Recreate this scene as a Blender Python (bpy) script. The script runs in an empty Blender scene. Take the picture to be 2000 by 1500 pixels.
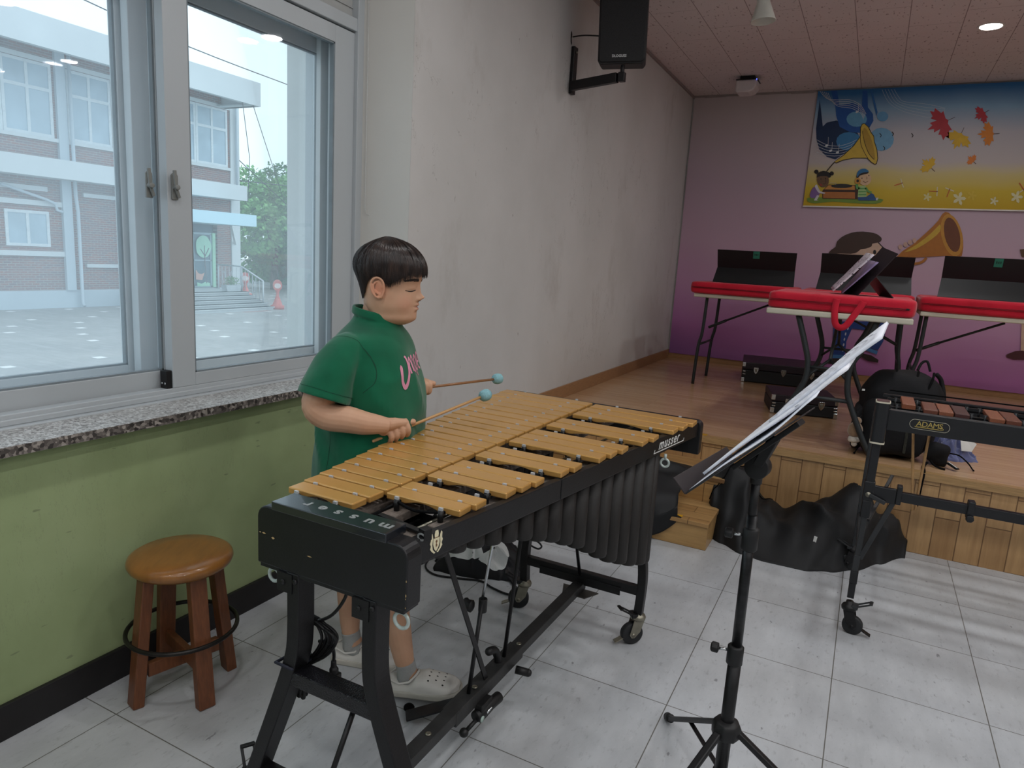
import bpy, math, random
from mathutils import Vector, Matrix, Quaternion
V=Vector; pi=math.pi
sc=bpy.context.scene; C=sc.collection
# ---------------------------------------------------------------- camera
cd=bpy.data.cameras.new('camera'); cam=bpy.data.objects.new('camera',cd); C.objects.link(cam)
cd.sensor_width=36; cd.lens=24.354; cd.clip_start=.02; cd.clip_end=400
Rm=((0.88573987,0.13612640,-0.44377301),(0.46038039,-0.13552042,0.87731643),(0.05928562,-0.98137853,-0.18270577))
M4=Matrix.Identity(4)
for r in range(3):
    M4[r][0]=Rm[r][0]; M4[r][1]=-Rm[r][1]; M4[r][2]=-Rm[r][2]
M4[2][3]=1.35
cam.matrix_world=M4; sc.camera=cam
# ---------------------------------------------------------------- world, exposure
w=bpy.data.worlds.new('overcast_sky'); sc.world=w; w.use_nodes=True
nt=w.node_tree; bg=nt.nodes['Background']
tc=nt.nodes.new('ShaderNodeTexCoord'); sx=nt.nodes.new('ShaderNodeSeparateXYZ'); cr=nt.nodes.new('ShaderNodeValToRGB')
nt.links.new(tc.outputs['Generated'],sx.inputs[0]); nt.links.new(sx.outputs['Z'],cr.inputs[0]); nt.links.new(cr.outputs[0],bg.inputs[0])
cr.color_ramp.elements[0].position=.0; cr.color_ramp.elements[0].color=(.68,.84,.93,1)
cr.color_ramp.elements[1].position=.6; cr.color_ramp.elements[1].color=(.78,.92,.98,1)
bg.inputs[1].default_value=1.9
sc.view_settings.view_transform='Standard'; sc.view_settings.look='None'
sc.view_settings.exposure=0.0; sc.view_settings.gamma=1.0; sc.view_settings.use_curve_mapping=False
sc.cycles.use_denoising=True
sc.cycles.max_bounces=10; sc.cycles.diffuse_bounces=5; sc.cycles.glossy_bounces=4
sc.cycles.transparent_max_bounces=24; sc.cycles.caustics_reflective=False; sc.cycles.caustics_refractive=False
sc.cycles.sample_clamp_indirect=4
LAMPW=6.2
# ---------------------------------------------------------------- materials
def s2l(c): return c/12.92 if c<=.04045 else ((c+.055)/1.055)**2.4
def rgb(h):
    h=h.lstrip('#'); return tuple(s2l(int(h[i:i+2],16)/255) for i in (0,2,4))+(1,)
MATS={}
def mat(name,col,rough=.5,metal=0,var=.08,scale=12,bump=0,bscale=60,spec=.5,coat=0,trans=0,ior=1.45,emit=None,estr=0,aniso=None,sheen=0,sss=0):
    if name in MATS: return MATS[name]
    m=bpy.data.materials.new(name); m.use_nodes=True; n=m.node_tree.nodes; l=m.node_tree.links
    b=n['Principled BSDF']; c=rgb(col) if isinstance(col,str) else tuple(col)+(1,)*(4-len(col))
    b.inputs['Roughness'].default_value=rough; b.inputs['Metallic'].default_value=metal
    b.inputs['Specular IOR Level'].default_value=spec; b.inputs['Coat Weight'].default_value=coat
    b.inputs['IOR'].default_value=ior; b.inputs['Sheen Weight'].default_value=sheen
    if trans: b.inputs['Transmission Weight'].default_value=trans
    if sss:
        b.inputs['Subsurface Weight'].default_value=sss; b.inputs['Subsurface Radius'].default_value=(.01,.004,.002); b.inputs['Subsurface Scale'].default_value=.6
    if emit: b.inputs['Emission Color'].default_value=rgb(emit); b.inputs['Emission Strength'].default_value=estr
    t=n.new('ShaderNodeTexCoord'); z=n.new('ShaderNodeTexNoise'); z.inputs['Scale'].default_value=scale; z.inputs['Detail'].default_value=5
    l.new(t.outputs['Object'],z.inputs['Vector'])
    if aniso:
        mp=n.new('ShaderNodeMapping'); mp.inputs['Scale'].default_value=aniso; l.new(t.outputs['Object'],mp.inputs[0]); l.new(mp.outputs[0],z.inputs['Vector'])
    r=n.new('ShaderNodeValToRGB'); r.color_ramp.elements[0].position=.3; r.color_ramp.elements[1].position=.7
    r.color_ramp.elements[0].color=tuple(x*(1-var) for x in c[:3])+(1,); r.color_ramp.elements[1].color=tuple(min(1,x*(1+var)) for x in c[:3])+(1,)
    l.new(z.outputs['Fac'],r.inputs[0]); l.new(r.outputs[0],b.inputs['Base Color'])
    if bump:
        z2=n.new('ShaderNodeTexNoise'); z2.inputs['Scale'].default_value=bscale; z2.inputs['Detail'].default_value=3; l.new(t.outputs['Object'],z2.inputs['Vector'])
        bm=n.new('ShaderNodeBump'); bm.inputs['Strength'].default_value=bump; bm.inputs['Distance'].default_value=.003; l.new(z2.outputs['Fac'],bm.inputs['Height']); l.new(bm.outputs[0],b.inputs['Normal'])
    MATS[name]=m; return m
class G:
    """tiny node-graph writer"""
    def __init__(s,name,**kw):
        s.m=mat(name,'808080',**kw); s.n=s.m.node_tree.nodes; s.l=s.m.node_tree.links; s.b=s.n['Principled BSDF']
        s.tc=s.n.new('ShaderNodeTexCoord').outputs['Object']
        for lk in list(s.b.inputs['Base Color'].links): s.l.remove(lk)
    def put(s,sock,v):
        if hasattr(v,'links') or hasattr(v,'is_linked'): s.l.new(v,sock)
        else: sock.default_value=v
    def mth(s,op,*a):
        x=s.n.new('ShaderNodeMath'); x.operation=op
        for i,v in enumerate(a): s.put(x.inputs[i],v)
        return x.outputs[0]
    def mix(s,f,a,b):
        x=s.n.new('ShaderNodeMix'); x.data_type='RGBA'
        s.put(x.inputs[0],f); s.put(x.inputs[6],a); s.put(x.inputs[7],b); return x.outputs[2]
    def mapv(s,sc_=(1,1,1),rot=(0,0,0),loc=(0,0,0),v=None):
        x=s.n.new('ShaderNodeMapping'); x.inputs['Scale'].default_value=sc_; x.inputs['Rotation'].default_value=rot; x.inputs['Location'].default_value=loc
        s.l.new(v or s.tc,x.inputs[0]); return x.outputs[0]
    def noise(s,scale,v=None,detail=4,rough=.5):
        x=s.n.new('ShaderNodeTexNoise'); x.inputs['Scale'].default_value=scale; x.inputs['Detail'].default_value=detail; x.inputs['Roughness'].default_value=rough
        s.l.new(v or s.tc,x.inputs['Vector']); return x.outputs['Fac']
    def vor(s,scale,v=None,out='Distance',feat='F1'):
        x=s.n.new('ShaderNodeTexVoronoi'); x.feature=feat; x.inputs['Scale'].default_value=scale; s.l.new(v or s.tc,x.inputs['Vector']); return x.outputs[out]
    def ramp(s,f,*st):
        x=s.n.new('ShaderNodeValToRGB'); e=x.color_ramp.elements
        while len(e)<len(st): e.new(.5)
        for i,(p,c) in enumerate(st):
            e[i].position=p; e[i].color=rgb(c) if isinstance(c,str) else (c,c,c,1)
        s.l.new(f,x.inputs[0]); return x.outputs[0]
    def brick(s,c1,c2,mo,v,bw,rh,ms=.01,off=.5):
        x=s.n.new('ShaderNodeTexBrick'); s.l.new(v,x.inputs['Vector'])
        for k,c in (('Color1',c1),('Color2',c2),('Mortar',mo)): x.inputs[k].default_value=rgb(c)
        x.inputs['Scale'].default_value=1; x.inputs['Mortar Size'].default_value=ms; x.inputs['Brick Width'].default_value=bw; x.inputs['Row Height'].default_value=rh
        x.inputs['Mortar Smooth'].default_value=.1; x.inputs['Bias'].default_value=0; x.offset=off; return x
    def sep(s,v=None):
        x=s.n.new('ShaderNodeSeparateXYZ'); s.l.new(v or s.tc,x.inputs[0]); return x.outputs
    def comb(s,a,b,c):
        x=s.n.new('ShaderNodeCombineXYZ')
        for i,v in enumerate((a,b,c)): s.put(x.inputs[i],v)
        return x.outputs[0]
    def col(s,c): s.put(s.b.inputs['Base Color'],c); return s
    def bump(s,h,st=.2,d=.003):
        x=s.n.new('ShaderNodeBump'); x.inputs['Strength'].default_value=st; x.inputs['Distance'].default_value=d; s.l.new(h,x.inputs['Height']); s.l.new(x.outputs[0],s.b.inputs['Normal']); return s
# ---------------------------------------------------------------- mesh builder
class MB:
    def __init__(s,M=None): s.v=[]; s.f=[]; s.sm=[]; s.mi=[]; s.M=M; s.cm=0
    def add(s,vs,fs,smooth=False,M=None):
        o=len(s.v)
        for p in vs:
            p=V(p)
            if M is not None: p=M@p
            if s.M is not None: p=s.M@p
            s.v.append(p)
        for f in fs: s.f.append([i+o for i in f]); s.sm.append(smooth); s.mi.append(s.cm)
        return s
    def box(s,a,b,M=None):
        (x0,y0,z0),(x1,y1,z1)=a,b
        x0,x1=min(x0,x1),max(x0,x1); y0,y1=min(y0,y1),max(y0,y1); z0,z1=min(z0,z1),max(z0,z1)
        return s.add([(x0,y0,z0),(x1,y0,z0),(x1,y1,z0),(x0,y1,z0),(x0,y0,z1),(x1,y0,z1),(x1,y1,z1),(x0,y1,z1)],
            [(0,3,2,1),(4,5,6,7),(0,1,5,4),(1,2,6,5),(2,3,7,6),(3,0,4,7)],M=M)
    def bar(s,p,q,w,h,up=(0,0,1),M=None):
        p,q=V(p),V(q); d=(q-p).normalized(); r=d.cross(V(up))
        if r.length<1e-4: r=d.cross(V((1,0,0)))
        r.normalize(); u=r.cross(d); r=r*w/2; u=u*h/2
        return s.add([p-r-u,p+r-u,p+r+u,p-r+u,q-r-u,q+r-u,q+r+u,q-r+u],[(0,1,2,3),(7,6,5,4),(0,4,5,1),(1,5,6,2),(2,6,7,3),(3,7,4,0)],M=M)
    def tube(s,pts,r,n=12,closed=False,cap=True,M=None,flat=1.0,up=None):
        pts=[V(p) for p in pts]; N=len(pts); rs=r if isinstance(r,(list,tuple)) else [r]*N
        ring=[]; prev=None
        for i,p in enumerate(pts):
            if closed: t=pts[(i+1)%N]-pts[i-1]
            else: t=pts[min(i+1,N-1)]-pts[max(i-1,0)]
            if t.length<1e-9: t=V((0,0,1))
            t.normalize()
            if prev is None:
                a=V(up) if up else (V((0,0,1)) if abs(t.z)<.9 else V((1,0,0)))
                a=(a-t*a.dot(t)).normalized()
            else:
                a=prev-t*prev.dot(t)
                a=a.normalized() if a.length>1e-6 else prev
            prev=a; b=t.cross(a)
            ring.append([p+(a*math.cos(2*pi*k/n)*flat+b*math.sin(2*pi*k/n))*rs[i] for k in range(n)])
        vs=[q for rr in ring for q in rr]; fs=[]
        for i in range(N if closed else N-1):
            j=(i+1)%N
            for k in range(n): fs.append((i*n+k,i*n+(k+1)%n,j*n+(k+1)%n,j*n+k))
        if cap and not closed: fs.append(tuple(reversed(range(n)))); fs.append(tuple((N-1)*n+k for k in range(n)))
        return s.add(vs,fs,True,M)
    def sweep(s,pts,w,h,up=(0,0,1),M=None):
        """rectangular profile swept along pts; w across (pts x up), h along up"""
        pts=[V(p) for p in pts]; vs=[]; N=len(pts); up=V(up)
        for i,p in enumerate(pts):
            t=(pts[min(i+1,N-1)]-pts[max(i-1,0)]).normalized(); r=t.cross(up).normalized(); u=r.cross(t).normalized()
            vs+=[p-r*w/2-u*h/2,p+r*w/2-u*h/2,p+r*w/2+u*h/2,p-r*w/2+u*h/2]
        fs=[(0,1,2,3),tuple(N*4-1-k for k in range(4))]
        for i in range(N-1):
            for k in range(4): fs.append((i*4+k,(i+1)*4+k,(i+1)*4+(k+1)%4,i*4+(k+1)%4))
        return s.add(vs,fs,False,M)
    def cyl(s,p,q,r,n=20,r2=None,M=None): return s.tube([p,q],[r,r if r2 is None else r2],n,M=M)
    def lathe(s,prof,n=32,M=None,c=(0,0,0)):
        c=V(c); vs=[c+V((r*math.cos(2*pi*k/n),r*math.sin(2*pi*k/n),z)) for r,z in prof for k in range(n)]; fs=[]
        for i in range(len(prof)-1):
            for k in range(n): fs.append((i*n+k,i*n+(k+1)%n,(i+1)*n+(k+1)%n,(i+1)*n+k))
        fs.append(tuple(reversed(range(n)))); fs.append(tuple((len(prof)-1)*n+k for k in range(n)))
        return s.add(vs,fs,True,M)
    def prism(s,poly,d0,d1,M=None,smooth=False):
        """polygon in local XY extruded along local Z from d0 to d1"""
        n=len(poly)
        vs=[(x,y,d0) for x,y in poly]+[(x,y,d1) for x,y in poly]
        fs=[tuple(reversed(range(n))),tuple(range(n,2*n))]+[(i,(i+1)%n,n+(i+1)%n,n+i) for i in range(n)]
        return s.add(vs,fs,smooth,M)
    def ball(s,c,r,n=16,sq=(1,1,1),M=None):
        c=V(c); vs=[];fs=[]; m=n//2
        for i in range(1,m):
            a=pi*i/m
            for k in range(n): b=2*pi*k/n; vs.append(c+V((r*sq[0]*math.sin(a)*math.cos(b),r*sq[1]*math.sin(a)*math.sin(b),r*sq[2]*math.cos(a))))
        vs+= [c+V((0,0,r*sq[2])),c-V((0,0,r*sq[2]))]; T=len(vs)-2
        for k in range(n):
            fs.append((T,k,(k+1)%n)); fs.append((T+1,(m-2)*n+(k+1)%n,(m-2)*n+k))
            for i in range(m-2): fs.append((i*n+k,(i+1)*n+k,(i+1)*n+(k+1)%n,i*n+(k+1)%n))
        return s.add(vs,fs,True,M)
    def grid(s,P,smooth=True,closed_u=False,closed_v=False,M=None):
        """P[i][j] points"""
        a=len(P); b=len(P[0]); vs=[p for r in P for p in r]; fs=[]
        for i in range(a if closed_u else a-1):
            for j in range(b if closed_v else b-1):
                i2=(i+1)%a; j2=(j+1)%b; fs.append((i*b+j,i*b+j2,i2*b+j2,i2*b+j))
        return s.add(vs,fs,smooth,M)
    def build(s,name,m,parent=None,bevel=0,seg=2,sub=0,solid=0,origin=None,angle=35,**props):
        me=bpy.data.meshes.new(name)
        if origin is None and parent is None:
            n=max(1,len(s.v)); xs=[p.x for p in s.v]; ys=[p.y for p in s.v]; zs=[p.z for p in s.v]
            origin=V(((min(xs)+max(xs))/2,(min(ys)+max(ys))/2,min(zs)))
        elif origin is None: origin=V((0,0,0))
        else: origin=V(origin)
        me.from_pydata([p-origin for p in s.v],[],s.f); me.validate()
        ms=m if isinstance(m,(list,tuple)) else [m]
        for q in ms: me.materials.append(q)
        if len(me.polygons)==len(s.f):
            for i,p in enumerate(me.polygons): p.use_smooth=s.sm[i]; p.material_index=min(s.mi[i],len(ms)-1)
        me.update()
        o=bpy.data.objects.new(name,me); o.location=origin; C.objects.link(o)
        if parent is not None: o.parent=parent
        if solid: q=o.modifiers.new('solid','SOLIDIFY'); q.thickness=solid; q.offset=0
        if bevel: q=o.modifiers.new('bevel','BEVEL'); q.width=bevel; q.segments=seg; q.limit_method='ANGLE'; q.angle_limit=math.radians(angle)
        if sub: q=o.modifiers.new('sub','SUBSURF'); q.levels=sub; q.render_levels=sub
        for k,v in props.items(): o[k]=v
        return o
def struct(name,mb,m,parent=None,**k):
    o=mb.build(name,m,parent,**k)
    if parent is None: o['kind']='structure'
    return o
def thing(name,label,cat,loc=(0,0,0),rz=0,group=None):
    o=bpy.data.objects.new(name,None); C.objects.link(o); o.location=loc; o.rotation_euler=(0,0,rz); o.empty_display_size=.1
    o['label']=label; o['category']=cat
    if group: o['group']=group
    return o
def tag(o,label,cat,group=None):
    o['label']=label; o['category']=cat
    if group: o['group']=group
    return o
def dup(o,parent=None):
    c=o.copy(); C.objects.link(c)
    if parent is not None: c.parent=parent
    for ch in list(o.children): dup(ch,c)
    return c
def frame(o,x,y):
    """matrix from origin, x axis and approximate y axis"""
    x=V(x).normalized(); y=V(y); z=x.cross(y).normalized(); y=z.cross(x)
    m=Matrix.Identity(4)
    for i in range(3): m[i][0]=x[i]; m[i][1]=y[i]; m[i][2]=z[i]; m[i][3]=o[i]
    return m
def T(*p): return Matrix.Translation(V(p))
def Rz(a): return Matrix.Rotation(a,4,'Z')
def Rx(a): return Matrix.Rotation(a,4,'X')
def Ry(a): return Matrix.Rotation(a,4,'Y')
def catmull(pts,n=6,closed=False):
    pts=[V(p) for p in pts]; N=len(pts); out=[]
    for i in range(N if closed else N-1):
        g=(lambda k: pts[k%N]) if closed else (lambda k: pts[max(0,min(N-1,k))])
        a,b,c,d=g(i-1),g(i),g(i+1),g(i+2)
        for j in range(n):
            t=j/n; out.append(.5*((2*b)+(c-a)*t+(2*a-5*b+4*c-d)*t*t+(3*b-a-3*c+d)*t**3))
    if not closed: out.append(pts[-1])
    return out
def text(name,s_,size,M,m,parent=None,extr=.0004,shear=0,space=1,font_off=0,align='CENTER',**props):
    cu=bpy.data.curves.new(name,'FONT'); cu.body=s_; cu.size=size; cu.extrude=extr; cu.shear=shear; cu.space_character=space; cu.offset=font_off
    cu.align_x=align; cu.align_y='CENTER'; cu.resolution_u=3; cu.materials.append(m)
    t_=bpy.data.objects.new('tmp_text',cu); C.objects.link(t_); me=bpy.data.meshes.new_from_object(t_); bpy.data.objects.remove(t_); bpy.data.curves.remove(cu)
    me.materials.clear(); me.materials.append(m)
    o=bpy.data.objects.new(name,me); C.objects.link(o); o.matrix_local=M
    if parent is not None: o.parent=parent
    for k,v in props.items(): o[k]=v
    return o
# ---------------------------------------------------------------- common materials
white_paint=mat('white_wall_paint','C9C6C0',.75,var=.035,scale=2.2,bump=.15,bscale=25)
upvc=mat('white_upvc','B1B6B9',.35,var=.02,scale=3)
black_metal=mat('black_painted_steel','0F0E10',.42,var=.15,scale=30,bump=.15,bscale=350,spec=.45)
black_plastic=mat('black_plastic','101011',.5,var=.1,scale=40)
chrome=mat('chromed_metal','C8CCCE',.22,metal=1,var=.05)
zinc=mat('zinc_plated_steel','8E8A7C',.38,metal=.85,var=.12,scale=40)
# ================================================================ ROOM
WX=-1.9; PX=-1.78; PY=2.46; BY=7.0; CZ=2.945; SZ=.418; FY=3.87; EX=6.2; NY=-4.0
# floor
g=G('vinyl_floor_tile',rough=.36,spec=.4)
v=g.mapv((1,1,1),loc=(.396,-1.984,0))
sx_,sy_,_z=g.sep(v)
fx=g.mth('FRACT',g.mth('DIVIDE',sx_,.45)); fy=g.mth('FRACT',g.mth('DIVIDE',sy_,.45))
dx=g.mth('MINIMUM',fx,g.mth('SUBTRACT',1,fx)); dy=g.mth('MINIMUM',fy,g.mth('SUBTRACT',1,fy))
ln=g.mth('LESS_THAN',g.mth('MINIMUM',dx,dy),.0035)
n1=g.noise(9,g.mapv((1,.35,1)),8,.65); n2=g.noise(60,g.mapv((1,.4,1)),6,.7); n3=g.noise(1.6)
c=g.mix(g.ramp(n1,(.3,0),(.7,1)),rgb('ADB0B4'),rgb('C0C3C7'))
c=g.mix(g.ramp(n2,(.56,0),(.72,.7)),c,rgb('8F8F93')); c=g.mix(g.ramp(n2,(.25,.6),(.4,0)),c,rgb('CDCECF'))
sp=g.ramp(g.noise(32,g.mapv((1,.45,1),rot=(0,0,.5)),3,.5),(.70,0),(.73,.8)); c=g.mix(sp,c,rgb('75757A'))
c=g.mix(g.ramp(n3,(.35,0),(.75,.25)),c,rgb('9C978F')); c=g.mix(ln,c,rgb('66645F'))
g.col(c).bump(g.noise(250),.05); floor_m=g.m
mb=MB().box((-2.3,NY-.2,-.2),(EX+.2,FY+.1,0)); o=struct('floor',mb,floor_m,origin=(0,0,0))
# ceiling tiles
g=G('acoustic_ceiling_tile',rough=.9,spec=.1); X_,Y_,Z_=g.sep()
fx=g.mth('FRACT',g.mth('DIVIDE',g.mth('ADD',X_,.03),.3)); lx=g.mth('LESS_THAN',g.mth('MINIMUM',fx,g.mth('SUBTRACT',1,fx)),.008)
row=g.mth('FLOOR',g.mth('DIVIDE',g.mth('ADD',X_,.03),.3)); fy=g.mth('FRACT',g.mth('ADD',g.mth('DIVIDE',Y_,.6),g.mth('MULTIPLY',row,.37))); ly=g.mth('LESS_THAN',g.mth('MINIMUM',fy,g.mth('SUBTRACT',1,fy)),.0022)
n=g.noise(1.2,None,3); c=g.mix(g.ramp(n,(.3,0),(.7,1)),rgb('CFC7C7'),rgb('D6CECE'))
pit=g.noise(52,g.mapv((1,.45,1),rot=(0,0,.6)),2,.5); c=g.mix(g.ramp(pit,(.64,0),(.67,.7)),c,rgb('857777'))
c=g.mix(g.mth('MULTIPLY',g.mth('MAXIMUM',lx,ly),.75),c,rgb('6E6262')); g.col(c)
struct('ceiling',MB().box((-2.3,NY-.2,CZ),(EX+.2,BY+.2,CZ+.2)),g.m,origin=(0,0,CZ))
# walls
g=G('green_wall_paint',rough=.6,spec=.3)
n=g.noise(3,None,6,.6); c=g.mix(g.ramp(n,(.35,0),(.7,1)),rgb('8F9E72'),rgb('9BA97E'))
wav=g.noise(5,g.mapv((1,3.2,.7)),6,.65); crack=g.ramp(g.mth('ABSOLUTE',g.mth('SUBTRACT',wav,.5)),(.0,1),(.004,0))
msk=g.ramp(g.noise(1.1),(.54,0),(.6,1)); c=g.mix(g.mth('MULTIPLY',g.mth('MULTIPLY',crack,msk),.55),c,rgb('7E8768'))
c=g.mix(g.ramp(g.noise(45,g.mapv((1,.3,1)),2),(.72,0),(.75,.6)),c,rgb('6C7658')); g.col(c).bump(g.noise(30),.12); green_m=g.m
g=G('scuffed_white_wall',rough=.7,spec=.25)
n=g.noise(1.3,None,6,.6); c=g.mix(g.ramp(n,(.3,0),(.7,1)),rgb('BFBDBA'),rgb('CBC9C7'))
c=g.mix(g.ramp(g.noise(2.6,g.mapv((1,1,.55),loc=(3,1,0)),7,.7),(.56,0),(.72,.4)),c,rgb('A39C95'))
c=g.mix(g.ramp(g.noise(26,g.mapv((1,1,.5)),3,.6),(.70,0),(.74,.5)),c,rgb('847E78'))
wv=g.noise(3.3,g.mapv((1,1.6,.8)),5,.6); ck=g.ramp(g.mth('ABSOLUTE',g.mth('SUBTRACT',wv,.52)),(0,1),(.0022,0))
c=g.mix(g.mth('MULTIPLY',g.mth('MULTIPLY',ck,g.ramp(g.noise(1.7,g.mapv(loc=(5,2,1))),(.56,0),(.6,1))),.5),c,rgb('77716B'))
g.col(c).bump(g.noise(18),.15); wall_m=g.m
WB=-.5  # window run starts behind the camera
mb=MB().box((WX,NY,-.2),(-2.35,PY+.3,.795)); struct('wall_left',mb,green_m,origin=(WX,0,0))
mb=MB().box((PX,PY,-.2),(-2.3,BY+.2,CZ+.1)); struct('wall_left_front',mb,wall_m,origin=(PX,PY,0))
mb=MB().box((-2.02,NY,2.86),(-2.35,PY,CZ+.1)); struct('wall_left_header',mb,wall_m)
mb=MB().box((-2.3,PY,-.2),(-2.36,PY+.6,CZ+.6)).box((-2.25,NY,-.3),(-2.36,PY,.79)); struct('wall_exterior_plinth',mb,mat('render_outside','C9CBC9',.8))
# outer fin that shows at the right end of the glazing
mb=MB().box((-2.3,2.6,-1.26),(-2.612,3.3,4.2)); struct('wall_exterior_fin',mb,mat('outer_white_render','D6D8D6',.8,var=.05,scale=3))
struct('wall_back',MB().box((-2.3,BY,-.2),(EX+.2,BY+.2,CZ+.1)),wall_m,origin=(0,BY,0))
# right and rear walls
mb=MB().box((EX,NY,-.2),(EX+.2,BY,CZ+.1))
struct('wall_right',mb,wall_m,origin=(EX,0,0))
struct('wall_rear',MB().box((-2.3,NY-.2,-.2),(EX+.2,NY,CZ+.1)),wall_m,origin=(0,NY,0))
# dark baseboard under the green wall, bay reveal
mb=MB().box((WX,NY,0),(WX+.014,PY,.1)); struct('baseboard_left',mb,mat('black_skirting','1B191A',.5,var=.2,scale=20),bevel=.002)
# granite sill
g=G('speckled_granite',rough=.3,spec=.5)
a=g.vor(150,None,'Color'); sa=g.sep(a)[0]; nz=g.noise(90,None,3,.7)
c=g.mix(g.ramp(sa,(.0,'4A4745'),(.25,'6F6B68'),(.5,'A9A6A2'),(1,'C9C8C6')),rgb('2E2C2B'),g.ramp(nz,(.6,0),(.66,1)))
c=g.mix(g.ramp(nz,(.57,0),(.62,.85)),g.ramp(sa,(0,'7C7875'),(.35,'A3A09D'),(.7,'B9B7B4'),(1,'CFCFCD')),rgb('4A4643'))
g.col(c)
g2=G('sawn_granite_edge',rough=.6,spec=.3)
a2=g2.vor(110,None,'Color'); g2.col(g2.ramp(g2.sep(a2)[0],(0,'2F2B29'),(.4,'5A5450'),(.75,'7B736D'),(1,'A29A92')))
mb=MB(); mb.box((-1.845,NY,.783),(-2.05,PY,.81)); mb.cm=1; mb.box((-1.8445,NY,.7835),(-1.8455,PY,.8085))
struct('trim_1',mb,[g.m,g2.m],origin=(-1.9,0,.78))
# splayed plaster reveal between frame and wall
mb=MB(); mb.prism([(-2.02,2.43),(-1.781,2.459),(-1.79,2.47),(-2.30,2.47),(-2.30,2.43)],.79,CZ); struct('wall_reveal',mb,white_paint)
# ---------------------------------------------------------------- stage
def woodm(name,c1,c2,mo,bw,rh,ms,rot,rough=.3,gr=(4,40,4),spec=.5,off=.37):
    g=G(name,rough=rough,spec=spec); v=g.mapv(rot=rot); b=g.brick(c1,c2,mo,v,bw,rh,ms,off)
    cell=g.brick('000000','FFFFFF','808080',v,bw,rh,0,off).outputs['Color']
    gn=g.noise(1,g.mapv(gr),6,.65)
    c=g.mix(g.ramp(gn,(.35,0),(.75,.55)),b.outputs['Color'],rgb(mo)); g.col(c); g.bump(b.outputs['Fac'],-.15); return g.m
stage_floor_m=woodm('stage_laminate','C8A580','BA946E','957253',.9,.075,.0009,(0,0,0),.24,(2.5,45,4))
stage_front_m=woodm('stage_front_boards','B08A56','9C7645','5E4227',.55,.105,.0028,(0,pi/2,0),.38,(30,30,3))
step_m=woodm('step_boards','B8935F','A8814F','6D4F30',.8,.12,.0022,(pi/2,0,0),.36,(3,40,40))
tread_m=woodm('step_treads','B4905F','A37D4F','6D4F30',.8,.09,.0022,(0,0,0),.3,(3,40,10))
nosing_m=mat('wood_nosing','A9875B',.35,var=.2,scale=6,aniso=(2,30,30))
# front boards: vertical boards -> use x,z coordinates swapped
g=G('stage_front_planks',rough=.36); X_,Y_,Z_=g.sep(); v=g.comb(Z_,X_,0)
b=g.brick('BF9A6C','A9845A','6E5236',v,.36,.105,.0026,.43); gn=g.noise(1,g.mapv((38,38,3)),6,.65)
g.col(g.mix(g.ramp(gn,(.35,0),(.8,.6)),b.outputs['Color'],rgb('7F5A36'))); stage_front_m=g.m
mb=MB().box((PX,FY,0),(EX,BY,SZ-.02)); mb.cm=1; mb.box((PX,FY+.02,SZ-.02),(EX,BY,SZ)); mb.cm=2; mb.box((PX,FY-.012,SZ-.035),(EX,FY+.035,SZ+.0006))
struct('floor_stage',mb,[stage_front_m,stage_floor_m,nosing_m],origin=(0,FY,0))
bb=mat('wood_skirting','9A7450',.4,var=.18,scale=8,aniso=(20,2,30))
struct('baseboard_left_stage',MB().box((PX,FY,SZ),(PX+.012,BY,SZ+.085)),bb,bevel=.002)
struct('baseboard_back',MB().box((PX,BY-.012,SZ),(EX,BY,SZ+.085)),mat('wood_skirting_back','9A7450',.4,var=.18,scale=8,aniso=(2,20,30)),bevel=.002)
struct('trim_2',MB().box((PX,BY-.02,CZ-.025),(EX,BY,CZ)).box((PX,FY,CZ-.02),(PX+.015,BY,CZ)),mat('ceiling_moulding','8F8582',.5))
# yellow and black hazard tape strips on the stage edge and steps
g=G('hazard_tape',rough=.5); x,y_,z_=g.sep(); f=g.mth('FRACT',g.mth('DIVIDE',g.mth('ADD',x,g.mth('MULTIPLY',y_,1.6)),.15))
g.col(g.mix(g.mth('GREATER_THAN',f,.5),rgb('CF9A1E'),rgb('2A2622'))); tape_m=g.m
def tape(name,x0,x1,y,z,label,wd=.045):
    return tag(MB().box((x0,y,z),(x1,y+wd,z+.0008)).build(name,tape_m),label,'tape')
# ---------------------------------------------------------------- steps
st=thing('wooden_steps','two pale wooden steps leading up to the stage front','steps',(-1.15,3.56,0))
for i,(y0,z1) in enumerate(((3.25,.14),(3.56,.28))):
    s=MB(T(1.15,-3.56,0)); s.box((PX,y0+.012,0),(-.55,FY,z1-.022)).build('riser',step_m,st)
    s=MB(T(1.15,-3.56,0)); s.box((PX,y0,z1-.022),(-.545,FY,z1)); s.build('tread',tread_m,st,bevel=.003)

tape('hazard_tape',-1.6,-.68,3.252,.14,'black and yellow striped tape on the nosing of the lowest wooden step')
tape('hazard_tape',-1.6,-.70,3.562,.28,'black and yellow striped tape along the front edge of the second step')
ytape=mat('yellow_tape','B98B22',.5)
tag(MB().box((-.98,3.875,SZ+.0008),(-.72,3.915,SZ+.0018)).build('floor_tape',ytape),'plain yellow tape strip stuck on the stage front edge','tape')
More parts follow.
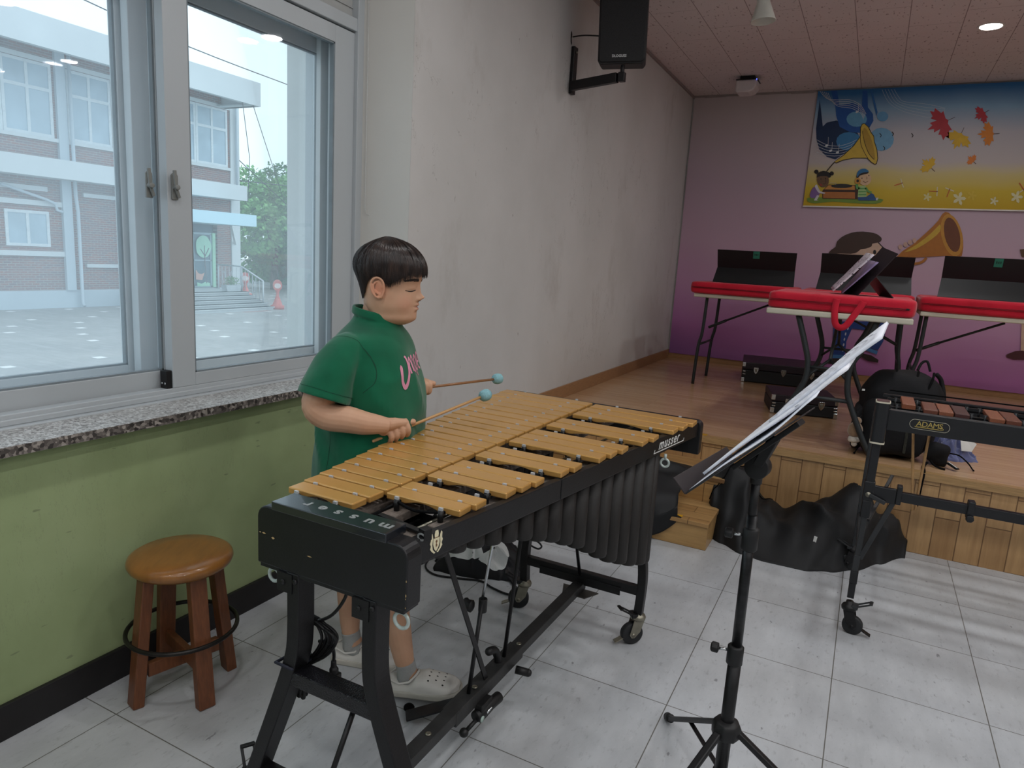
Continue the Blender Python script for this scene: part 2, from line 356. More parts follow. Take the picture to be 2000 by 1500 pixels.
# ================================================================ WINDOW
def glassmat(name,tint,haze=.04,refl=1.0):
    m=bpy.data.materials.new(name); m.use_nodes=True; n=m.node_tree.nodes; l=m.node_tree.links; n.clear()
    out=n.new('ShaderNodeOutputMaterial'); tr=n.new('ShaderNodeBsdfTransparent'); tr.inputs[0].default_value=tint+(1,)
    gl=n.new('ShaderNodeBsdfGlossy'); gl.inputs['Roughness'].default_value=.02; df=n.new('ShaderNodeBsdfTranslucent'); df.inputs[0].default_value=(.8,.88,.93,1)
    fr=n.new('ShaderNodeFresnel'); fr.inputs[0].default_value=1.45
    nz=n.new('ShaderNodeTexNoise'); nz.inputs['Scale'].default_value=1.3; nz.inputs['Detail'].default_value=4
    tc=n.new('ShaderNodeTexCoord'); l.new(tc.outputs['Object'],nz.inputs['Vector'])
    mu=n.new('ShaderNodeMath'); mu.operation='MULTIPLY'; mu.inputs[1].default_value=haze*2; l.new(nz.outputs['Fac'],mu.inputs[0])
    a=n.new('ShaderNodeMixShader'); l.new(mu.outputs[0],a.inputs[0]); l.new(tr.outputs[0],a.inputs[1]); l.new(df.outputs[0],a.inputs[2])
    f2=n.new('ShaderNodeMath'); f2.operation='MULTIPLY'; f2.inputs[1].default_value=refl*.22; l.new(fr.outputs[0],f2.inputs[0])
    b=n.new('ShaderNodeMixShader'); l.new(f2.outputs[0],b.inputs[0]); l.new(a.outputs[0],b.inputs[1]); l.new(gl.outputs[0],b.inputs[2]); l.new(b.outputs[0],out.inputs[0]); return m
glass_in=glassmat('window_glass',(.985,.995,1.0),.03,.4); glass_left=glassmat('hazy_window_glass',(.985,.99,1.0),.11); glass_out=glassmat('outer_window_glass',(.98,.99,1.0),.13)
gasket=mat('grey_gasket','7C858A',.6); cool_upvc=mat('outer_upvc','CBD2D5',.35,var=.02)
win=thing('window_1','','window',(-2.1,1.2,.8)); del win['label'],win['category']; win['kind']='structure'
def wpart(mb,name,m,par=win,**k):
    mb.v=[p+V((2.1,-1.2,-.8)) for p in mb.v]; return mb.build(name,m,par,**k)
Y0=-3.4; Y1=2.395; ZB=.845; ZT=2.205
# outer frame: bottom track steps, jamb, head, upper panel zone
f=MB(); f.box((-2.30,Y0,.78),(-2.0,Y1+.04,.815)); f.box((-2.30,Y0,.815),(-2.02,Y1+.04,.832)); f.box((-2.068,Y0,.83),(-2.030,Y1,.845)).box((-2.121,Y0,.83),(-2.112,Y1,.838))
f.box((-2.30,Y1,.80),(-2.012,Y1+.045,CZ)); f.box((-2.30,Y0,ZT+.006),(-2.018,Y1+.01,ZT+.055)); f.box((-2.3,Y0,2.86),(-2.018,Y1+.01,CZ))
wpart(f,'window_frame',upvc,bevel=.0025)
f=MB(); f.box((-2.06,Y0,ZT+.055),(-2.045,Y1,2.86)); 
for z in (2.262,2.30): f.box((-2.045,Y0,z),(-2.040,Y1,z+.004))
wpart(f,'upper_panel',mat('upper_panel_grey','A9A9A7',.5,var=.03),bevel=.001)
def sash(xf,xb,y0,y1,sl,sr,z0,z1,zb,zt,m,gm,bead=True):
    """front x, back x, outer y range, stile widths, z range, glass bottom/top"""
    s=MB(); s.box((xf,y0,z0),(xb,y0+sl,z1)); s.box((xf,y1-sr,z0),(xb,y1,z1)); s.box((xf,y0+sl,z0),(xb,y1-sr,zb)); s.box((xf,y0+sl,zt),(xb,y1-sr,z1))
    p=wpart(s,'sash',m,bevel=.002)
    q=MB(T(2.1,-1.2,-.8)); e=.006; xm=(xf+xb)/2
    for a,b in (((xm-.004,y0+sl,zb),(xf-.004,y0+sl+e,zt)),((xm-.004,y1-sr-e,zb),(xf-.004,y1-sr,zt)),((xm-.004,y0+sl,zb),(xf-.004,y1-sr,zb+e)),((xm-.004,y0+sl,zt-e),(xf-.004,y1-sr,zt))): q.box(a,b)
    q.build('glazing_gasket',gasket,p)
    q=MB(T(2.1,-1.2,-.8)); q.box((xm-.003,y0+sl,zb),(xm+.003,y1-sr,zt)); q.build('glass_pane',gm,p)
    return p
s1=sash(-2.03,-2.068,1.51,Y1,.088,.115,ZB,ZT,.888,2.14,upvc,glass_in)
s2=sash(-2.078,-2.112,.12,1.535,.09,.02,.838,ZT,.90,2.14,upvc,glass_left)
s5=sash(-2.078,-2.112,-1.9,.13,.09,.03,.838,ZT,.90,2.14,upvc,glass_in)
s3=sash(-2.165,-2.20,1.49,Y1,.10,.06,.84,ZT,.90,2.12,cool_upvc,glass_out)
s4=sash(-2.215,-2.25,.12,1.57,.09,.09,.84,ZT,.905,2.12,cool_upvc,glass_out)
s6=sash(-2.215,-2.25,-1.9,.13,.09,.09,.84,ZT,.905,2.12,cool_upvc,glass_out)
# jamb rebates seen through the right sash
f=MB(); f.box((-2.125,2.30,.84),(-2.15,Y1+.01,ZT)); wpart(f,'track_divider',cool_upvc,bevel=.002)
f=MB(); f.box((-2.068,1.49,.84),(-2.035,1.511,.905)); k=wpart(f,'corner_bumper',black_plastic,bevel=.002)
q=MB(T(2.1,-1.2,-.8)); q.cyl((-2.058,1.4895,.862),(-2.058,1.488,.862),.004,10).cyl((-2.043,1.4895,.862),(-2.043,1.488,.862),.004,10); q.build('screw',chrome,k)
def latch(x,y,z,par):
    m=mat('grey_latch','7B7C78',.4,var=.05)
    l=MB(T(2.1,-1.2,-.8)); l.prism([(-.011,-.04),(.011,-.04),(.011,.035),(.006,.042),(-.006,.042),(-.011,.035)],0,.008,M=frame((x,y,z),(0,1,0),(0,0,1)))
    o=l.build('latch',m,par,bevel=.002)
    l=MB(T(2.1,-1.2,-.8)); l.cyl((x+.008,y-.003,z-.002),(x+.03,y-.006,z-.002),.008,14); l.bar((x+.022,y-.008,z+.0),(x+.022,y-.012,z+.05),.008,.01); l.bar((x+.018,y-.004,z-.006),(x+.016,y+.008,z-.034),.006,.01); l.build('latch_lever',m,o,bevel=.0015)
latch(-2.03,1.533,1.50,s1); latch(-2.078,1.478,1.50,s2)
# roller blind chain hanging in the reveal
ch=MB(); pts=[(-1.985,2.425,2.9),(-1.985,2.425,1.51),(-1.98,2.43,1.487),(-1.968,2.438,1.48),(-1.956,2.445,1.487),(-1.952,2.446,1.51),(-1.952,2.446,2.9)]
ch.tube(pts,.0013,6)
for a in pts[:0]: pass
for j in range(0,116): ch.ball((-1.985,2.425,2.9-.012*j),.0022,6)
for j in range(0,116): ch.ball((-1.952,2.446,2.9-.012*j),.0022,6)
tag(ch.build('blind_chain',mat('white_beads','C9C9C6',.4)),'looped white bead chain of a blind hanging beside the window jamb','chain')
# ================================================================ OUTSIDE
GZ=-1.26; FX=-23.86
g=G('yard_paving',rough=.85,spec=.2)
b=g.brick('A2A2A2','949595','8A8A8A',g.mapv(rot=(0,0,.02)),.4,.2,.008,.5)
n=g.noise(.5,None,6,.6); c=g.mix(g.ramp(n,(.3,0),(.75,.6)),b.outputs['Color'],rgb('B4B3B0'))
vv=g.mapv((1/1.15,1/1.75,1)); r=g.n.new('ShaderNodeTexWhiteNoise'); r.noise_dimensions='3D'
cx=g.sep(vv); cellx=g.mth('FLOOR',cx[0]); off=g.mth('MULTIPLY',g.mth('MODULO',g.mth('ABSOLUTE',cellx),3),.37)
yy=g.mth('ADD',cx[1],off); celly=g.mth('FLOOR',yy); g.l.new(g.comb(cellx,celly,0),r.inputs[0])
inx=g.mth('LESS_THAN',g.mth('FRACT',cx[0]),.19); iny=g.mth('LESS_THAN',g.mth('FRACT',yy),.12)
f=g.mth('MULTIPLY',g.mth('MULTIPLY',inx,iny),g.mth('GREATER_THAN',r.outputs[0],.3)); c=g.mix(f,c,rgb('E4E4E2')); g.col(c)
struct('ground_yard',MB().box((-75,-30,GZ-.3),(-2.3,80,GZ)),g.m,origin=(-20,10,GZ))
bw=mat('building_white_render','CBD0D2',.8,var=.05,scale=.6); bgrey=mat('building_blue_grey_render','B9C4CC',.8,var=.05,scale=.5)
g=G('red_brown_brick',rough=.9,spec=.15); X_,Y_,Z_=g.sep(); v=g.comb(Y_,Z_,0)
b=g.brick('9A6A60','7C6A6E','A09B98',v,.23,.075,.010,.5); n=g.noise(.9,None,5,.6)
g.col(g.mix(g.ramp(n,(.4,0),(.7,.5)),b.outputs['Color'],rgb('877A7C'))); brick_m=g.m
wglass=mat('building_window_glass','A6B8C4',.25,var=.12,scale=1.5,spec=.5); walum=mat('building_window_white','CFD6DA',.5)
BO=(-23.86,15,GZ); bld=thing('school_building','two storey brick school building with white concrete bands across the yard','building',BO)
TB=T(23.86,-15,-GZ)
def bp(name,m,par=bld,*boxes,**k):
    q=MB(TB)
    for a,b_ in boxes: q.box(a,b_)
    return q.build(name,m,par,**k)
bp('brick_wall',brick_m,bld,((FX,-6,-.68),(FX-.4,17.2,6.9)),((FX,19.95,-.68),(FX-.4,21.02,6.9)),((FX,17.2,1.95),(FX-.4,19.95,6.9)),((FX-.3,-6,6.8),(FX-10,21.02,6.9)),((FX-.4,20.72,-.68),(FX-9.5,21.02,6.9)))
bp('plinth',bgrey,bld,((FX+.05,-6,GZ),(FX-.45,16.3,-.68)),((FX+.05,20.0,GZ),(FX-9.5,21.05,-.68)))
bp('roof_parapet',bw,bld,((-21.9,-8,6.38),(-22.1,20.43,7.24)),((-21.9,20.25,6.38),(-31,20.43+2.0,7.24)) if 0 else ((-22.1,20.25,6.38),(-23.9,20.43,7.24)),((-22.1,-8,7.1),(-33,20.43,7.24)),((-22.1,-8,6.9),(-24.0,20.3,6.95)))
bp('soffit',bw,bld,((-22.1,20.0,6.38),(-24,20.42,6.42)))
bp('floor_band',bw,bld,((-23.0,-8,2.86),(-23.9,20.73,3.44)))
bp('corner_pilaster',bw,bld,((FX+.06,20.62,-.68),(FX-.5,21.06,6.9)))
bp('pilaster',bgrey,bld,((FX+.12,13.84,-.68),(FX,14.14,6.9)))
bp('pilaster',bgrey,bld,((FX+.12,7.2,-.68),(FX,7.5,6.9)))
q=MB(TB); q.tube([(FX+.2,14.22,6.9),(FX+.2,14.22,2.4),(FX+.2,14.27,1.9),(FX+.2,14.27,-1.1),(FX+.3,14.27,-1.2)],.055,10); q.build('drainpipe',bgrey,bld)
q=MB(TB); q.tube([(FX+.16,20.84,6.6),(FX+.16,20.84,3.4)],.05,10); q.tube([(FX+.2,12.0,2.55),(FX+.2,13.3,2.2),(FX+.2,13.55,2.1),(FX+.2,13.6,1.9),(FX+.2,13.8,1.85)],.045,10); q.build('drainpipe',bgrey,bld)
bp('concrete_ledge',bw,bld,((FX+.1,14.54,2.4),(FX,17.2,2.53)),((FX+.1,14.54,.08),(FX,16.6,.2)),((FX+.08,5,2.0),(FX,13.84,2.16)),((FX+.08,5,.42),(FX,13.84,.58)),((FX+.1,8,2.45),(FX,13.4,2.6)))
bp('window_sill',bw,bld,((FX+.1,14.14,4.02),(FX,20.62,4.13)),((FX+.1,7.5,4.02),(FX,13.84,4.13)))
bp('window_lintel',bw,bld,((FX+.05,14.14,6.36),(FX,20.62,6.5)),((FX+.05,7.5,6.36),(FX,13.84,6.5)))
def bwin(y0,y1,z0,z1,zm,cols=2):
    q=MB(TB); t=.09; x0,x1=FX+.03,FX-.05
    q.box((x0,y0,z0),(x1,y0+t,z1)).box((x0,y1-t,z0),(x1,y1,z1)).box((x0-.001,y0+t,z0),(x1,y1-t,z0+t)).box((x0-.001,y0+t,z1-t),(x1,y1-t,z1))
    if zm: q.box((x0-.001,y0+t,zm-.05),(x1,y1-t,zm+.05))
    for i in range(1,cols): y=y0+(y1-y0)*i/cols; q.box((x0-.002,y-.045,z0+t),(x1,y+.045,z1-t))
    w_=q.build('window_unit',walum,bld)
    q=MB(TB); q.box((FX+.004,y0+.05,z0+.05),(FX+.001,y1-.05,z1-.05)); q.build('window_glass',wglass,w_)
for y0 in (14.2,15.72,17.55,19.03,12.28,10.8,9.3,7.6): bwin(y0,y0+1.47,4.14,6.34,5.56)
bwin(12.13,13.44,.72,1.83,0); bwin(9.0,10.4,.72,1.83,0)
# entrance
bp('entrance_recess',mat('entrance_recess_grey','5E7482',.6),bld,((FX-.25,17.2,-.68),(FX-.4,19.95,1.95)))  # plain blue-grey panel set back behind the door
dr=bp('entrance_door',mat('entrance_door_alum','9DB4BF',.4),bld,*[((FX-.1,a,-.66),(FX-.18,a+.07,1.45)) for a in (17.3,18.3,18.85,19.68)],((FX-.1,17.3,-.66),(FX-.18,19.75,-.6)),((FX-.1,17.3,1.42),(FX-.18,19.75,1.5)),((FX-.1,17.3,.38),(FX-.18,19.75,.43)))
q=MB(TB); q.box((FX-.14,17.35,-.6),(FX-.145,19.7,1.42)); q.build('door_glass',mat('door_glass_blue','5D7784',.2,var=.05),dr)
gp=mat('mint_sticker','A9DCC2',.6); q=MB(TB); q.prism([(.36*math.cos(a*pi/12)*(1+.04*math.cos(5*a)),.44*math.sin(a*pi/12)) for a in range(24)],0,.01,M=frame((FX-.09,19.35,.95),(0,1,0),(0,0,1)))
q.prism([(-.3,0),(.3,0),(.3,.12),(.1,.18),(-.1,.1),(-.3,.16)],0,.01,M=frame((FX-.09,19.32,-.62),(0,1,0),(0,0,1))); q.build('tree_sticker',gp,dr)
q=MB(TB); 
for a,b_ in (((19.4,.15),(19.38,1.0)),((19.39,.6),(19.2,.85)),((19.39,.55),(19.6,.9)),((19.45,-.5),(19.42,.2))): q.bar((FX-.075,a[0],a[1]),(FX-.075,b_[0],b_[1]),.03,.01,up=(1,0,0))
q.build('sticker_branches',mat('sticker_brown','6B6670',.6),dr)
q=MB(TB); q.prism([(-.16,-.25),(.12,-.28),(.24,.02),(.1,-.04),(-.05,0),(-.16,.14)],0,.01,M=frame((FX-.08,19.12,-.1),(0,1,0),(0,0,1))); q.build('fox_sticker',mat('sticker_orange','D9A99A',.6),dr)
bp('door_side_panel',mat('mint_panel','A6D8B8',.6),bld,((FX-.05,19.76,-.66),(FX-.2,19.9,1.5)))
cm=mat('canopy_pale_blue','BFDCE8',.6,var=.03)
q=MB(TB); q.box((FX,16.4,1.83),(-21.3,19.63,2.26)).box((FX,16.4,1.83),(FX-.1,20.2,2.1)); q.build('canopy',cm,bld)
q=MB(TB); q.bar((FX,20.85,1.1),(-22.6,19.55,1.83),.08,.08); q.build('canopy_brace',bw,bld)
stn=mat('granite_step_stone','C4C9CB',.8,var=.06,scale=2)
es=thing('entrance_stairs','five grey stone steps rising to the school entrance door','stairs',(-22,18,GZ))
q=MB(T(22,-18,-GZ))
for k in range(5): q.box((-20.35-.32*k,15.9,GZ),(FX+.05 if k==4 else -20.35-.32*k-.42,19.55+.0*k,GZ+.118*(k+1))); q.box((-20.31-.32*k,15.88,GZ+.118*(k+1)-.035),(-20.35-.32*k-.4,19.58,GZ+.118*(k+1)))
q.build('stair_block',stn,es)
rl=mat('stainless_rail','C2C8CC',.5,metal=.1)
for yy_,nm in ((19.42,'rail'),(16.25,'rail')):
    q=MB(T(22,-18,-GZ)); a=V((-20.75,yy_,GZ+.12)); b_=V((-21.9,yy_,GZ+.6)); c_=V((-23.2,yy_,GZ+.6)); h=V((0,0,.95))
    q.tube([a+h,b_+h,c_+h],.03,8); q.tube([a,a+h],.03,8); q.tube([b_,b_+h],.03,8); q.tube([c_,c_+h],.03,8)
    for k in range(1,12):
        p=a.lerp(c_,k/12); 
        if p.x>-21.9: p=a.lerp(b_,(k/12)*(a-c_).length/(a-b_).length) if (k/12)*(a-c_).length<(a-b_).length else p
        p.z=a.z+(b_.z-a.z)*min(1,(a.x-p.x)/(a.x-b_.x)); q.tube([p+V((0,0,.12)),p+V((0,0,.9))],.012,6)
    for k in (2,5,8,10):
        p=a.lerp(c_,(k+.5)/12); p.z=a.z+(b_.z-a.z)*min(1,(a.x-p.x)/(a.x-b_.x)); q.tube([p+V((.06*math.cos(t*pi/6),0,.48+.24*math.sin(t*pi/6))) for t in range(12)],.012,6,closed=True)
    q.build('handrail',rl,es)
pt=thing('planter','white flower planter on the top of the entrance stairs','planter',(-22.0,19.0,GZ+.595))
q=MB(); q.prism([(-.3,0),(.3,0),(.36,.24),(-.36,.24)],-.15,.15,M=frame((0,0,0),(0,1,0),(0,0,1))); q.build('pot',mat('planter_white','B9C0C4',.7),pt)
random.seed(4); q=MB()
for k in range(260):
    a=random.uniform(0,2*pi); r_=random.uniform(0,.3); p=V((r_*math.cos(a)*.7,r_*math.sin(a)*1.2,.24+random.uniform(0,.3)*(1.1-r_))); d=V((random.uniform(-1,1),random.uniform(-1,1),random.uniform(0,1))).normalized()*.07; e=d.cross(V((random.random(),random.random(),.3))).normalized()*.025
    q.add([p-e,p+e,p+d],[(0,1,2)])
q.build('foliage',mat('planter_leaves','6F9A63',.7,var=.3),pt)
red=mat('red_plastic','D2716A',.5,var=.04)
def sign(x,y,z,label,sc_=1):
    s_=thing('parking_sign',label,'sign',(x,y,z)); q=MB(); q.lathe([(.0,0),(.25,.0),(.26,.14),(.19,.16),(.06,.5),(.055,.62),(.1,.74),(.1,.76)],24,M=Matrix.Diagonal((1,1,sc_,1))); q.build('sign_base',red,s_)
    q=MB(); q.prism([(.17*math.cos(a*pi/12),.22*math.sin(a*pi/12)) for a in range(24)],-.05,.05,M=frame((0,0,.92*sc_),(.6,.8,0),(0,0,1))); q.build('sign_head',red,s_)
    q=MB(); q.prism([(.12*math.cos(a*pi/12),-.02+.1*math.sin(a*pi/12)) for a in range(24)],-.06,-.05,M=frame((0,0,.92*sc_),(-.6,-.8,0),(0,0,1))).box((-.1,-.012,.14),(.1,.012,.17),M=frame((0,0,.9*sc_),(-.6,-.8,0),(0,0,1)) @ T(0,0,0)); q.build('sign_plate',mat('sign_white','E6D6D2',.5),s_)
sign(-20.5,19.9,GZ,'red hourglass shaped stand sign on the paving beside the stairs')
sign(-22.3,19.95,GZ+.35,'red stand sign half hidden behind the planter at the stairs',.8)
tag(MB().box((-20.0,17.9,GZ),(-20.25,19.1,GZ+.006)).build('drain_grate',mat('rusty_grate','A58A88',.8,var=.3,scale=15)),'reddish drain grate in the paving before the stairs','grate')
# trees beyond the yard
g=G('tree_leaves',rough=.8); g.col(g.ramp(g.noise(.6,None,4),(.3,'5E9455'),(.55,'7DB56C'),(.8,'9FCB84'))); leaf_m=g.m
g=G('tree_leaves_dark',rough=.8); g.col(g.ramp(g.noise(.6,None,4),(.3,'3F7448'),(.6,'578C55'),(.8,'6FA266'))); leafd_m=g.m
bark=mat('tree_bark','5C544C',.9)
def tree(x,y,h,r,n,m,label,seed):
    random.seed(seed); t=thing('leafy_tree',label,'tree',(x,y,GZ),group=None)
    q=MB(); q.tube([(0,0,0),(.1,0,h*.3),(0,.1,h*.6)],[.2,.15,.08],8); 
    for k in range(5): a=k*1.3; q.tube([(0,0,h*.3),(r*.5*math.cos(a),r*.5*math.sin(a),h*.6)],[.08,.03],6)
    q.build('trunk',bark,t); q=MB(); cl=[(V((random.uniform(-1,1)*r*.75,random.uniform(-1,1)*r*.75,random.uniform(.22,.88)*h)),random.uniform(.3,.5)*r) for _ in range(16)]
    for k in range(n):
        c_,rr=random.choice(cl); u=V((random.gauss(0,1),random.gauss(0,1),random.gauss(0,1))).normalized(); p=c_+u*rr*random.uniform(.75,1.05)
        d=(u+V((random.uniform(-1,1),random.uniform(-1,1),random.uniform(-1.2,.4)))).normalized()*random.uniform(.16,.3); e=d.cross(V((random.uniform(-1,1),random.uniform(-1,1),1))).normalized()*.1
        q.add([p,p+d*.5-e,p+d,p+d*.5+e],[(0,1,2,3)])
    q.build('foliage',m,t); return t
tree(-28.9,27.8,6.3,2.9,12000,leaf_m,'light green leafy tree right beside the end of the school building',1)
tree(-26.8,30.6,5.9,2.8,11000,leaf_m,'bright green tree nearest the white outer wall edge',2)
tree(-33.0,35.0,6.8,3.6,11000,leafd_m,'darker green tree furthest back behind the two bright ones',3)
hg=MB(); random.seed(9)
for k in range(9000):
    p=V((random.uniform(-36,-22),0,0)); p.y=31+ (p.x+30)*-.35+random.uniform(-.7,.7); p.z=GZ+random.uniform(0,2.2); d=V((random.uniform(-1,1),random.uniform(-1,1),random.uniform(-.5,1))).normalized()*.26; e=d.cross(V((1,.3,.2))).normalized()*.1
    hg.add([p,p+d*.5-e,p+d,p+d*.5+e],[(0,1,2,3)])
tag(hg.build('hedge',leafd_m,origin=(-29,31,GZ)),'long dark green hedge at the far edge of the yard','hedge')
tag(MB().bar((-37,31.6,GZ+.08),(-21,26.2,GZ+.08),.2,.2).build('yard_kerb',mat('kerb_concrete','8D9494',.8)),'low grey concrete kerb in front of the hedge','kerb')
cab=mat('cable_black','3A3F44',.6)
def wire(pts,label,r=.015): tag(MB().tube(pts,r,6).build('overhead_wire',cab),label,'wire')
wire(catmull([(-21.9,9.0,8.6),(-22.5,16.6,7.95),(-24,24,8.1)]),'thin black cable crossing the sky above the parapet',.02)
wire([(-21.95,19.6,6.38),(-22.6,20.5,4.5),(-22.5,20.3,2.8)],'slack cable dropping from the parapet end to the floor band',.014)
wire([(-21.95,20.1,6.38),(-24.5,24.5,2.5)],'straight cable slanting from the parapet end down to the trees',.014)
wire([(-23.8,21.05,4.5),(-27,27.5,2.8)],'upper of the cables from the building corner into the trees',.02)
wire([(-23.8,21.05,3.7),(-26.5,27.5,4.1)],'cable running level from the building corner past the trees',.02)
# ================================================================ VIBRAPHONE
VO=V((-.85,1.75,0)); vib=thing('vibraphone','black framed vibraphone with gold metal bars on a wheeled stand','vibraphone',VO)
def vq(): return MB(T(*(-VO)))
gold=mat('gold_anodised_bar','CB9A55',.30,metal=.35,var=.05,scale=6,spec=.6,bump=.03,bscale=500,coat=.25)
vblack=mat('vibraphone_black_lacquer','111113',.38,var=.25,scale=9,bump=.12,bscale=220,spec=.5)
vtube=mat('textured_black_tube','1D1A18',.5,var=.2,scale=200,bump=.3,bscale=900,spec=.5)
dusty=mat('dusty_rail_wood','6B6159',.75,var=.35,scale=14,aniso=(30,4,10))
felt=mat('black_felt','0E0E0F',.95,var=.2,scale=80,spec=.1)
ZT_=.812
yn=[1.098,1.154,1.213,1.266,1.320,1.375,1.430,1.486,1.546,1.604,1.661,1.721,1.782,1.843,1.902,1.967,2.034,2.103,2.172,2.245,2.322,2.398,2.472]
ya=[(1.199,.047),(1.251,.047),(1.356,.050),(1.415,.050),(1.470,.050),(1.578,.053),(1.640,.054),(1.765,.055),(1.828,.056),(1.893,.057),(2.019,.060),(2.090,.061),(2.232,.064),(2.308,.065),(2.386,.066)]
def bar_mesh(x0,x1,y0,w_):
    L=x1-x0; t=.0155; pr=[(x0,0),(x0,-t)]
    for i in range(9):
        u=i/8; pr.append((x0+L*(.27+.46*u),-t+.0085*math.sin(pi*u)))
    pr+=[(x1,-t),(x1,0)]
    q=vq(); q.prism(pr,-(y0+w_),-y0,M=Matrix(((1,0,0,0),(0,0,-1,0),(0,1,0,ZT_),(0,0,0,1)))); return q
def xl(k): return -1.100-.0080*k
def xrn(y): return -.916+.022*(y-1.1)/1.3
for k in range(22):
    bar_mesh(xl(k),xrn(yn[k]),yn[k],yn[k+1]-yn[k]-.0085).build('tone_bar',gold,vib,bevel=.0028,seg=2)
def xra(y): return -.711+.219*(y-1.2)/1.19
for y,w_ in ya: bar_mesh(-.905+.026*(y-1.2)/1.2,xra(y),y,w_).build('tone_bar',gold,vib,bevel=.0028,seg=2)
# posts that hold the bar cord
q=MB(); q.cyl((0,0,0),(0,0,.026),.0065,12); q.build('cord_post',black_plastic,vib); proto=[o for o in vib.children if o.name.startswith('cord_post')][0]
pt_=MB(); pt_.box((-.005,-.0026,.020),(.005,.0026,.0320)); tip=pt_.build('post_tip',mat('bright_post_tip','C4C6C8',.35,metal=.2),proto)
spots=[]
gaps=[yn[0]-.012]+[yn[k]-.003 for k in range(1,22)]+[yn[22]+.008]
for k,y in enumerate(gaps):
    kk=min(k,21); a,b_=xl(kk),xrn(y); L=b_-a; spots+= [(a+.20*L,y),(a+.80*L,y)]
ga=[1.187,1.249,1.308,1.344,1.412,1.468,1.530,1.566,1.635,1.702,1.753,1.826,1.89,1.957,2.007,2.088,2.16,2.22,2.305,2.384,2.466]
for y in ga:
    a=-.905+.026*(y-1.2)/1.2; b_=xra(y); L=b_-a; spots+=[(a+.2*L,y),(a+.8*L,y)]
for i,(x,y) in enumerate(spots):
    c=proto if i==0 else dup(proto,vib); c.location=V((x,y,.7815))-VO
def cord(pts,name='bar_cord'): q=vq(); q.tube(catmull(pts,4),.0036,8); q.build(name,felt,vib)
ends=[spots[0],spots[1]]; cord([(spots[0][0],spots[0][1],.803),((spots[0][0]+spots[1][0])/2,1.078,.797),(spots[1][0],spots[1][1],.803)])
s0=spots[46]; s1_=spots[47]; cord([(s0[0],s0[1],.803),((s0[0]+s1_[0])/2,1.176,.797),(s1_[0],s1_[1],.803)])
e0,e1=spots[44],spots[45]; cord([(e0[0],e0[1],.803),((e0[0]+e1[0])/2,2.49,.798),(e1[0],e1[1],.803)]); e0,e1=spots[-2],spots[-1]; cord([(e0[0],e0[1],.803),((e0[0]+e1[0])/2,2.478,.798),(e1[0],e1[1],.803)])
for a,b_ in ((46,86),(47,87)):
    q=vq(); q.tube([(spots[i][0],spots[i][1],.8005) for i in range(a,b_+1,2)],.0034,6); q.build('bar_cord',felt,vib)
for a,b_ in ((0,44),(1,45)):
    q=vq(); q.tube([(spots[i][0],spots[i][1],.7995) for i in range(a,b_+1,2)],.0034,6); q.build('bar_cord',felt,vib)
# four rails under the bars
def rail(i0,i1,w_=.03):
    a,b_=spots[i0],spots[i1]; q=vq(); q.bar((a[0],a[1]-.03,.771),(b_[0],b_[1]+.03,.771),w_,.02); q.build('bar_rail',dusty,vib,bevel=.002)
rail(0,44); rail(1,45,.05); rail(46,86,.04); rail(47,87)
q=vq(); q.bar((-.90,1.06,.756),(-.875,2.49,.756),.03,.03); q.build('damper_bar',felt,vib,bevel=.004)
q=vq(); q.cyl((-.80,1.05,.765),(-.70,2.48,.765),.004,8); q.build('pulsator_shaft',zinc,vib)
q=vq(); q.box((-.955,1.055,.728),(-.745,1.30,.738)); q.build('inner_blackout_board',felt,vib)  # black board added under the bars to darken the gap between rails
for i in range(5):
    q=vq(); q.bar((-.93+.035*i,1.06,.742),(-.90+.03*i,1.24,.748),.006,.006); q.build('damper_linkage',black_metal,vib)
# long side rails
q=vq(); q.bar((-.732,1.02,.770),(-.6475,1.575,.769),.02,.054); q.build('side_rail',vblack,vib,bevel=.002)
q=vq(); q.bar((-.6470,1.578,.769),(-.507,2.50,.768),.02,.054); q.build('side_rail',vblack,vib,bevel=.002)
q=vq(); q.bar((-1.075,1.045,.768),(-1.262,2.50,.768),.02,.05); q.build('side_rail',vblack,vib,bevel=.002)
# near end board with raised lid
def rounded(x0,x1,z0,z1,r,n=6):
    P=[(x0,z0),(x1,z0)]; 
    for i in range(n+1): a=i/n*pi/2; P.append((x1-r+r*math.cos(a),z1-r+r*math.sin(a)))
    for i in range(n+1): a=pi/2+i/n*pi/2; P.append((x0+r+r*math.cos(a),z1-r+r*math.sin(a)))
    return P
XZ=Matrix(((1,0,0,0),(0,0,-1,0),(0,1,0,0),(0,0,0,1)))
q=vq(); q.prism(rounded(-1.092,-.703,.672,.803,.028),-1.050,-1.002,M=XZ); nb=q.build('end_board',vblack,vib,bevel=.003)
q=vq(); q.box((-1.086,1.004,.664),(-.709,1.052,.6722)); q.build('bottom_lip',vblack,nb,bevel=.001)
q=vq(); q.box((-1.048,.999,.80),(-.752,1.064,.8185)); lid=q.build('lid',mat('satin_black_lid','1A1D22',.22,var=.15,scale=6,bump=.03,bscale=300,coat=.5,spec=.8),nb,bevel=.0015)
wornpaint=mat('chipped_edge_wood','B79A6B',.8)
logo=mat('silver_logo','9DA09F',.4,metal=.4); 
for i,ch_ in enumerate('musser'):
    text('lid_letter',ch_,.042,Matrix.Translation(V((-.778-.040*i,1.03,.8188))-VO)@Rz(pi)@Matrix.Diagonal((1,.85,1,1)),logo,lid,extr=.0002,font_off=.0012)
q=vq()
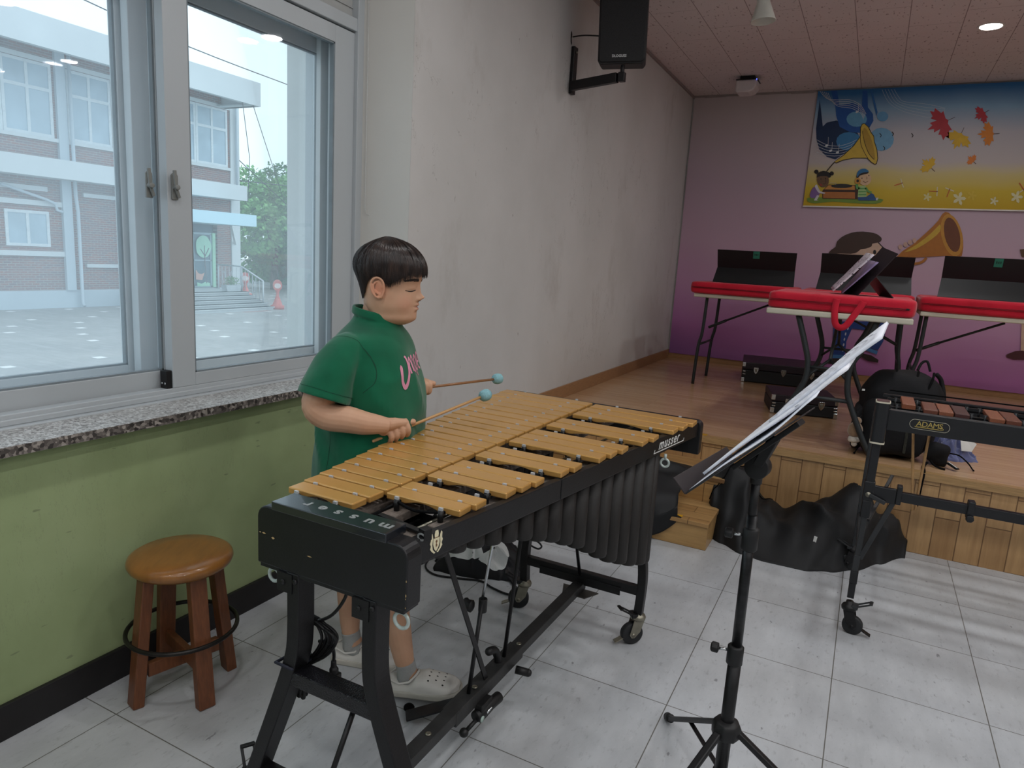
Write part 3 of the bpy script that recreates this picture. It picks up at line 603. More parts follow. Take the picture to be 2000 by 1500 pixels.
for x,z,wx,wz in ((-1.083,.742,.003,.0015),(-1.072,.742,.006,.002),(-1.046,.737,.005,.003),(-.945,.722,.007,.0016),(-.7038,.735,.0012,.003),(-.7038,.706,.0014,.004),(-.704,.699,.001,.002),(-.7038,.681,.0012,.002)):
    q.add([(x-wx,1.0012,z),(x,1.0012,z-wz),(x+wx,1.0012,z),(x,1.0012,z+wz)],[(0,1,2,3)])
q.build('paint_chips',wornpaint,nb)
# far end board
q=vq(); q.prism(rounded(-1.29,-.487,.672,.796,.02),-2.545,-2.503,M=XZ); q.build('end_board',vblack,vib,bevel=.003)
# corner bracket with the white C mark, end hardware
q=vq(); q.bar((-.845,1.10,.804),(-.722,1.078,.802),.014,.006,up=(0,0,1)).bar((-.722,1.072,.80),(-.715,1.09,.80),.02,.024); cb=q.build('damper_adjuster',black_metal,vib,bevel=.001)
text('adjuster_mark','C',.022,Matrix.Translation(V((-.716,1.0605,.80))-VO)@Rx(pi/2),logo,cb,extr=.0003,font_off=.0008)
q=vq(); q.bar((-.80,1.09,.790),(-.735,1.082,.790),.05,.01); q.build('corner_plate',dusty,vib,bevel=.001)
# crest decal and maker's name on the side rail
dirv=V((.0845,.555,0)).normalized(); fr_=frame((0,0,0),dirv,(0,0,1))
def onrail(y,z,e=.0106):
    t=(y-1.02)/.555; p=V((-.732+.0845*t,y,z)); return p+V((dirv.y,-dirv.x,0))*e
cm_=mat('ivory_decal','D8CFAE',.5,var=.05); cm2=mat('decal_brown','6A4A2E',.6)
Mx=frame(onrail(1.108,.775)-VO,dirv,(0,0,1)); 
def sh(f): return [(f*x,f*y) for x,y in ((-.009,.010),(.009,.010),(.0095,-.002),(.006,-.012),(0,-.019),(-.006,-.012),(-.0095,-.002))]
q=MB(); q.prism(sh(1),0,.0005,M=Mx)
for s_ in (-1,1):
    q.prism([(s_*x,y) for x,y in ((.010,.012),(.013,.022),(.017,.018),(.0165,.008),(.019,.002),(.016,-.004),(.018,-.010),(.013,-.016),(.006,-.022),(.002,-.021),(.010,-.013),(.012,-.002))],0,.0005,M=Mx)
q.prism([(-.005,.011),(-.006,.018),(-.004,.026),(.004,.026),(.006,.018),(.005,.011)],0,.0005,M=Mx); crest=q.build('crest_decal',cm_,vib)
q=MB(); q.prism([(-.003,.004),(.001,.006),(.003,.002),(0,-.001),(.003,-.006),(-.001,-.010),(-.002,-.004),(-.001,-.001)],.0006,.0009,M=Mx).prism([(-.007,.0105),(.007,.0105),(.007,.0118),(-.007,.0118)],.0006,.0009,M=Mx); q.build('crest_figure',cm2,crest)
d2=V((.140,.922,0)).normalized(); wht=mat('white_decal','DADAD6',.5)
def onr2(y,z,e=.0106): t=(y-1.578)/.922; return V((-.647+.140*t,y,z))+V((d2.y,-d2.x,0))*e
text('maker_name','musser',.048,frame(onr2(2.245,.772)-VO,d2,(0,0,1)),wht,vib,extr=.0004,shear=.35,font_off=.0005,space=1.22)
q=vq(); q.bar(onr2(2.13,.751),onr2(2.37,.751),.001,.0028,up=(0,0,1)).bar(onr2(2.131,.751),onr2(2.137,.762),.001,.003,up=(0,1,0)).bar(onr2(2.37,.751),onr2(2.374,.760),.001,.003,up=(0,1,0)); q.build('maker_underline',wht,vib)
# resonators
def zb(y):
    T_=[(1.0,.73),(1.145,.722),(1.289,.70),(1.462,.664),(1.617,.61),(1.771,.54),(1.933,.447),(2.095,.377),(2.18,.351),(2.6,.33)]
    for (a,za),(b_,zb_) in zip(T_,T_[1:]):
        if a<=y<=b_: return za+(zb_-za)*(y-a)/(b_-a)
for k in range(18):
    y=1.10+.0605*k+.0004*k*k; y=min(y,2.2); r_=.0245+.0006*k*.6; x=-.752+.155*(y-1.1); b_=zb(y)
    q=vq(); q.tube([(x,y,.748),(x,y,b_+.008),(x,y,b_+.002),(x,y,b_)],[r_,r_,r_*.93,r_*.8],20); q.build('resonator_tube',vtube,vib)
for k in range(22):
    y=(yn[k]+yn[k+1])/2; r_=.021; x=(xl(k)+xrn(y))/2; q=vq(); q.tube([(x,y,.755),(x,y,zb(y))],r_,14); q.build('resonator_tube',vtube,vib)
q=vq(); q.bar((-.752,1.08,.745),(-.575,2.24,.745),.07,.012); q.build('resonator_bank_rail',vtube,vib)
# stand: near frame
def leg(name,path,w_=.034,d=.048):
    q=vq(); q.sweep(catmull(path,4),w_,d,up=(0,1,0)); return q.build(name,black_metal,vib,bevel=.003)
for s_ in (-1,1):
    X=lambda o: -.891+s_*o
    l_=leg('leg',[(X(.101),1.026,.672),(X(.101),1.026,.53),(X(.112),1.026,.46),(X(.154),1.026,.34),(X(.226),1.026,.15),(X(.248),1.026,.085)])
    q=vq(); x=X(.101); q.box((x-.042,1.0,.625),(x+.0,1.003,.668)); q.cyl((x-.025,.9985,.647),(x-.025,1.0,.647),.006,10); q.cyl((x+.008,.9985,.655),(x+.008,1.003,.655),.006,10); q.build('mounting_plate',black_metal,l_)
q=vq(); q.box((-1.02,1.004,.408),(-.762,1.049,.442)); q.build('crossbar',mat('glossy_black_hammered','141317',.22,var=.2,scale=60,bump=.9,bscale=260),vib,bevel=.003)
q=vq(); q.box((-1.105,1.01,.13),(-.68,1.042,.16)); q.build('crossbar',black_metal,vib,bevel=.003)
# far frame
for s_ in (-1,1):
    X=lambda o: -.818+s_*o
    leg('leg',[(X(.165),2.28,.76),(X(.168),2.28,.62),(X(.185),2.28,.48),(X(.220),2.28,.34),(X(.232),2.28,.24),(X(.228),2.28,.115)],.03,.032)
q=vq(); q.box((-1.045,2.266,.185),(-.59,2.294,.218)); q.build('crossbar',black_metal,vib,bevel=.003)
q=vq(); q.box((-.98,2.262,.170),(-.66,2.266,.20)); q.build('reinforcing_plate',black_metal,vib,bevel=.001)
beam_m=mat('scuffed_grey_black_steel','262626',.5,var=.35,scale=25,bump=.1,bscale=200)
q=vq(); q.bar((-.838,1.03,.148),(-.818,2.285,.163),.040,.03); q.build('long_beam',beam_m,vib,bevel=.002)
q=vq(); q.bar((-.834,1.40,.147),(-.829,1.78,.151),.046,.04); q.build('beam_joint_sleeve',beam_m,vib,bevel=.002)
q=vq(); q.prism([(-.885,2.28),(-.745,2.28),(-.775,2.215),(-.862,2.215)],.143,.147); q.build('gusset_plate',mat('grey_gusset','4C4A46',.5,metal=.3),vib)
for y in (1.52,1.78,1.88,1.30):
    q=vq(); q.lathe([(.008,0),(.008,.002),(.0045,.003)],14,c=(-.834+.02*(y-1.2),y,.1665 if y<1.4 or y>1.78 else .171)); q.build('rivet',zinc,vib)
# rods
def rod(a,b_,r,m=black_metal,name='brace_rod'): q=vq(); q.cyl(a,b_,r,10); return q.build(name,m,vib)
q=vq(); q.bar((-.835,1.29,.745),(-.822,1.585,.145),.016,.004,up=(1,0,0)); q.build('flat_brace',black_metal,vib)
rod((-.83,1.80,.74),(-.83,1.695,.165),.006); rod((-.82,2.04,.74),(-.82,2.27,.205),.006)
rod((-.83,1.632,.74),(-.83,1.538,.415),.004,chrome,'pedal_rod'); rod((-.83,1.540,.42),(-.83,1.49,.16),.006,black_metal,'pedal_rod')
rod((-.845,1.045,.42),(-.87,.93,.16),.006)
q=vq(); q.cyl((-.83,1.545,.385),(-.83,1.545,.425),.012,12); kb=q.build('rod_clamp',black_plastic,vib,bevel=.002)
q=vq(); q.lathe([(.006,0),(.018,.006),(.016,.02),(.02,.028),(.012,.034)],9,M=T(-.85,1.53,.40)@Ry(-pi/2)); q.build('wing_knob',black_plastic,kb,bevel=.002)
# beam handle, crank, lower knob
q=vq(); q.tube(catmull([(-.832,1.665,.165),(-.834,1.66,.19),(-.838,1.645,.215),(-.842,1.62,.222)],5),[.012]*16,14); q.ball((-.842,1.62,.222),.012,12); q.build('clamp_handle',black_plastic,vib)
q=vq(); q.tube([(-.80,1.72,.125),(-.765,1.735,.118)],[.012,.012],12); q.ball((-.765,1.735,.118),.012,12); q.build('clamp_handle',black_plastic,vib)
q=vq(); q.box((-.815,1.50,.085),(-.79,1.56,.135)); q.cyl((-.805,1.49,.105),(-.79,1.60,.11),.016,14); hb=q.build('pedal_hinge_block',black_plastic,vib,bevel=.003)
q=vq(); q.cyl((-.789,1.50,.10),(-.786,1.50,.10),.009,16); q.build('hinge_cap',mat('pale_cap','A8BDB4',.4),hb)
q=vq(); q.cyl((-.785,1.565,.112),(-.785,1.52,.108),.0035,8); q.build('hinge_spring',chrome,hb)
q=vq(); q.tube([(-.80,1.485,.10),(-.81,1.455,.085)],.006,8); q.ball((-.815,1.45,.08),.013,14); q.build('crank_ball',black_plastic,hb)
# pedal under the right foot
q=vq(); q.add([(-1.045,1.505,.022),(-1.02,1.475,.018),(-.84,1.585,.085),(-.865,1.615,.088)],[(0,1,2,3)]); pd=q.build('pedal',mat('worn_black_pedal','232325',.35,metal=.4,var=.3,scale=30),vib,solid=.006)
q=vq(); q.ball((-1.05,1.53,.016),.016,10,sq=(1.1,1,.8)); q.build('pedal_foot',felt,pd)
# casters
def caster(name,loc,rz,parent,grey=True,wr=.040,lever=True,lm=None):
    hm=zinc if grey else black_metal
    e=bpy.data.objects.new(name,None); C.objects.link(e); e.parent=parent; e.location=loc; e.rotation_euler=(0,0,rz)
    q=MB(); q.tube([(-.012,.02,wr),(-.010,.02,wr),(.010,.02,wr),(.012,.02,wr)],[wr*.86,wr,wr,wr*.86],28); q.build('wheel',mat('rubber_wheel','1F2022',.6,var=.1),e)
    q=MB(); q.cyl((-.020,.02,wr),(.020,.02,wr),.007,12); q.build('axle',hm,e)
    for s_ in (-1,1):
        q=MB(); q.prism([(-.018,.095),(.022,.095),(.034,wr),(.026,wr-.012),(.014,wr-.012),(-.006,wr+.012)],s_*.016,s_*.019,M=Matrix(((0,0,1,0),(1,0,0,0),(0,1,0,0),(0,0,0,1)))); q.build('fork_plate',hm,e,bevel=.002)
    q=MB(); q.lathe([(.014,.092),(.026,.094),(.028,.104),(.024,.112),(.014,.118),(.013,.128)],22); q.build('swivel_head',hm,e)
    if lever:
        q=MB(); q.bar((-.014,.012,.108),(-.014,.075,.142),.007,.006).bar((.014,.012,.108),(.014,.075,.142),.007,.006).bar((-.017,.072,.1405),(.017,.072,.1405),.012,.006).bar((-.02,.02,.112),(.02,.02,.112),.022,.014); q.build('brake_lever',lm or black_plastic,e,bevel=.002)
        q=MB(); q.bar((0,.045,.03),(0,.085,.012),.022,.005); q.build('brake_tab',hm,e,bevel=.002)
    return e
caster('caster',V((-.590,2.28,0))-VO,2.3,vib); caster('caster',V((-1.046,2.28,0))-VO,2.0,vib); caster('caster',V((-1.139,1.026,0))-VO,1.0,vib); caster('caster',V((-.643,1.026,0))-VO,-1.0,vib)
# eye rings wrapped in tape
rm=mat('silver_wrapped_ring','AEB9B4',.45,metal=.2,var=.2,scale=80)
for x,y,z,r_ in ((-1.066,1.024,.640,.0145),(-.728,1.024,.638,.0165),(-.515,2.13,.728,.013)):
    q=vq(); q.tube([(x+r_*math.cos(a*pi/14),y,z+r_*math.sin(a*pi/14)) for a in range(28)],.0038,10,closed=True); er=q.build('eye_ring',rm,vib)
    q=vq(); q.cyl((x,y,z+r_),(x,y,z+r_+.016),.0045,10); q.build('eye_stem',rm,er)
# mains cable bundle tied to the left near leg
cabm=mat('black_rubber_cable','131314',.45); q=MB(); random.seed(3)
q.tube(catmull([(-.893,1.06,.668),(-.907,1.07,.615),(-.942,1.07,.563),(-.985,1.068,.535),(-1.012,1.062,.532)],6),.0038,8)
for k in range(7):
    a_=k*.008; y_=1.062+.006*(k%3)
    q.tube(catmull([(-1.022,y_,.534),(-1.0+a_*.6,y_,.543-a_*.3),(-.978+a_*.9,y_,.530-a_*.2),(-.968+a_*.8,y_+.004,.500),(-.985+a_*.6,y_+.004,.462),(-1.012+a_*.3,y_,.430),(-1.040,y_,.395),(-1.052+a_*.5,y_,.350),(-1.040+a_*.5,y_,.338),(-1.030+a_*.3,y_,.370),(-1.024,y_,.430),(-1.014+a_*.2,y_-.004,.490)],5,closed=True),.0037,7)
q.tube(catmull([(-.985,1.075,.483),(-.958,1.08,.487),(-.948,1.082,.465),(-.948,1.082,.440)],6),.0038,8)
cb_=tag(q.build('power_cable',cabm),'coiled black power cable tied to the near left leg of the vibraphone','cable')
q=MB(T(*(-cb_.location))); q.tube([(-.948,1.082,.445),(-.948,1.082,.43),(-.947,1.082,.425),(-.946,1.082,.40)],[.006,.007,.0105,.0105],10); q.box((-.957,1.072,.388),(-.933,1.092,.416)); q.build('plug',black_plastic,cb_,bevel=.003)
q=MB(T(*(-cb_.location))); q.tube([(-1.040,1.052,.447),(-1.02,1.082,.440),(-.995,1.07,.442),(-.992,1.0,.452),(-1.036,.998,.455)],.004,6,closed=True); q.build('cable_tie',mat('dark_blue_tie','1B1D2B',.7),cb_)
# ================================================================ BOY
from mathutils import noise as mn
BO_=V((-1.31,1.62,0)); BR=math.atan2(.3401,.9404)
boy=thing('person','person in a green t-shirt bending over the vibraphone holding two blue mallets','person',BO_,BR)
def lerp_tab(tab,z):
    z=max(tab[0][0],min(tab[-1][0],z))
    for i in range(len(tab)-1):
        if tab[i][0]<=z<=tab[i+1][0]:
            p0=tab[max(0,i-1)]; p1=tab[i]; p2=tab[i+1]; p3=tab[min(len(tab)-1,i+2)]; t=(z-p1[0])/(p2[0]-p1[0]); h=p2[0]-p1[0]; out=[]
            for k in range(1,len(p1)):
                m1=(p2[k]-p0[k])/max(1e-6,p2[0]-p0[0])*h; m2=(p3[k]-p1[k])/max(1e-6,p3[0]-p1[0])*h
                out.append((2*t**3-3*t*t+1)*p1[k]+(t**3-2*t*t+t)*m1+(-2*t**3+3*t*t)*p2[k]+(t**3-t*t)*m2)
            return out
    return list(tab[-1][1:])
# z, front, back, half width
HT=[(1.131,.112,.050,.030),(1.137,.128,.036,.047),(1.148,.1425,.020,.059),(1.165,.1475,.010,.0625),(1.185,.149,.000,.069),(1.205,.151,-.004,.0715),(1.225,.151,-.010,.0720),(1.245,.1535,-.016,.0715),(1.265,.158,-.021,.0715),(1.285,.159,-.025,.072),(1.31,.153,-.025,.0715),(1.333,.136,-.016,.064),(1.352,.110,.004,.047),(1.364,.083,.030,.026),(1.368,.062,.048,.010)]
def gs(x,s): return math.exp(-(x/s)**2)
def headpt(th,z,off=0):
    f,b,w_=lerp_tab(HT,z); c_=.052; cx=min(max(c_,b+.003),f-.003); ct,st_=math.cos(th),math.sin(th)
    ex=.92 if ct>0 else 1.0
    x=cx+(f-cx if ct>0 else cx-b)*(abs(ct)**ex)*(1 if ct>0 else -1); y=w_*(abs(st_)**.95)*(1 if st_>0 else -1)
    d=0
    if ct>0:
        a=abs(y)
        nz=gs(z-1.213,.0085)*.0165*gs(a,.0085)+gs(z-1.224,.012)*.008*gs(a,.0075)+gs(z-1.240,.012)*.004*gs(a,.008)+gs(z-1.2085,.0055)*.0075*gs(a-.0105,.0055)
        lip=gs(z-1.1925,.0042)*.0062*gs(a,.014)+gs(z-1.1795,.0048)*.0062*gs(a,.012)-gs(z-1.1862,.0020)*.0045*gs(a,.018)-gs(z-1.170,.005)*.003*gs(a,.014)+gs(z-1.200,.004)*(-.001)*gs(a,.004)
        eye=-gs(z-1.2385,.0095)*.0048*gs(a-.033,.015)+gs(z-1.2400,.0062)*.0040*gs(a-.033,.012)-gs(z-1.2345,.0016)*.0016*gs(a-.033,.012)
        brow=gs(z-1.262,.007)*.002*gs(a-.033,.02); chin=gs(z-1.150,.008)*.003*gs(a,.014); chk=gs(z-1.190,.02)*.0035*gs(a-.05,.016)
        d=nz+lip+eye+brow+chin+chk
    n=V((math.cos(th)*(1.0),math.sin(th)*1.0,0)); n.normalize(); 
    if abs(y)<.03 and ct>0: n=V((1,0,0)).lerp(n,abs(y)/.03).normalized()
    return V((x,y,z))+n*(d+off)
sk=MB()
NZ=120; NT=120
rings=[]
for i in range(NZ+1):
    z=1.131+(1.368-1.131)*i/NZ; rings.append([headpt(2*pi*j/NT,z) for j in range(NT)])
sk.grid(rings,closed_v=True); o0=len(sk.v)
sk.v+= [V((.08,0,1.1305)),V((.055,0,1.3695))]
for j in range(NT): sk.f.append((o0,(j+1)%NT,j)); sk.sm.append(True); sk.mi.append(0); sk.f.append((o0+1,NZ*NT+j,NZ*NT+(j+1)%NT)); sk.sm.append(True); sk.mi.append(0)
# ears
for s_ in (-1,1):
    c_=V((.059,s_*.0745,1.238)); ax=V((-.16,0,1)).normalized(); fx_=V((1,0,.16)).normalized(); out=V((-.25,s_,0)).normalized()
    def ep(u,r_,o=0): return c_+ax*math.sin(u)*.028*r_+fx_*math.cos(u)*.0165*r_*(1+.18*math.sin(u))+out*(o+.010*(1-math.cos(u))*.5)
    sk.tube([ep(2*pi*k/20,1,.004) for k in range(20)],.0036,8,closed=True)
    sk.tube([ep(2*pi*k/20,.62,.001) for k in range(5,17)],.0028,8)
    sk.ball(c_+out*.002,1,14,sq=(.0135,.0040,.024)); sk.ball(c_-ax*.024+out*.004+fx_*.003,1,12,sq=(.0085,.0048,.0085)); sk.ball(c_+fx_*.010+out*.003,1,10,sq=(.004,.004,.006))
# neck, trunk
sk.tube(catmull([(.0,0,1.05),(.022,0,1.10),(.035,0,1.14),(.045,0,1.19),(.05,0,1.24)],4),[.060]*4+[.054]*4+[.052]*4+[.055]*5,24)
sk.tube([(.045,0,1.12),(.068,0,1.150),(.085,0,1.165)],[.032,.034,.032],18)
sk.tube(catmull([(.01,0,.55),(.01,0,.70),(.015,0,.85),(.01,0,.98),(.0,0,1.06),(.01,0,1.09)],4),[.095]*5+[.11]*8+[.10]*4+[.07]*4,20)
def limb(pts,rs,n=18): 
    q=catmull(pts,4); R_=[]
    for i in range(len(q)):
        t=i/4; k=min(int(t),len(rs)-2); u=t-k; R_.append(rs[k]*(1-u)+rs[k+1]*u)
    sk.tube(q,R_,n)
limb([(-.01,-.09,1.05),(-.03,-.155,1.01),(-.055,-.19,.955),(-.068,-.205,.912),(-.035,-.205,.888),(.02,-.193,.881),(.06,-.180,.872),(.092,-.163,.867),(.116,-.147,.861)],[.045,.049,.047,.0385,.0385,.037,.033,.0275,.0225])
sk.ball((.10,.125,.922),.026,14)
limb([(-.01,.09,1.05),(-.03,.155,1.01),(-.055,.19,.955),(-.065,.20,.915),(-.03,.195,.905),(.03,.17,.91),(.07,.145,.918),(.10,.125,.922)],[.045,.049,.047,.041,.041,.0385,.033,.026])
def fist(wr,S0,sd,out,up,ts,side,knz):
    """wrist, stick butt, stick direction, out: away from palm, positions along the stick of the four fingers"""
    sd=V(sd).normalized(); out=V(out); out=(out-sd*out.dot(sd)).normalized(); up=V(up); up=(up-sd*up.dot(sd)-out*up.dot(out)).normalized(); K=[]
    for i,t in enumerate(ts):
        P=V(S0)+sd*t; K_=P+up*knz[i]+out*(.004-.002*i)
        K.append(K_); r0=(.0098,.0100,.0095,.0083)[i]
        pip=P+out*.0195+up*.011; dip=P+out*.0135-up*.0125; tip=P-out*.006-up*.0145
        q=catmull([K_-out*.012,K_,pip,dip,tip],5); R_=[r0*1.12*(1-k/len(q))+r0*.84*(k/len(q)) for k in range(len(q))]
        sk.tube(q,R_,12); sk.ball(tip,r0*.84,10); sk.ball(K_,r0*1.14,10)
        sk.tube([V(wr),V(wr).lerp(K_,.55)+up*.003,K_],[.0225,.0180,r0*1.22],14)
        sk.tube([V(wr)-up*.010,V(wr).lerp(P,.6)+up*.003,P+up*.013-out*.006],[.016,.0165,.012],12)
    P=V(S0)+sd*(ts[0]+.012); b=V(wr).lerp(K[0],.30)+V(side)*.004-up*.006
    q=catmull([b,V(wr).lerp(P,.62)+V(side)*.009+up*.002,P-out*.007+up*.012+V(side)*.003,P+sd*.020-out*.003+up*.0095],5)
    sk.tube(q,[.0145-.0055*k/len(q) for k in range(len(q))],12); sk.ball(q[-1],.0090,12); return q
S1=V((.081,-.159,.817)); D1=(V((.345,.120,.9165))-S1).normalized()
th1=fist((.098,-.160,.864),S1,D1,(.62,-.60,-.45),(.32,-.30,.88),(.100,.081,.062,.045),(-.4,.8,.3),(.027,.030,.028,.024))
S2=V((.345,.365,.927)); D2=(S2-V((.155,.12,.925))).normalized(); S2=S2-D2*.395
th2=fist((.098,.128,.924),S2,D2,(.8,-.2,.1),(.1,.15,1),(.085,.068,.052,.036),(0,-1,0),(.018,.019,.018,.016))
# legs and ankles
limb([(-.01,-.075,.62),(.04,-.085,.50),(.095,-.092,.40),(.118,-.092,.33),(.140,-.092,.26),(.162,-.092,.16),(.178,-.092,.095),(.195,-.092,.06)],[.080,.068,.050,.045,.0435,.034,.0275,.028])
limb([(-.01,.075,.62),(-.02,.068,.50),(-.032,.058,.40),(-.045,.052,.33),(-.055,.05,.26),(-.054,.048,.16),(-.048,.046,.095),(-.035,.046,.06)],[.080,.068,.050,.045,.0435,.034,.0275,.028])
limb([(.178,-.092,.07),(.21,-.094,.055),(.25,-.096,.05)],[.024,.022,.018],14)
limb([(-.05,.046,.05),(-.02,.046,.038),(.01,.046,.034)],[.022,.020,.016],14)
# skin
g=G('boy_skin',rough=.5,spec=.35,sss=.06)
c=g.ramp(g.noise(14,None,4),(.3,'BD9276'),(.7,'C79E82'))
def blob(cx,cy,cz,r0,r1,sy=1,sz=1):
    v=g.mapv((1,1/sy,1/sz),loc=(-cx,-cy/sy,-cz/sz)); n_=g.n.new('ShaderNodeVectorMath'); n_.operation='LENGTH'; g.l.new(v,n_.inputs[0]); return g.ramp(n_.outputs['Value'],(r0,1),(r1,0))
c=g.mix(g.mth('MULTIPLY',blob(.158,0,1.1862,.007,.0125,1.5,.75),.9),c,rgb('AD6A60'))
for s_ in (-1,1):
    c=g.mix(g.mth('MULTIPLY',blob(.059,s_*.085,1.235,.01,.034),.5),c,rgb('C9785A'))
    c=g.mix(g.mth('MULTIPLY',blob(.13,s_*.05,1.195,.008,.035),.28),c,rgb('B8705A'))
g.col(c).bump(g.noise(420,None,2),.06,.001)
skin=g.m
bd=sk.build('body',skin,boy)
m_=bd.modifiers.new('remesh','REMESH'); m_.mode='VOXEL'; m_.voxel_size=.0020; m_.use_smooth_shade=True
m_=bd.modifiers.new('smooth','SMOOTH'); m_.factor=.5; m_.iterations=2
# facial hair lines
hairm=mat('boy_hair_dark','17110F',.42,var=.25,scale=50,spec=.5)
for s_ in (-1,1):
    pts=[]
    for k in range(9):
        u=k/8; th=s_*(.24+.50*u); pts.append(headpt(th,1.2348-.0030*math.sin(pi*u)-.0012*u,.0008))
    MB().tube(pts,[.0006+.0011*math.sin(pi*min(1,.15+k/8*.8)) for k in range(9)],6).build('eyelash',hairm,boy)
    pts=[headpt(s_*(.20+.60*k/8),1.2600+.0045*math.sin(pi*min(1,.2+k/8*.75)),.0005) for k in range(9)]
    q=MB(); random.seed(7)
    for k in range(320):
        u=random.random(); th=s_*(.20+.60*u); z=1.2595+.0045*math.sin(pi*min(1,.2+u*.75))+random.gauss(0,.0021)*(1-.5*u); a=headpt(th,z,.0008); b_=headpt(th+s_*.06,z+.0015-.002*u,.0016); q.tube([a,b_],[.00055,.0003],4)
    q.build('eyebrow',mat('brow_hair_brown','33261F',.6,var=.3,scale=90),boy)
# nostril and mouth line
MB().tube([headpt(s,1.1865+abs(s)*-.010,.0002) for s in [(-.20+.4*k/10) for k in range(11)]],.0008,6).build('mouth_line',mat('mouth_line_red','6E3A36',.6),boy)
q=MB(); q.ball(headpt(-.075,1.2035,.0005),.0024,8,sq=(1,.8,.6)); q.build('nostril',mat('nostril_dark','4A2A22',.7),boy)
q=MB(); q.ball(headpt(.075,1.2035,.0005),.0024,8,sq=(1,.8,.6)); q.build('nostril',mat('nostril_dark','4A2A22',.7),boy)
# hair: shell plus strands from the crown
def hairline(th):
    a=abs((th+pi)%(2*pi)-pi)
    tab=[(0,1.282),(.35,1.281),(.62,1.276),(.85,1.268),(1.05,1.256),(1.25,1.243),(1.38,1.243),(1.50,1.262),(1.72,1.264),(1.95,1.250),(2.25,1.215),(2.7,1.202),(3.15,1.200)]
    for (a0,z0),(a1,z1) in zip(tab,tab[1:]):
        if a0<=a<=a1: return z0+(z1-z0)*(a-a0)/(a1-a0)
    return 1.2
def hoff(th,z):
    a=abs((th+pi)%(2*pi)-pi); top=.0125+.003*gs(z-1.30,.04)
    low=.0045 if a>1.2 else .0105; t=max(0,min(1,(z-(1.245 if a>1.2 else 1.20))/.045)); t=t*t*(3-2*t); return low*(1-t)+top*t
CR=V((.055,0,1.372))
def hairpt(th,s,ext=0,lift=0):
    """s 0 at the crown, 1 at the hairline"""
    zl=hairline(th)-ext; c_=math.cos(s*pi/2); z=zl+(1.3675-zl)*c_**.85; p=headpt(th,max(1.14,z),hoff(th,z)*(1-c_**6)+lift*(1-c_**6))
    k=c_**14; p=p.lerp(V((CR.x+math.cos(th)*.05*s,math.sin(th)*.05*s,p.z)),k*.6); p.z+=.0125*c_**2+lift*c_; p.x+=.008*c_**2*math.sin(s*pi)
    return p
hm=MB(); P=[[hairpt(2*pi*j/96,i/28,-.006,-.001) for j in range(96)] for i in range(29)]; P+= [[headpt(2*pi*j/96,max(1.14,hairline(2*pi*j/96)+.006),-.003) for j in range(96)]]
hm.grid(P,closed_v=True)
random.seed(12)
for k in range(3600):
    th=random.uniform(0,2*pi); a=abs((th+pi)%(2*pi)-pi); s0=random.uniform(.02,.75)*(1 if k%3 else .1); ext=random.uniform(-.004,.005)
    if a<1.0: ext=random.uniform(-.006,.009)+.004*math.sin(th*23)
    if a>1.35: ext=random.uniform(-.010,.001)
    dth=random.gauss(0,.05); lift=random.uniform(.0002,.0016); pts=[]; N_=8; w_=random.uniform(.0005,.0011)
    cl=.0022*math.sin(th*44)+.0016*math.sin(th*71+1)+.0012*math.sin(th*23)
    for i in range(N_+1):
        s=s0+(1-s0)*i/N_; pts.append(hairpt(th+dth*s,s,ext*s*s,lift+cl*s*(1-s)*2))
    vs=[]
    for i,p in enumerate(pts):
        t=(pts[min(i+1,N_)]-pts[max(i-1,0)]).normalized(); c_=V((.05,0,1.28)); n=(p-c_).normalized(); b_=t.cross(n).normalized()*w_*(1-.85*(i/N_)**4); vs+=[p-b_,p+n*.0004,p+b_]
    hm.add(vs,[(i*3+j,i*3+j+1,i*3+j+4,i*3+j+3) for i in range(N_) for j in (0,1)],True)
g=G('boy_hair',rough=.34,spec=.5); g.b.inputs['Anisotropic'].default_value=.5
g.col(g.ramp(g.noise(60,g.mapv((1,1,.25)),3),(.3,'15100F'),(.55,'2C211D'),(.8,'493830')))
hm.build('hair',g.m,boy)
# ---- t-shirt
TT=[(.575,.166,-.147,.160),(.66,.168,-.141,.163),(.757,.170,-.133,.165),(.82,.172,-.130,.165),(.88,.175,-.125,.164),(.93,.172,-.120,.162),(.98,.161,-.114,.160),(1.03,.146,-.106,.156),(1.07,.134,-.094,.149),(1.093,.124,-.080,.135),(1.110,.114,-.066,.110),(1.125,.104,-.052,.085),(1.140,.102,-.040,.068),(1.152,.098,-.034,.060)]
def torso(th,z,off=0):
    f,b,w_=lerp_tab(TT,z); cx=(f+b)/2; ct,st_=math.cos(th),math.sin(th); p=V((cx+(f-b)/2*abs(ct)**.9*(1 if ct>0 else -1),w_*abs(st_)**.9*(1 if st_>0 else -1),z))
    n=V((ct,st_,0)); q_=V((p.x*7,p.y*7,p.z*3.2)); d=.006*mn.noise(q_)+.0035*mn.noise(q_*2.3)+.008*(1-abs(mn.noise(V((p.x*9+z*5,p.y*9,z*6))))*2.4)*max(0,min(1,(1.09-z)/.1))
    if z<1.06:  # pulls running down from the arm holes and round the waist
        a=abs(abs(th)-1.25) ; d+=.0040*math.sin(26*(z+.28*math.cos(th))+3*mn.noise(q_*.6))*max(0,1-a/1.3)*max(0,min(1,(1.06-z)/.1))
    return p+n*(d+off)
sh_=MB(); NS=64
P=[[torso((2*pi*j/NS+pi)%(2*pi)-pi,.575+(1.152-.575)*i/70) for j in range(NS)] for i in range(71)]; sh_.grid(P,closed_v=True); o0=0
sh_.f.append(tuple(reversed(range(NS)))); sh_.sm.append(True); sh_.mi.append(0); sh_.f.append(tuple(70*NS+j for j in range(NS))); sh_.sm.append(True); sh_.mi.append(0)
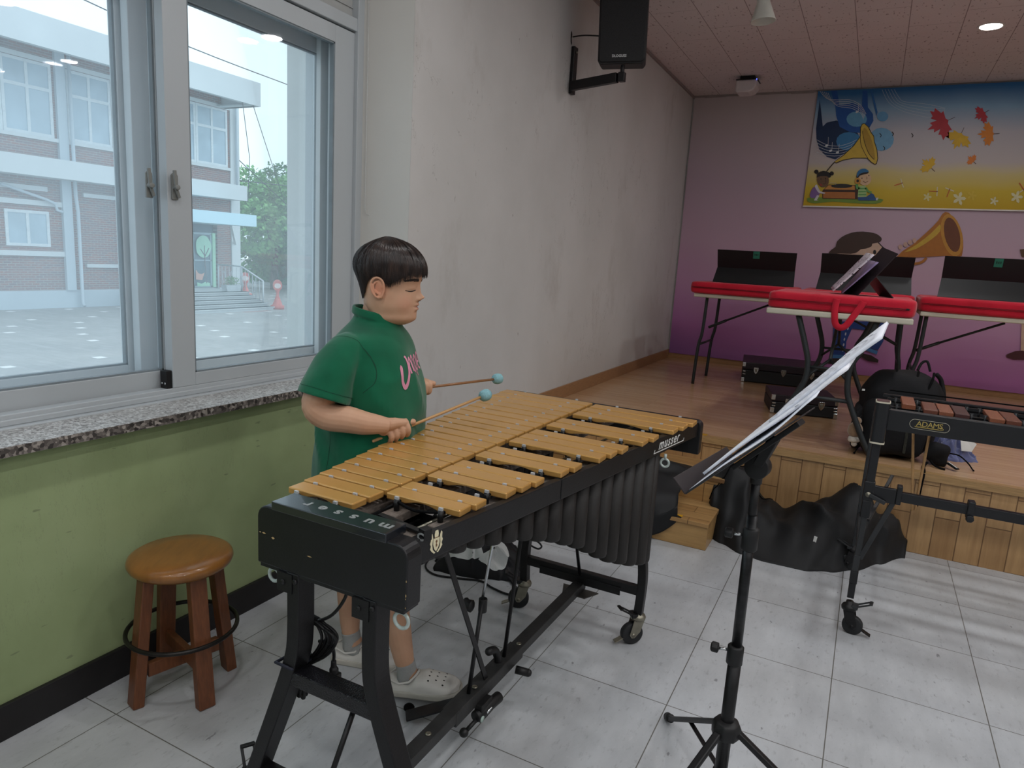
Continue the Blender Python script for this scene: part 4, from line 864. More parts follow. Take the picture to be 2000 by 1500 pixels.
def sleeve(s_):
    path=catmull([(-.005,s_*.085,1.060),(-.012,s_*.125,1.047),(-.028,s_*.160,1.010),(-.045,s_*.182,.965),(-.052,s_*.192,.934)],6); rs=[.050,.0565,.0640,.0665,.0675]; n=40; rings=[]; prev=V((0,0,1))
    for i,p in enumerate(path):
        t=(path[min(i+1,len(path)-1)]-path[max(i-1,0)]).normalized(); u=i/6; k=min(int(u),3); r_=rs[k]+(rs[k+1]-rs[k])*(u-k); a=(prev-t*prev.dot(t)).normalized(); prev=a; b=t.cross(a)
        if i>=len(path)-3: pass
        ring=[]
        for j in range(n):
            v=a*math.cos(2*pi*j/n)+b*math.sin(2*pi*j/n)*1.03; q_=p+v*r_; d=.0065*mn.noise(q_*9)+.003*(1-abs(mn.noise(V((q_.x*14,q_.y*14,q_.z*7))))*2.4)+.0026*math.sin(5*2*pi*j/n+9*q_.z*3)*max(0,.9-u*.15)*.5; ring.append(q_+v*d)
        rings.append(ring)
    e=rings[-1]; c_=path[-1]; tt=(path[-1]-path[-2]).normalized()
    rings.append([c_+(q_-c_)*.88 for q_ in e]); rings.append([c_-tt*.03+(q_-c_)*.84 for q_ in e]); o=len(sh_.v); sh_.grid(rings,closed_v=True); m=len(rings)
    sh_.f.append(tuple(o+j for j in reversed(range(n)))); sh_.sm.append(True); sh_.mi.append(0); sh_.f.append(tuple(o+(m-1)*n+j for j in range(n))); sh_.sm.append(True); sh_.mi.append(0)
    return e
hemR=sleeve(-1); hemL=sleeve(1)
cc=V((.031,0,1.165)); cu_=V((.068,0,-.012)); 
coll=[cc+cu_*math.cos(2*pi*k/40)+V((0,.0635,0))*math.sin(2*pi*k/40) for k in range(40)]
[sh_.tube([p+V((0,0,-.005*k))+(p-cc)*(.012*k) for p in coll],.0048,10,closed=True) for k in range(4)]
g=G('green_cotton',rough=.85,spec=.2,sheen=.25); g.col(g.ramp(g.noise(12,None,4),(.3,'0A543A'),(.7,'0E6244'))); g.bump(g.noise(900,None,1),.12,.001)
shirt=sh_.build('t_shirt',g.m,boy); m_=shirt.modifiers.new('remesh','REMESH'); m_.mode='VOXEL'; m_.voxel_size=.0034; m_.use_smooth_shade=True
m_=shirt.modifiers.new('smooth','SMOOTH'); m_.factor=.5; m_.iterations=3
stitch=mat('green_stitch','08402C',.9)
def ribbon(q,pts,w_,n_of=None,ws=None):
    vs=[];N_=len(pts)
    for i,p in enumerate(pts):
        t=(pts[min(i+1,N_-1)]-pts[max(i-1,0)]).normalized(); n=n_of(p); b=t.cross(n).normalized(); k=(ws[i] if ws else w_)/2
        vs+=[p-b*k+n*.004,p-b*k*.33+n*.004,p+b*k*.33+n*.004,p+b*k+n*.004]
    q.add(vs,[(i*4+j,i*4+j+1,i*4+j+5,i*4+j+4) for i in range(N_-1) for j in range(3)],True)
def wrap(o,off=.0012):
    m=o.modifiers.new('wrap','SHRINKWRAP'); m.target=shirt; m.wrap_method='NEAREST_SURFACEPOINT'; m.wrap_mode='ABOVE_SURFACE'; m.offset=off
nt_=lambda p: V((p.x-.02,p.y,0)).normalized()
ns_=lambda s_: (lambda p: (p-V((-.03,s_*.14,1.0))).normalized())
for s_ in (-1,1):
    q=MB(); ribbon(q,catmull([(-.085,s_*.112,.985),(-.075,s_*.135,1.04),(-.02,s_*.142,1.098),(.03,s_*.135,1.075),(.060,s_*.128,1.035),(.070,s_*.135,.985),(.05,s_*.155,.955)],8),.0022,lambda p:(p-V((0,0,1.0))).normalized()); wrap(q.build('armhole_seam',stitch,shirt),.0006)
    e=hemR if s_<0 else hemL; q=MB(); pth=[p+V((.004,-s_*.006,.020)) for p in e]; ribbon(q,pth+[pth[0]],.0016,lambda p:(p-V((-.05,s_*.19,.95))).normalized()); wrap(q.build('hem_stitch',stitch,shirt),.0006)
q=MB(); ribbon(q,[torso(-2.0,z,.002) for z in [.58+.036*k for k in range(10)]],.0018,nt_); wrap(q.build('side_seam',stitch,shirt),.0006)
pk=mat('pink_print','D58FA6',.7,var=.03)
def letter(strokes):
    q=MB()
    for pts,ws in strokes:
        c_=catmull([torso(math.radians(-a),z,.003) for a,z in pts],6); W_=[]
        for i in range(len(c_)): u=i/(len(c_)-1)*(len(ws)-1); k=min(int(u),len(ws)-2); W_.append(ws[k]+(ws[k+1]-ws[k])*(u-k))
        ribbon(q,c_,.01,nt_,W_)
    wrap(q.build('printed_letter',pk,shirt),.0014)
letter([([(34.5,1.024),(33,1.020),(33.5,1.000),(34,.980),(31,.963),(27,.970),(23,.990),(20.5,1.010),(20,1.035),(22,1.048),(23.5,1.046)],(.008,.013,.011,.011,.013,.012,.010,.009,.0085,.009,.006))])
letter([([(19,1.030),(17,1.000)],(.008,.008)),([(18.5,1.020),(15,1.043),(12.5,1.034),(11.5,1.005)],(.006,.008,.008,.007))])
letter([([(6,1.045),(9.5,1.032),(9,1.010),(5.5,1.000),(2.5,1.015),(2.8,1.038),(6,1.045),(8,1.040)],(.008,)*8)])
letter([([(-1.5,1.035),(-2.5,.985)],(.008,.008)),([(-1.5,1.03),(-6,1.042),(-8.5,1.02),(-6,1.0),(-2,1.01)],(.007,)*5)])
letter([([(-13,1.02),(-18,1.022),(-18.5,1.038),(-15,1.046),(-12,1.03),(-13,1.005),(-18,1.0)],(.007,)*7)])
# ---- shorts, socks, shoes
shm=mat('dark_shorts','1A1B20',.9,var=.1,scale=30); q=MB()
q.tube([(.01,0,.70),(.01,0,.62),(.01,0,.56)],[.135,.135,.115],28)
for s_ in (-1,1):
    q.tube(catmull([(0,s_*.065,.60),(.02 if s_<0 else -.01,s_*.078,.53),(.045 if s_<0 else -.02,s_*.082,.475)],4),[.080]*5+[.083]*4,24)
so=q.build('shorts',shm,boy); m_=so.modifiers.new('remesh','REMESH'); m_.mode='VOXEL'; m_.voxel_size=.006; m_.use_smooth_shade=True
sock=mat('grey_sock','9B9C9A',.9,var=.06,scale=40,bump=.4,bscale=260)
g=G('white_clog_rubber',rough=.55,spec=.3); X_,Y_,Z_=g.sep()
c=g.ramp(g.noise(9,None,4),(.3,'C4C1BA'),(.7,'D2CFC9'))
# vent holes punched over the toe cap
u=g.mth('DIVIDE',g.mth('SUBTRACT',X_,.128),.022); v_=g.mth('DIVIDE',Y_,.019); rw=g.mth('FLOOR',u); v_=g.mth('ADD',v_,g.mth('MULTIPLY',g.mth('MODULO',rw,2),.5))
du=g.mth('SUBTRACT',g.mth('FRACT',u),.5); dv=g.mth('SUBTRACT',g.mth('FRACT',v_),.5); rr=g.mth('ADD',g.mth('MULTIPLY',du,du),g.mth('MULTIPLY',dv,dv))
hole=g.mth('LESS_THAN',rr,.018); inx=g.mth('MULTIPLY',g.mth('GREATER_THAN',X_,.128),g.mth('LESS_THAN',X_,.20)); hi=g.mth('GREATER_THAN',Z_,.038); iny=g.mth('LESS_THAN',g.mth('ABSOLUTE',Y_),.034)
hole=g.mth('MULTIPLY',g.mth('MULTIPLY',hole,inx),g.mth('MULTIPLY',hi,iny)); c=g.mix(hole,c,rgb('23211F')); g.col(c); clog=g.m
solem=mat('worn_sole_rubber','B4B0A6',.6,var=.08,scale=20)
def shoe(M,sockpts):
    # x: heel 0 -> toe .228 ; sections: x, halfwidth, top z, centre y shift
    S=[(.0,.018,.046,0),(.006,.027,.052,0),(.02,.034,.050,0),(.045,.037,.040,0),(.075,.039,.040,0),(.10,.042,.060,0),(.125,.0455,.064,.001),(.155,.048,.055,.002),(.185,.047,.046,.003),(.205,.041,.040,.004),(.220,.030,.032,.004),(.228,.014,.024,.004)]
    P=[];n=18
    for i in range(45):
        t=i/44*(len(S)-1); k=min(int(t),len(S)-2); u=t-k; a=[S[k][j]+(S[k+1][j]-S[k][j])*u for j in range(4)]; row=[]
        for j in range(n+1):
            w_=j/n*pi; e=.75; row.append(V((a[0],a[3]+a[1]*math.copysign(abs(math.cos(w_))**e,math.cos(w_)),.012+(a[2]-.012)*abs(math.sin(w_))**.62)))
        P.append(row)
    q=MB(); q.grid(P); q.f.append(tuple(range(n+1))); q.sm.append(True); q.mi.append(0)
    o=q.build('clog_shoe',clog,boy); o.matrix_local=M
    out=[(x-(.004 if x<.03 else -.004),c_+w_+.004) for x,w_,h,c_ in S]+[(x-(.004 if x<.03 else -.004),c_-w_-.004) for x,w_,h,c_ in reversed(S)]
    q=MB(); q.prism(out,0,.020); q.build('shoe_sole',solem,o,bevel=.005,seg=3)
    q=MB(); q.tube([(.004,0,.050),(.02,.031,.053),(.05,.036,.043),(.08,.032,.048),(.098,.015,.062),(.102,0,.066),(.098,-.015,.062),(.08,-.032,.048),(.05,-.036,.043),(.02,-.031,.053)],.0035,8,closed=True); q.build('shoe_collar',clog,o)
    q=MB(); n_=len(sockpts); q.tube(catmull([p for p,_ in sockpts],4),[sockpts[min(int(i/4),n_-1)][1]*(1-(i/4-int(i/4)))+sockpts[min(int(i/4)+1,n_-1)][1]*(i/4-int(i/4)) for i in range((n_-1)*4+1)],22); q.build('sock',sock,boy)
shoe(T(.125,-.094,.012)@Rz(-.03)@Ry(-.10),[((.175,-.092,.110),.0305),((.181,-.092,.085),.0300),((.186,-.093,.055),.031),((.215,-.094,.05),.033)])
shoe(T(-.105,.046,0)@Rz(.02),[((-.050,.046,.105),.0300),((-.045,.046,.08),.0295),((-.042,.046,.045),.030),((-.01,.046,.04),.032)])
# ---- mallets, held
maple=mat('mallet_shaft_wood','B98F5E',.4,var=.12,scale=20,aniso=(5,5,40)); yarn=mat('pale_blue_yarn','86B4BC',.95,var=.12,scale=160,bump=.8,bscale=420)
def mallet(A,B,label,dark):
    M=T(*BO_)@Rz(BR); A=M@V(A); B=M@V(B); t=thing('mallet',label,'mallet',A,0,'blue yarn mallets'); q=MB(T(*(-A))); q.cyl(A,B,.0043,14); q.ball(A,.0044,10); q.build('shaft',dark,t)
    d=(B-A).normalized(); q=MB(frame(B-A,d,(0,0,1))@Ry(pi/2)); q.lathe([(.002,-.020),(.011,-.0185),(.0165,-.012),(.0185,-.003),(.0185,.004),(.0165,.012),(.011,.0175),(.003,.0195)],28); h=q.build('mallet_head',yarn,t)
    q=MB(frame(B-A,d,(0,0,1))@Ry(pi/2)); q.tube([(.008*math.cos(a*pi/8),.008*math.sin(a*pi/8),.0190) for a in range(15)],.0011,6)
    random.seed(5)
    q.build('winding_thread',mat('dark_thread','23343A',.9),h)
mallet((.081,-.159,.817),(.345,.120,.9165),'pale blue yarn mallet with a light wood shaft held in the nearer hand',maple)
mallet(S2,(.345,.365,.927),'pale blue yarn mallet with a darker glossy shaft held in the far hand',mat('mallet_shaft_dark','8A6242',.22,var=.12,scale=20))
# ================================================================ STOOL
stool_w=mat('worn_brown_wood','6C4128',.42,var=.22,scale=7,aniso=(22,22,3),spec=.5); seat_w=mat('varnished_seat_wood','8C5C2A',.28,var=.14,scale=5,aniso=(14,3,3),spec=.55,coat=.3)
stl=thing('wooden_stool','round brown varnished wooden stool with a black foot ring beside the green wall','stool',(-1.70,1.272,0),math.radians(30.6))
q=MB(); q.lathe([(.10,.392),(.128,.395),(.140,.405),(.1445,.417),(.141,.428),(.130,.435),(.08,.4375),(.0,.438)],56); q.build('seat',seat_w,stl)
for a in range(4):
    c_,s_=math.cos(pi/4+a*pi/2),math.sin(pi/4+a*pi/2); q=MB(Rz(a*pi/2+pi/4)); q.sweep([(.140,0,0),(.098,0,.398)],.048,.032,up=(1,0,0)); q.build('leg',stool_w,stl,bevel=.004)
q=MB(); q.bar((-.105,0,.10),(.105,0,.10),.02,.042,up=(0,0,1),M=Rz(pi/4)).bar((-.105,0,.12),(.105,0,.12),.02,.042,M=Rz(-pi/4)); q.build('cross_stretcher',stool_w,stl,bevel=.002)
q=MB(); q.tube([(.152*math.cos(a*pi/24),.152*math.sin(a*pi/24),.198) for a in range(48)],.0065,10,closed=True); q.build('foot_ring',mat('worn_black_ring','262422',.38,metal=.6,var=.5,scale=18),stl)
# ================================================================ MUSIC STAND
u_=V((.134,.991,0)).normalized(); nh=V((.991,-.134,0)).normalized(); v_=(nh*.485+V((0,0,.488))).normalized(); dn=u_.cross(v_).normalized()
if dn.z<0: dn=-dn
SP=V((-.172,1.60,0)); ms=thing('music_stand','black tripod music stand with a tilted desk carrying open sheet music','music stand',SP)
def sq(): return MB(T(*(-SP)))
q=sq(); q.tube([(-.172,1.60,.12),(-.172,1.60,.47)],.0155,20); q.build('outer_pole',black_metal,ms)
q=sq(); q.tube([(-.172,1.60,.44),(-.175,1.60,.80)],.0122,20); q.build('inner_pole',mat('scratched_black_pole','1A1A1C',.3,metal=.3,var=.5,scale=14,aniso=(1,1,6)),ms)
q=sq(); q.tube([(-.175,1.60,.74),(-.1765,1.60,.89)],.0102,16); q.build('upper_pole',black_metal,ms)
for z,r_,h in ((.445,.019,.05),(.735,.0185,.055)):
    q=sq(); q.lathe([(r_*.8,0),(r_,.004),(r_,h-.004),(r_*.8,h)],20,c=(-.1735,1.60,z-.02)); cl=q.build('clamp_collar',black_plastic,ms)
    q=sq(); q.cyl((-.188,1.596,z+.015),(-.212,1.59,z+.015),.0035,10); q.build('clamp_screw',chrome,cl)
    q=sq(); q.lathe([(.006,0),(.0125,.002),(.0125,.016),(.009,.019)],10,M=T(-.210,1.59,z+.015)@Ry(-pi/2)); q.build('clamp_knob',black_plastic,cl,bevel=.001)
q=sq(); q.lathe([(.020,-.03),(.034,-.026),(.036,0),(.030,.012),(.018,.016)],8,c=(-.172,1.60,.262)); q.build('tripod_hub',black_plastic,ms,bevel=.003)
for k,a in enumerate((123,3,243)):
    d=V((math.cos(math.radians(a)),math.sin(math.radians(a)),0)); b=V((-.172,1.6,0))
    q=sq(); q.bar(b+d*.028+V((0,0,.252)),b+d*.355+V((0,0,.018)),.020,.014); lg=q.build('leg',black_metal,ms,bevel=.004)
    q=sq(); q.tube([b+d*.345+V((0,0,.026)),b+d*.372+V((0,0,.012))],.0125,12); q.ball(b+d*.372+V((0,0,.0125)),.0125,12); q.build('rubber_foot',black_plastic,lg)
    q=sq(); q.bar(b+d*.015+V((0,0,.135)),b+d*.21+V((0,0,.118)),.012,.003); q.build('leg_brace',black_metal,lg)
q=sq(); q.lathe([(.012,.115),(.019,.118),(.019,.14),(.012,.143)],16,c=(-.172,1.6,0)); q.build('lower_slider',black_plastic,ms)
hd=V((-.1765,1.60,.915)); q=sq(); q.cyl(hd-u_*.016,hd+u_*.016,.027,24); q.tube([(-.1765,1.6,.875),(-.1765,1.6,.905)],.013,14); jb=q.build('tilt_joint',black_plastic,ms,bevel=.002)
L0=V((-.293,1.45,.873)); DC=L0+u_*.15
q=sq(); q.bar(hd,L0+u_*.15+v_*.17-dn*.008,.022,.03,up=u_).bar(L0+u_*.15+v_*.06-dn*.010,L0+u_*.15+v_*.24-dn*.010,.05,.012,up=dn); q.build('desk_bracket',black_plastic,jb,bevel=.002)
DM=frame(L0-SP,u_,v_)   # local x along the ledge, y up the slope, z towards the reader
desk_m=mat('black_desk_metal','18181B',.45,var=.1,scale=20,spec=.5)
zs=1 if DM.to_3x3().col[2].dot(dn)>0 else -1
def DL(q_): return q_
q=MB(DM); q.box((-.02,0,-.0015*zs),(.33,.235,.0015*zs)); desk=q.build('desk_plate',desk_m,ms,bevel=.0008)
q=MB(DM); q.box((-.02,-.002,0),(.33,.001,.042*zs)); ld=q.build('desk_ledge',mat('brown_black_ledge','2B2324',.45,var=.08),ms,bevel=.0008)
lm_=mat('ledge_mark','6A6062',.5)
for x in (.08,.24):
    q=MB(DM); q.box((x-.012,-.0028,.026*zs),(x+.012,-.0022,.028*zs)).box((x-.007,-.0028,.014*zs),(x-.005,-.0022,.026*zs)).box((x+.005,-.0028,.014*zs),(x+.007,-.0022,.026*zs)); q.build('ledge_logo',lm_,ld)
# sheets on the desk
paper=mat('white_paper','E3E5EE',.7,var=.02,scale=8); paper2=mat('cream_score_paper','E6E7EE',.65,var=.02)
def sheet(name,label,x0,x1,y0,y1,curve,thick,m,lines=True):
    n=14; P=[]
    for i in range(n+1):
        y=y0+(y1-y0)*i/n; P.append([V((x0+(x1-x0)*j/8,y,zs*curve(i/n,j/8))) for j in range(9)])
    q=MB(T(*SP)@DM); q.grid(P); o=q.build(name,m,solid=thick); tag(o,label,'sheet music','sheets on the music stand')
    if lines:
        q=MB(T(*(-o.location))@T(*SP)@DM); k=0; yy=y0+.03
        while yy<y1-.02:
            t=(yy-y0)/(y1-y0)
            for l_ in range(5):
                t2=t+l_*.0022/(y1-y0); z_=zs*(curve(t2,.5)+thick/2+.0004); q.add([(x0+.02,yy+l_*.0022,z_),(x1-.02,yy+l_*.0022,z_),(x1-.02,yy+l_*.0022+.0004,z_),(x0+.02,yy+l_*.0022+.0004,z_)],[(0,1,2,3)])
            for _ in range(16):
                xx=random.uniform(x0+.03,x1-.03); q.add([(xx,yy+random.uniform(0,.008),z_+zs*.0002),(xx+.003,yy+random.uniform(0,.008),z_+zs*.0002),(xx+.003,yy+.010,z_+zs*.0002),(xx,yy+.010,z_+zs*.0002)],[(0,1,2,3)])
            yy+=.022
        q.build('printed_staves',mat('print_ink','3B3D46',.7),o)
    return o
random.seed(2)
def sb(t,s): return .003+.005*math.sin(8*t)*t+.006*t*t+.018*s*(.5+.9*t)
sheet('sheet_music','white score sheet lying flat against the music stand desk',.0,.215,.004,.335,lambda t,s:sb(t,s),.0012,paper)
sheet('sheet_music','thick clear file of white pages curling above the flat sheet on the stand',.05,.30,.03,.40,lambda t,s:sb(.08+t*.9,s)+.011+.005*math.sin(3.1*t),.006,paper2)
sheet('sheet_music','loose upper score page folded open highest on the music stand',.10,.32,.20,.475,lambda t,s:sb(.5+.5*t,s)+.023+.004*math.sin(3*t),.006,paper)
# ================================================================ MARIMBA AT THE RIGHT
MO=V((.085,2.83,0)); mar=thing('marimba','black framed marimba with rosewood bars running out of the right edge','marimba',MO)
def mq(): return MB(T(*(-MO)))
mblk=mat('marimba_black','16171A',.4,var=.1,scale=20,spec=.5); mgrey=mat('marimba_dark_grey_steel','2F3133',.45,var=.15,scale=20,metal=.2); gold_d=mat('gold_lettering','B8A25A',.4,metal=.3); edge_=mat('cream_edge','C9C2AE',.5)
def rosew(name,c_): return mat(name,c_,.42,var=.25,scale=9,aniso=(40,4,40),spec=.4)
rw=[rosew('rosewood_mid','643A2C'),rosew('rosewood_light','7C4A34'),rosew('rosewood_dark','452826')]
def stadium(w_,h,n=8): 
    r_=min(w_,h)/2*.55; P=[]
    for cx_,cy_,a0 in ((w_/2-r_,h/2-r_,0),(-w_/2+r_,h/2-r_,90),(-w_/2+r_,-h/2+r_,180),(w_/2-r_,-h/2+r_,270)):
        for i in range(n+1): a=math.radians(a0+90*i/n); P.append((cx_+r_*math.cos(a),cy_+r_*math.sin(a)))
    return P
q=mq(); q.prism(stadium(.046,.06),.757,.905,M=T(.087,2.83,0)); pc=q.build('end_post',mblk,mar,bevel=.001)
q=mq(); q.prism(stadium(.049,.063),.752,.758,M=T(.087,2.83,0)); q.build('post_trim',edge_,pc); q=mq(); q.prism(stadium(.049,.063),.904,.909,M=T(.087,2.83,0)); q.build('post_trim',edge_,pc)
q=mq(); q.prism(stadium(.043,.056),.909,.911,M=T(.087,2.83,0)); q.build('post_cap',mat('brown_cap','4A3436',.35),pc)
q=mq(); q.prism([(.11,.806),(2.0,.806),(2.0,.872),(.11,.880)],-2.84,-2.822,M=XZ); q.build('front_rail',mblk,mar,bevel=.001)
q=mq(); q.bar((.115,2.845,.874),(2.0,2.845,.868),.03,.012); q.build('rail_top_strip',mgrey,mar)
q=mq(); q.bar((.12,3.42,.80),(2.0,3.42,.80),.02,.07); q.build('back_rail',mblk,mar)
q=mq(); q.bar((.09,2.84,.78),(.09,3.43,.78),.03,.06); q.build('end_rail',mblk,mar,bevel=.002)
FRM=frame(V((.242,2.8215,.842))-MO,(1,0,-.006),(0,0,1))
q=MB(FRM); q.tube([(x,y,0) for x,y in [(.062*math.copysign(1,math.cos(a))*(.72)+.017*math.cos(a),.017*math.sin(a)) for a in [k*pi/18 for k in range(36)]]],.0006,5,closed=True); q.build('badge_outline',edge_,mar)
bt=text('badge_text','ADAMS',.026,FRM@T(0,.002,.0003),gold_d,mar,extr=.0004,space=.92)
q=MB(FRM); q.bar((-.044,-.0105,.0005),(.036,-.0105,.0005),.001,.0013).bar((-.046,-.0085,.0005),(.030,-.0085,.0005),.001,.0008); q.tube(catmull([(.036,-.0105,.0005),(.043,-.008,.0005),(.041,-.004,.0005),(.03,-.001,.0005)],4),.0008,5); q.build('badge_underline',gold_d,mar)
xs=[.219,.267,.3155]+[.419,.467]+[.572,.622,.672]+[.778,.828]+[.93,.98,1.03]
for i,x in enumerate(xs):
    q=mq(); q.prism([(0,0),(.0455,0),(.0455,-.012),(.040,-.022),(.0055,-.022),(0,-.012)],-3.045,-2.862,M=Matrix(((1,0,0,x),(0,0,-1,0),(0,1,0,.893),(0,0,0,1)))); q.build('wooden_bar',rw[(i*2+1)%3 if i>1 else i],mar,bevel=.0025)
for i in range(1):
    x=.155+.049*i; q=mq(); q.prism([(0,0),(.0455,0),(.0455,-.020),(0,-.020)],-3.16,-2.97,M=Matrix(((1,0,0,x),(0,0,-1,0),(0,1,0,.886),(0,0,0,1)))); q.build('wooden_bar',rw[(i+1)%3],mar,bevel=.0025)
for x in (.135,.208,.268,.318,.370,.411,.468,.522,.560): 
    for y in (2.90,3.05): q=mq(); q.cyl((x,y,.86),(x,y,.892),.004,8); q.box((x-.006,y-.003,.888),(x+.006,y+.003,.893)); q.build('bar_post',mgrey,mar)
for y in (2.90,3.05,3.17,3.36): q=mq(); q.cyl((.12,y,.876),(2.0,y,.876),.003,8); q.build('bar_cord',felt,mar)
for y in (2.90,3.05,3.17,3.36): q=mq(); q.bar((.10,y,.852),(2.0,y,.852),.02,.012); q.build('bar_rail',mblk,mar)
rz=mat('resonator_dark_brass','3B3528',.4,metal=.4,var=.1)
for i in range(16):
    x=.335+.0475*i; q=mq(); q.cyl((x,2.96,.84),(x,2.96,.805-.062*(x-.3)-.004),.0205,20); q.build('resonator_tube',rz,mar)
# left end frame of the marimba
q=mq(); q.bar((.087,2.83,.755),(.0855,2.83,.595),.030,.030); q.build('leg_tube',mblk,mar,bevel=.003)
q=mq(); q.box((.068,2.812,.53),(.104,2.85,.605)); q.box((.100,2.815,.535),(.175,2.83,.592)); hb=q.build('folding_bracket',mblk,mar,bevel=.003)
q=mq(); q.cyl((.086,2.806,.556),(.086,2.812,.556),.010,16); q.cyl((.086,2.804,.556),(.086,2.806,.556),.005,8); q.build('bracket_bolt',zinc,hb)
q=mq(); q.bar((.09,2.806,.556),(.145,2.806,.535),.016,.006,up=(0,1,0)); q.build('lock_lever',mgrey,hb,bevel=.003)
q=mq(); q.box((.070,2.814,.463),(.102,2.848,.53)); q.build('leg_sleeve',mblk,mar,bevel=.003)
q=mq(); q.bar((.086,2.83,.465),(.083,2.83,.285),.018,.020); q.bar((.083,2.83,.31),(.0815,2.83,.24),.022,.022); q.build('leg',mgrey,mar,bevel=.002)
q=mq(); q.bar((.182,2.826,.575),(.092,2.826,.297),.018,.010,up=(0,1,0)); q.build('diagonal_brace',mgrey,mar,bevel=.002)
q=mq(); q.bar((.18,3.30,.52),(.10,2.86,.44),.014,.008); q.build('diagonal_brace',mgrey,mar,bevel=.002)
q=mq(); q.box((.069,2.815,.195),(.096,2.845,.245)); q.box((.070,2.816,.135),(.094,2.844,.195)); q.build('foot_sleeve',mblk,mar,bevel=.002)
q=mq(); q.bar((.17,2.835,.563),(2.0,2.835,.563),.022,.036); q.build('lower_crossbar',mblk,mar,bevel=.002)
q=mq(); q.box((.176,2.815,.535),(.194,2.852,.605)); q.build('crossbar_clamp',mblk,mar,bevel=.003)
q=mq(); q.box((.398,2.815,.530),(.420,2.852,.595)); q.cyl((.409,2.806,.535),(.409,2.815,.535),.014,7); q.build('crossbar_clamp',mblk,mar,bevel=.003)
q=mq(); q.bar((.087,3.45,.76),(.085,3.45,.12),.026,.026); q.build('leg',mgrey,mar,bevel=.002)
q=mq(); q.bar((.086,2.84,.275),(.085,3.45,.275),.016,.02); q.build('frame_bar',mgrey,mar,bevel=.002)
c1=caster('caster',V((.0825,2.81,0))-MO,-pi/2-.1,mar,grey=False,wr=.036,lm=mgrey); c2=caster('caster',V((.085,3.45,0))-MO,pi/2,mar,grey=False,wr=.036,lm=mgrey)
for i,(a,b) in enumerate((((.205,3.0,.80),(.248,3.0,.472)),((.262,3.0,.80),(.258,3.01,.472)))):
    o=MB().cyl(a,b,.0048,12).build('hanging_mallet',maple); tag(o,('left','right')[i]+' of two light wood mallet shafts hanging below the marimba rail','mallet','mallets hanging on the marimba')
# ================================================================ FOLDING TABLES
tabletop=mat('cream_plastic_tabletop','BDB7A6',.6,var=.03,scale=30,bump=.1,bscale=300); leg_g=mat('grey_table_leg','232729',.45,var=.1)
def ftable(x0,x1,y0,y1,z,label,legs):
    o=V(((x0+x1)/2,(y0+y1)/2,SZ)); t=thing('folding_table',label,'table',o,0,'folding tables on the stage'); M=T(*(-o))
    q=MB(M); q.box((x0,y0,z-.03),(x1,y1,z)); q.build('table_top',tabletop,t,bevel=.008,seg=3)
    for pts_list in legs:
        for nm,pts,r_ in pts_list: q=MB(M); q.tube(catmull(pts,5) if len(pts)>2 else pts,r_,10); q.build(nm,leg_g,t)
    return t
def side_legs(x,s_,y0,y1,z):   # an end pair of a long table; s_ +1: right end
    o_=.03*s_
    return [('leg',[(x,y,z-.03),(x+o_*.3,y,z-.30),(x+o_,y,SZ+.30),(x+o_*1.4,y,SZ)],.0125) for y in (y0,y1)]+[('leg_crossbar',[(x+o_*.9,y0,SZ+.32),(x+o_*.9,y1,SZ+.32)],.009)]+[('folding_brace',[(x+o_*.5,(y0+y1)/2,.86),(x-s_*.12,(y0+y1)/2,.93)],.011),('folding_brace',[(x-s_*.12,(y0+y1)/2,.93),(x-s_*.47,(y0+y1)/2,1.10)],.008)]
ftable(-1.24,.235,5.50,6.2,1.145,'long cream folding table furthest back on the left of the stage',[side_legs(-1.15,-1,5.58,6.08,1.145),side_legs(.205,1,5.58,6.08,1.145)])
ftable(.292,1.80,5.28,5.98,1.147,'cream folding table at the right behind the marimba',[side_legs(.335,-1,5.36,5.86,1.147),side_legs(1.72,1,5.36,5.86,1.147)])
def trestle(y,s_,z):
    xl_,xr_=-.335,.02; A=[(xl_,y,z-.03),(-.285,y,.98),(-.258,y,.88),(-.262,y,.78),(-.31,y,.67),(-.385,y,.53),(-.445,y,SZ)]; B=[(xr_+.02,y,z-.03),(-.01,y,.98),(-.052,y,.88),(-.05,y,.76),(-.02,y,.67),(.05,y,.52),(.108,y,SZ)]
    return [('leg',A,.015),('leg',B,.015),('leg_crossbar',[(-.295,y,.70),(-.025,y,.70)],.011),('upper_crossbar',[(-.26,y,.86),(-.05,y,.86)],.008)]+[('folding_brace',[(-.262,y,.80),(-.155,y+.08*s_,.90)],.008),('folding_brace',[(-.05,y,.80),(-.155,y+.08*s_,.90)],.008),('folding_brace',[(-.155,y+.08*s_,.90),(-.155,y+.42*s_,1.10)],.009)]
ftable(-.494,.196,3.93,5.30,1.157,'cream folding table with curved grey legs standing end on near the stage edge',[trestle(3.985,1,1.157),trestle(5.12,-1,1.157)])
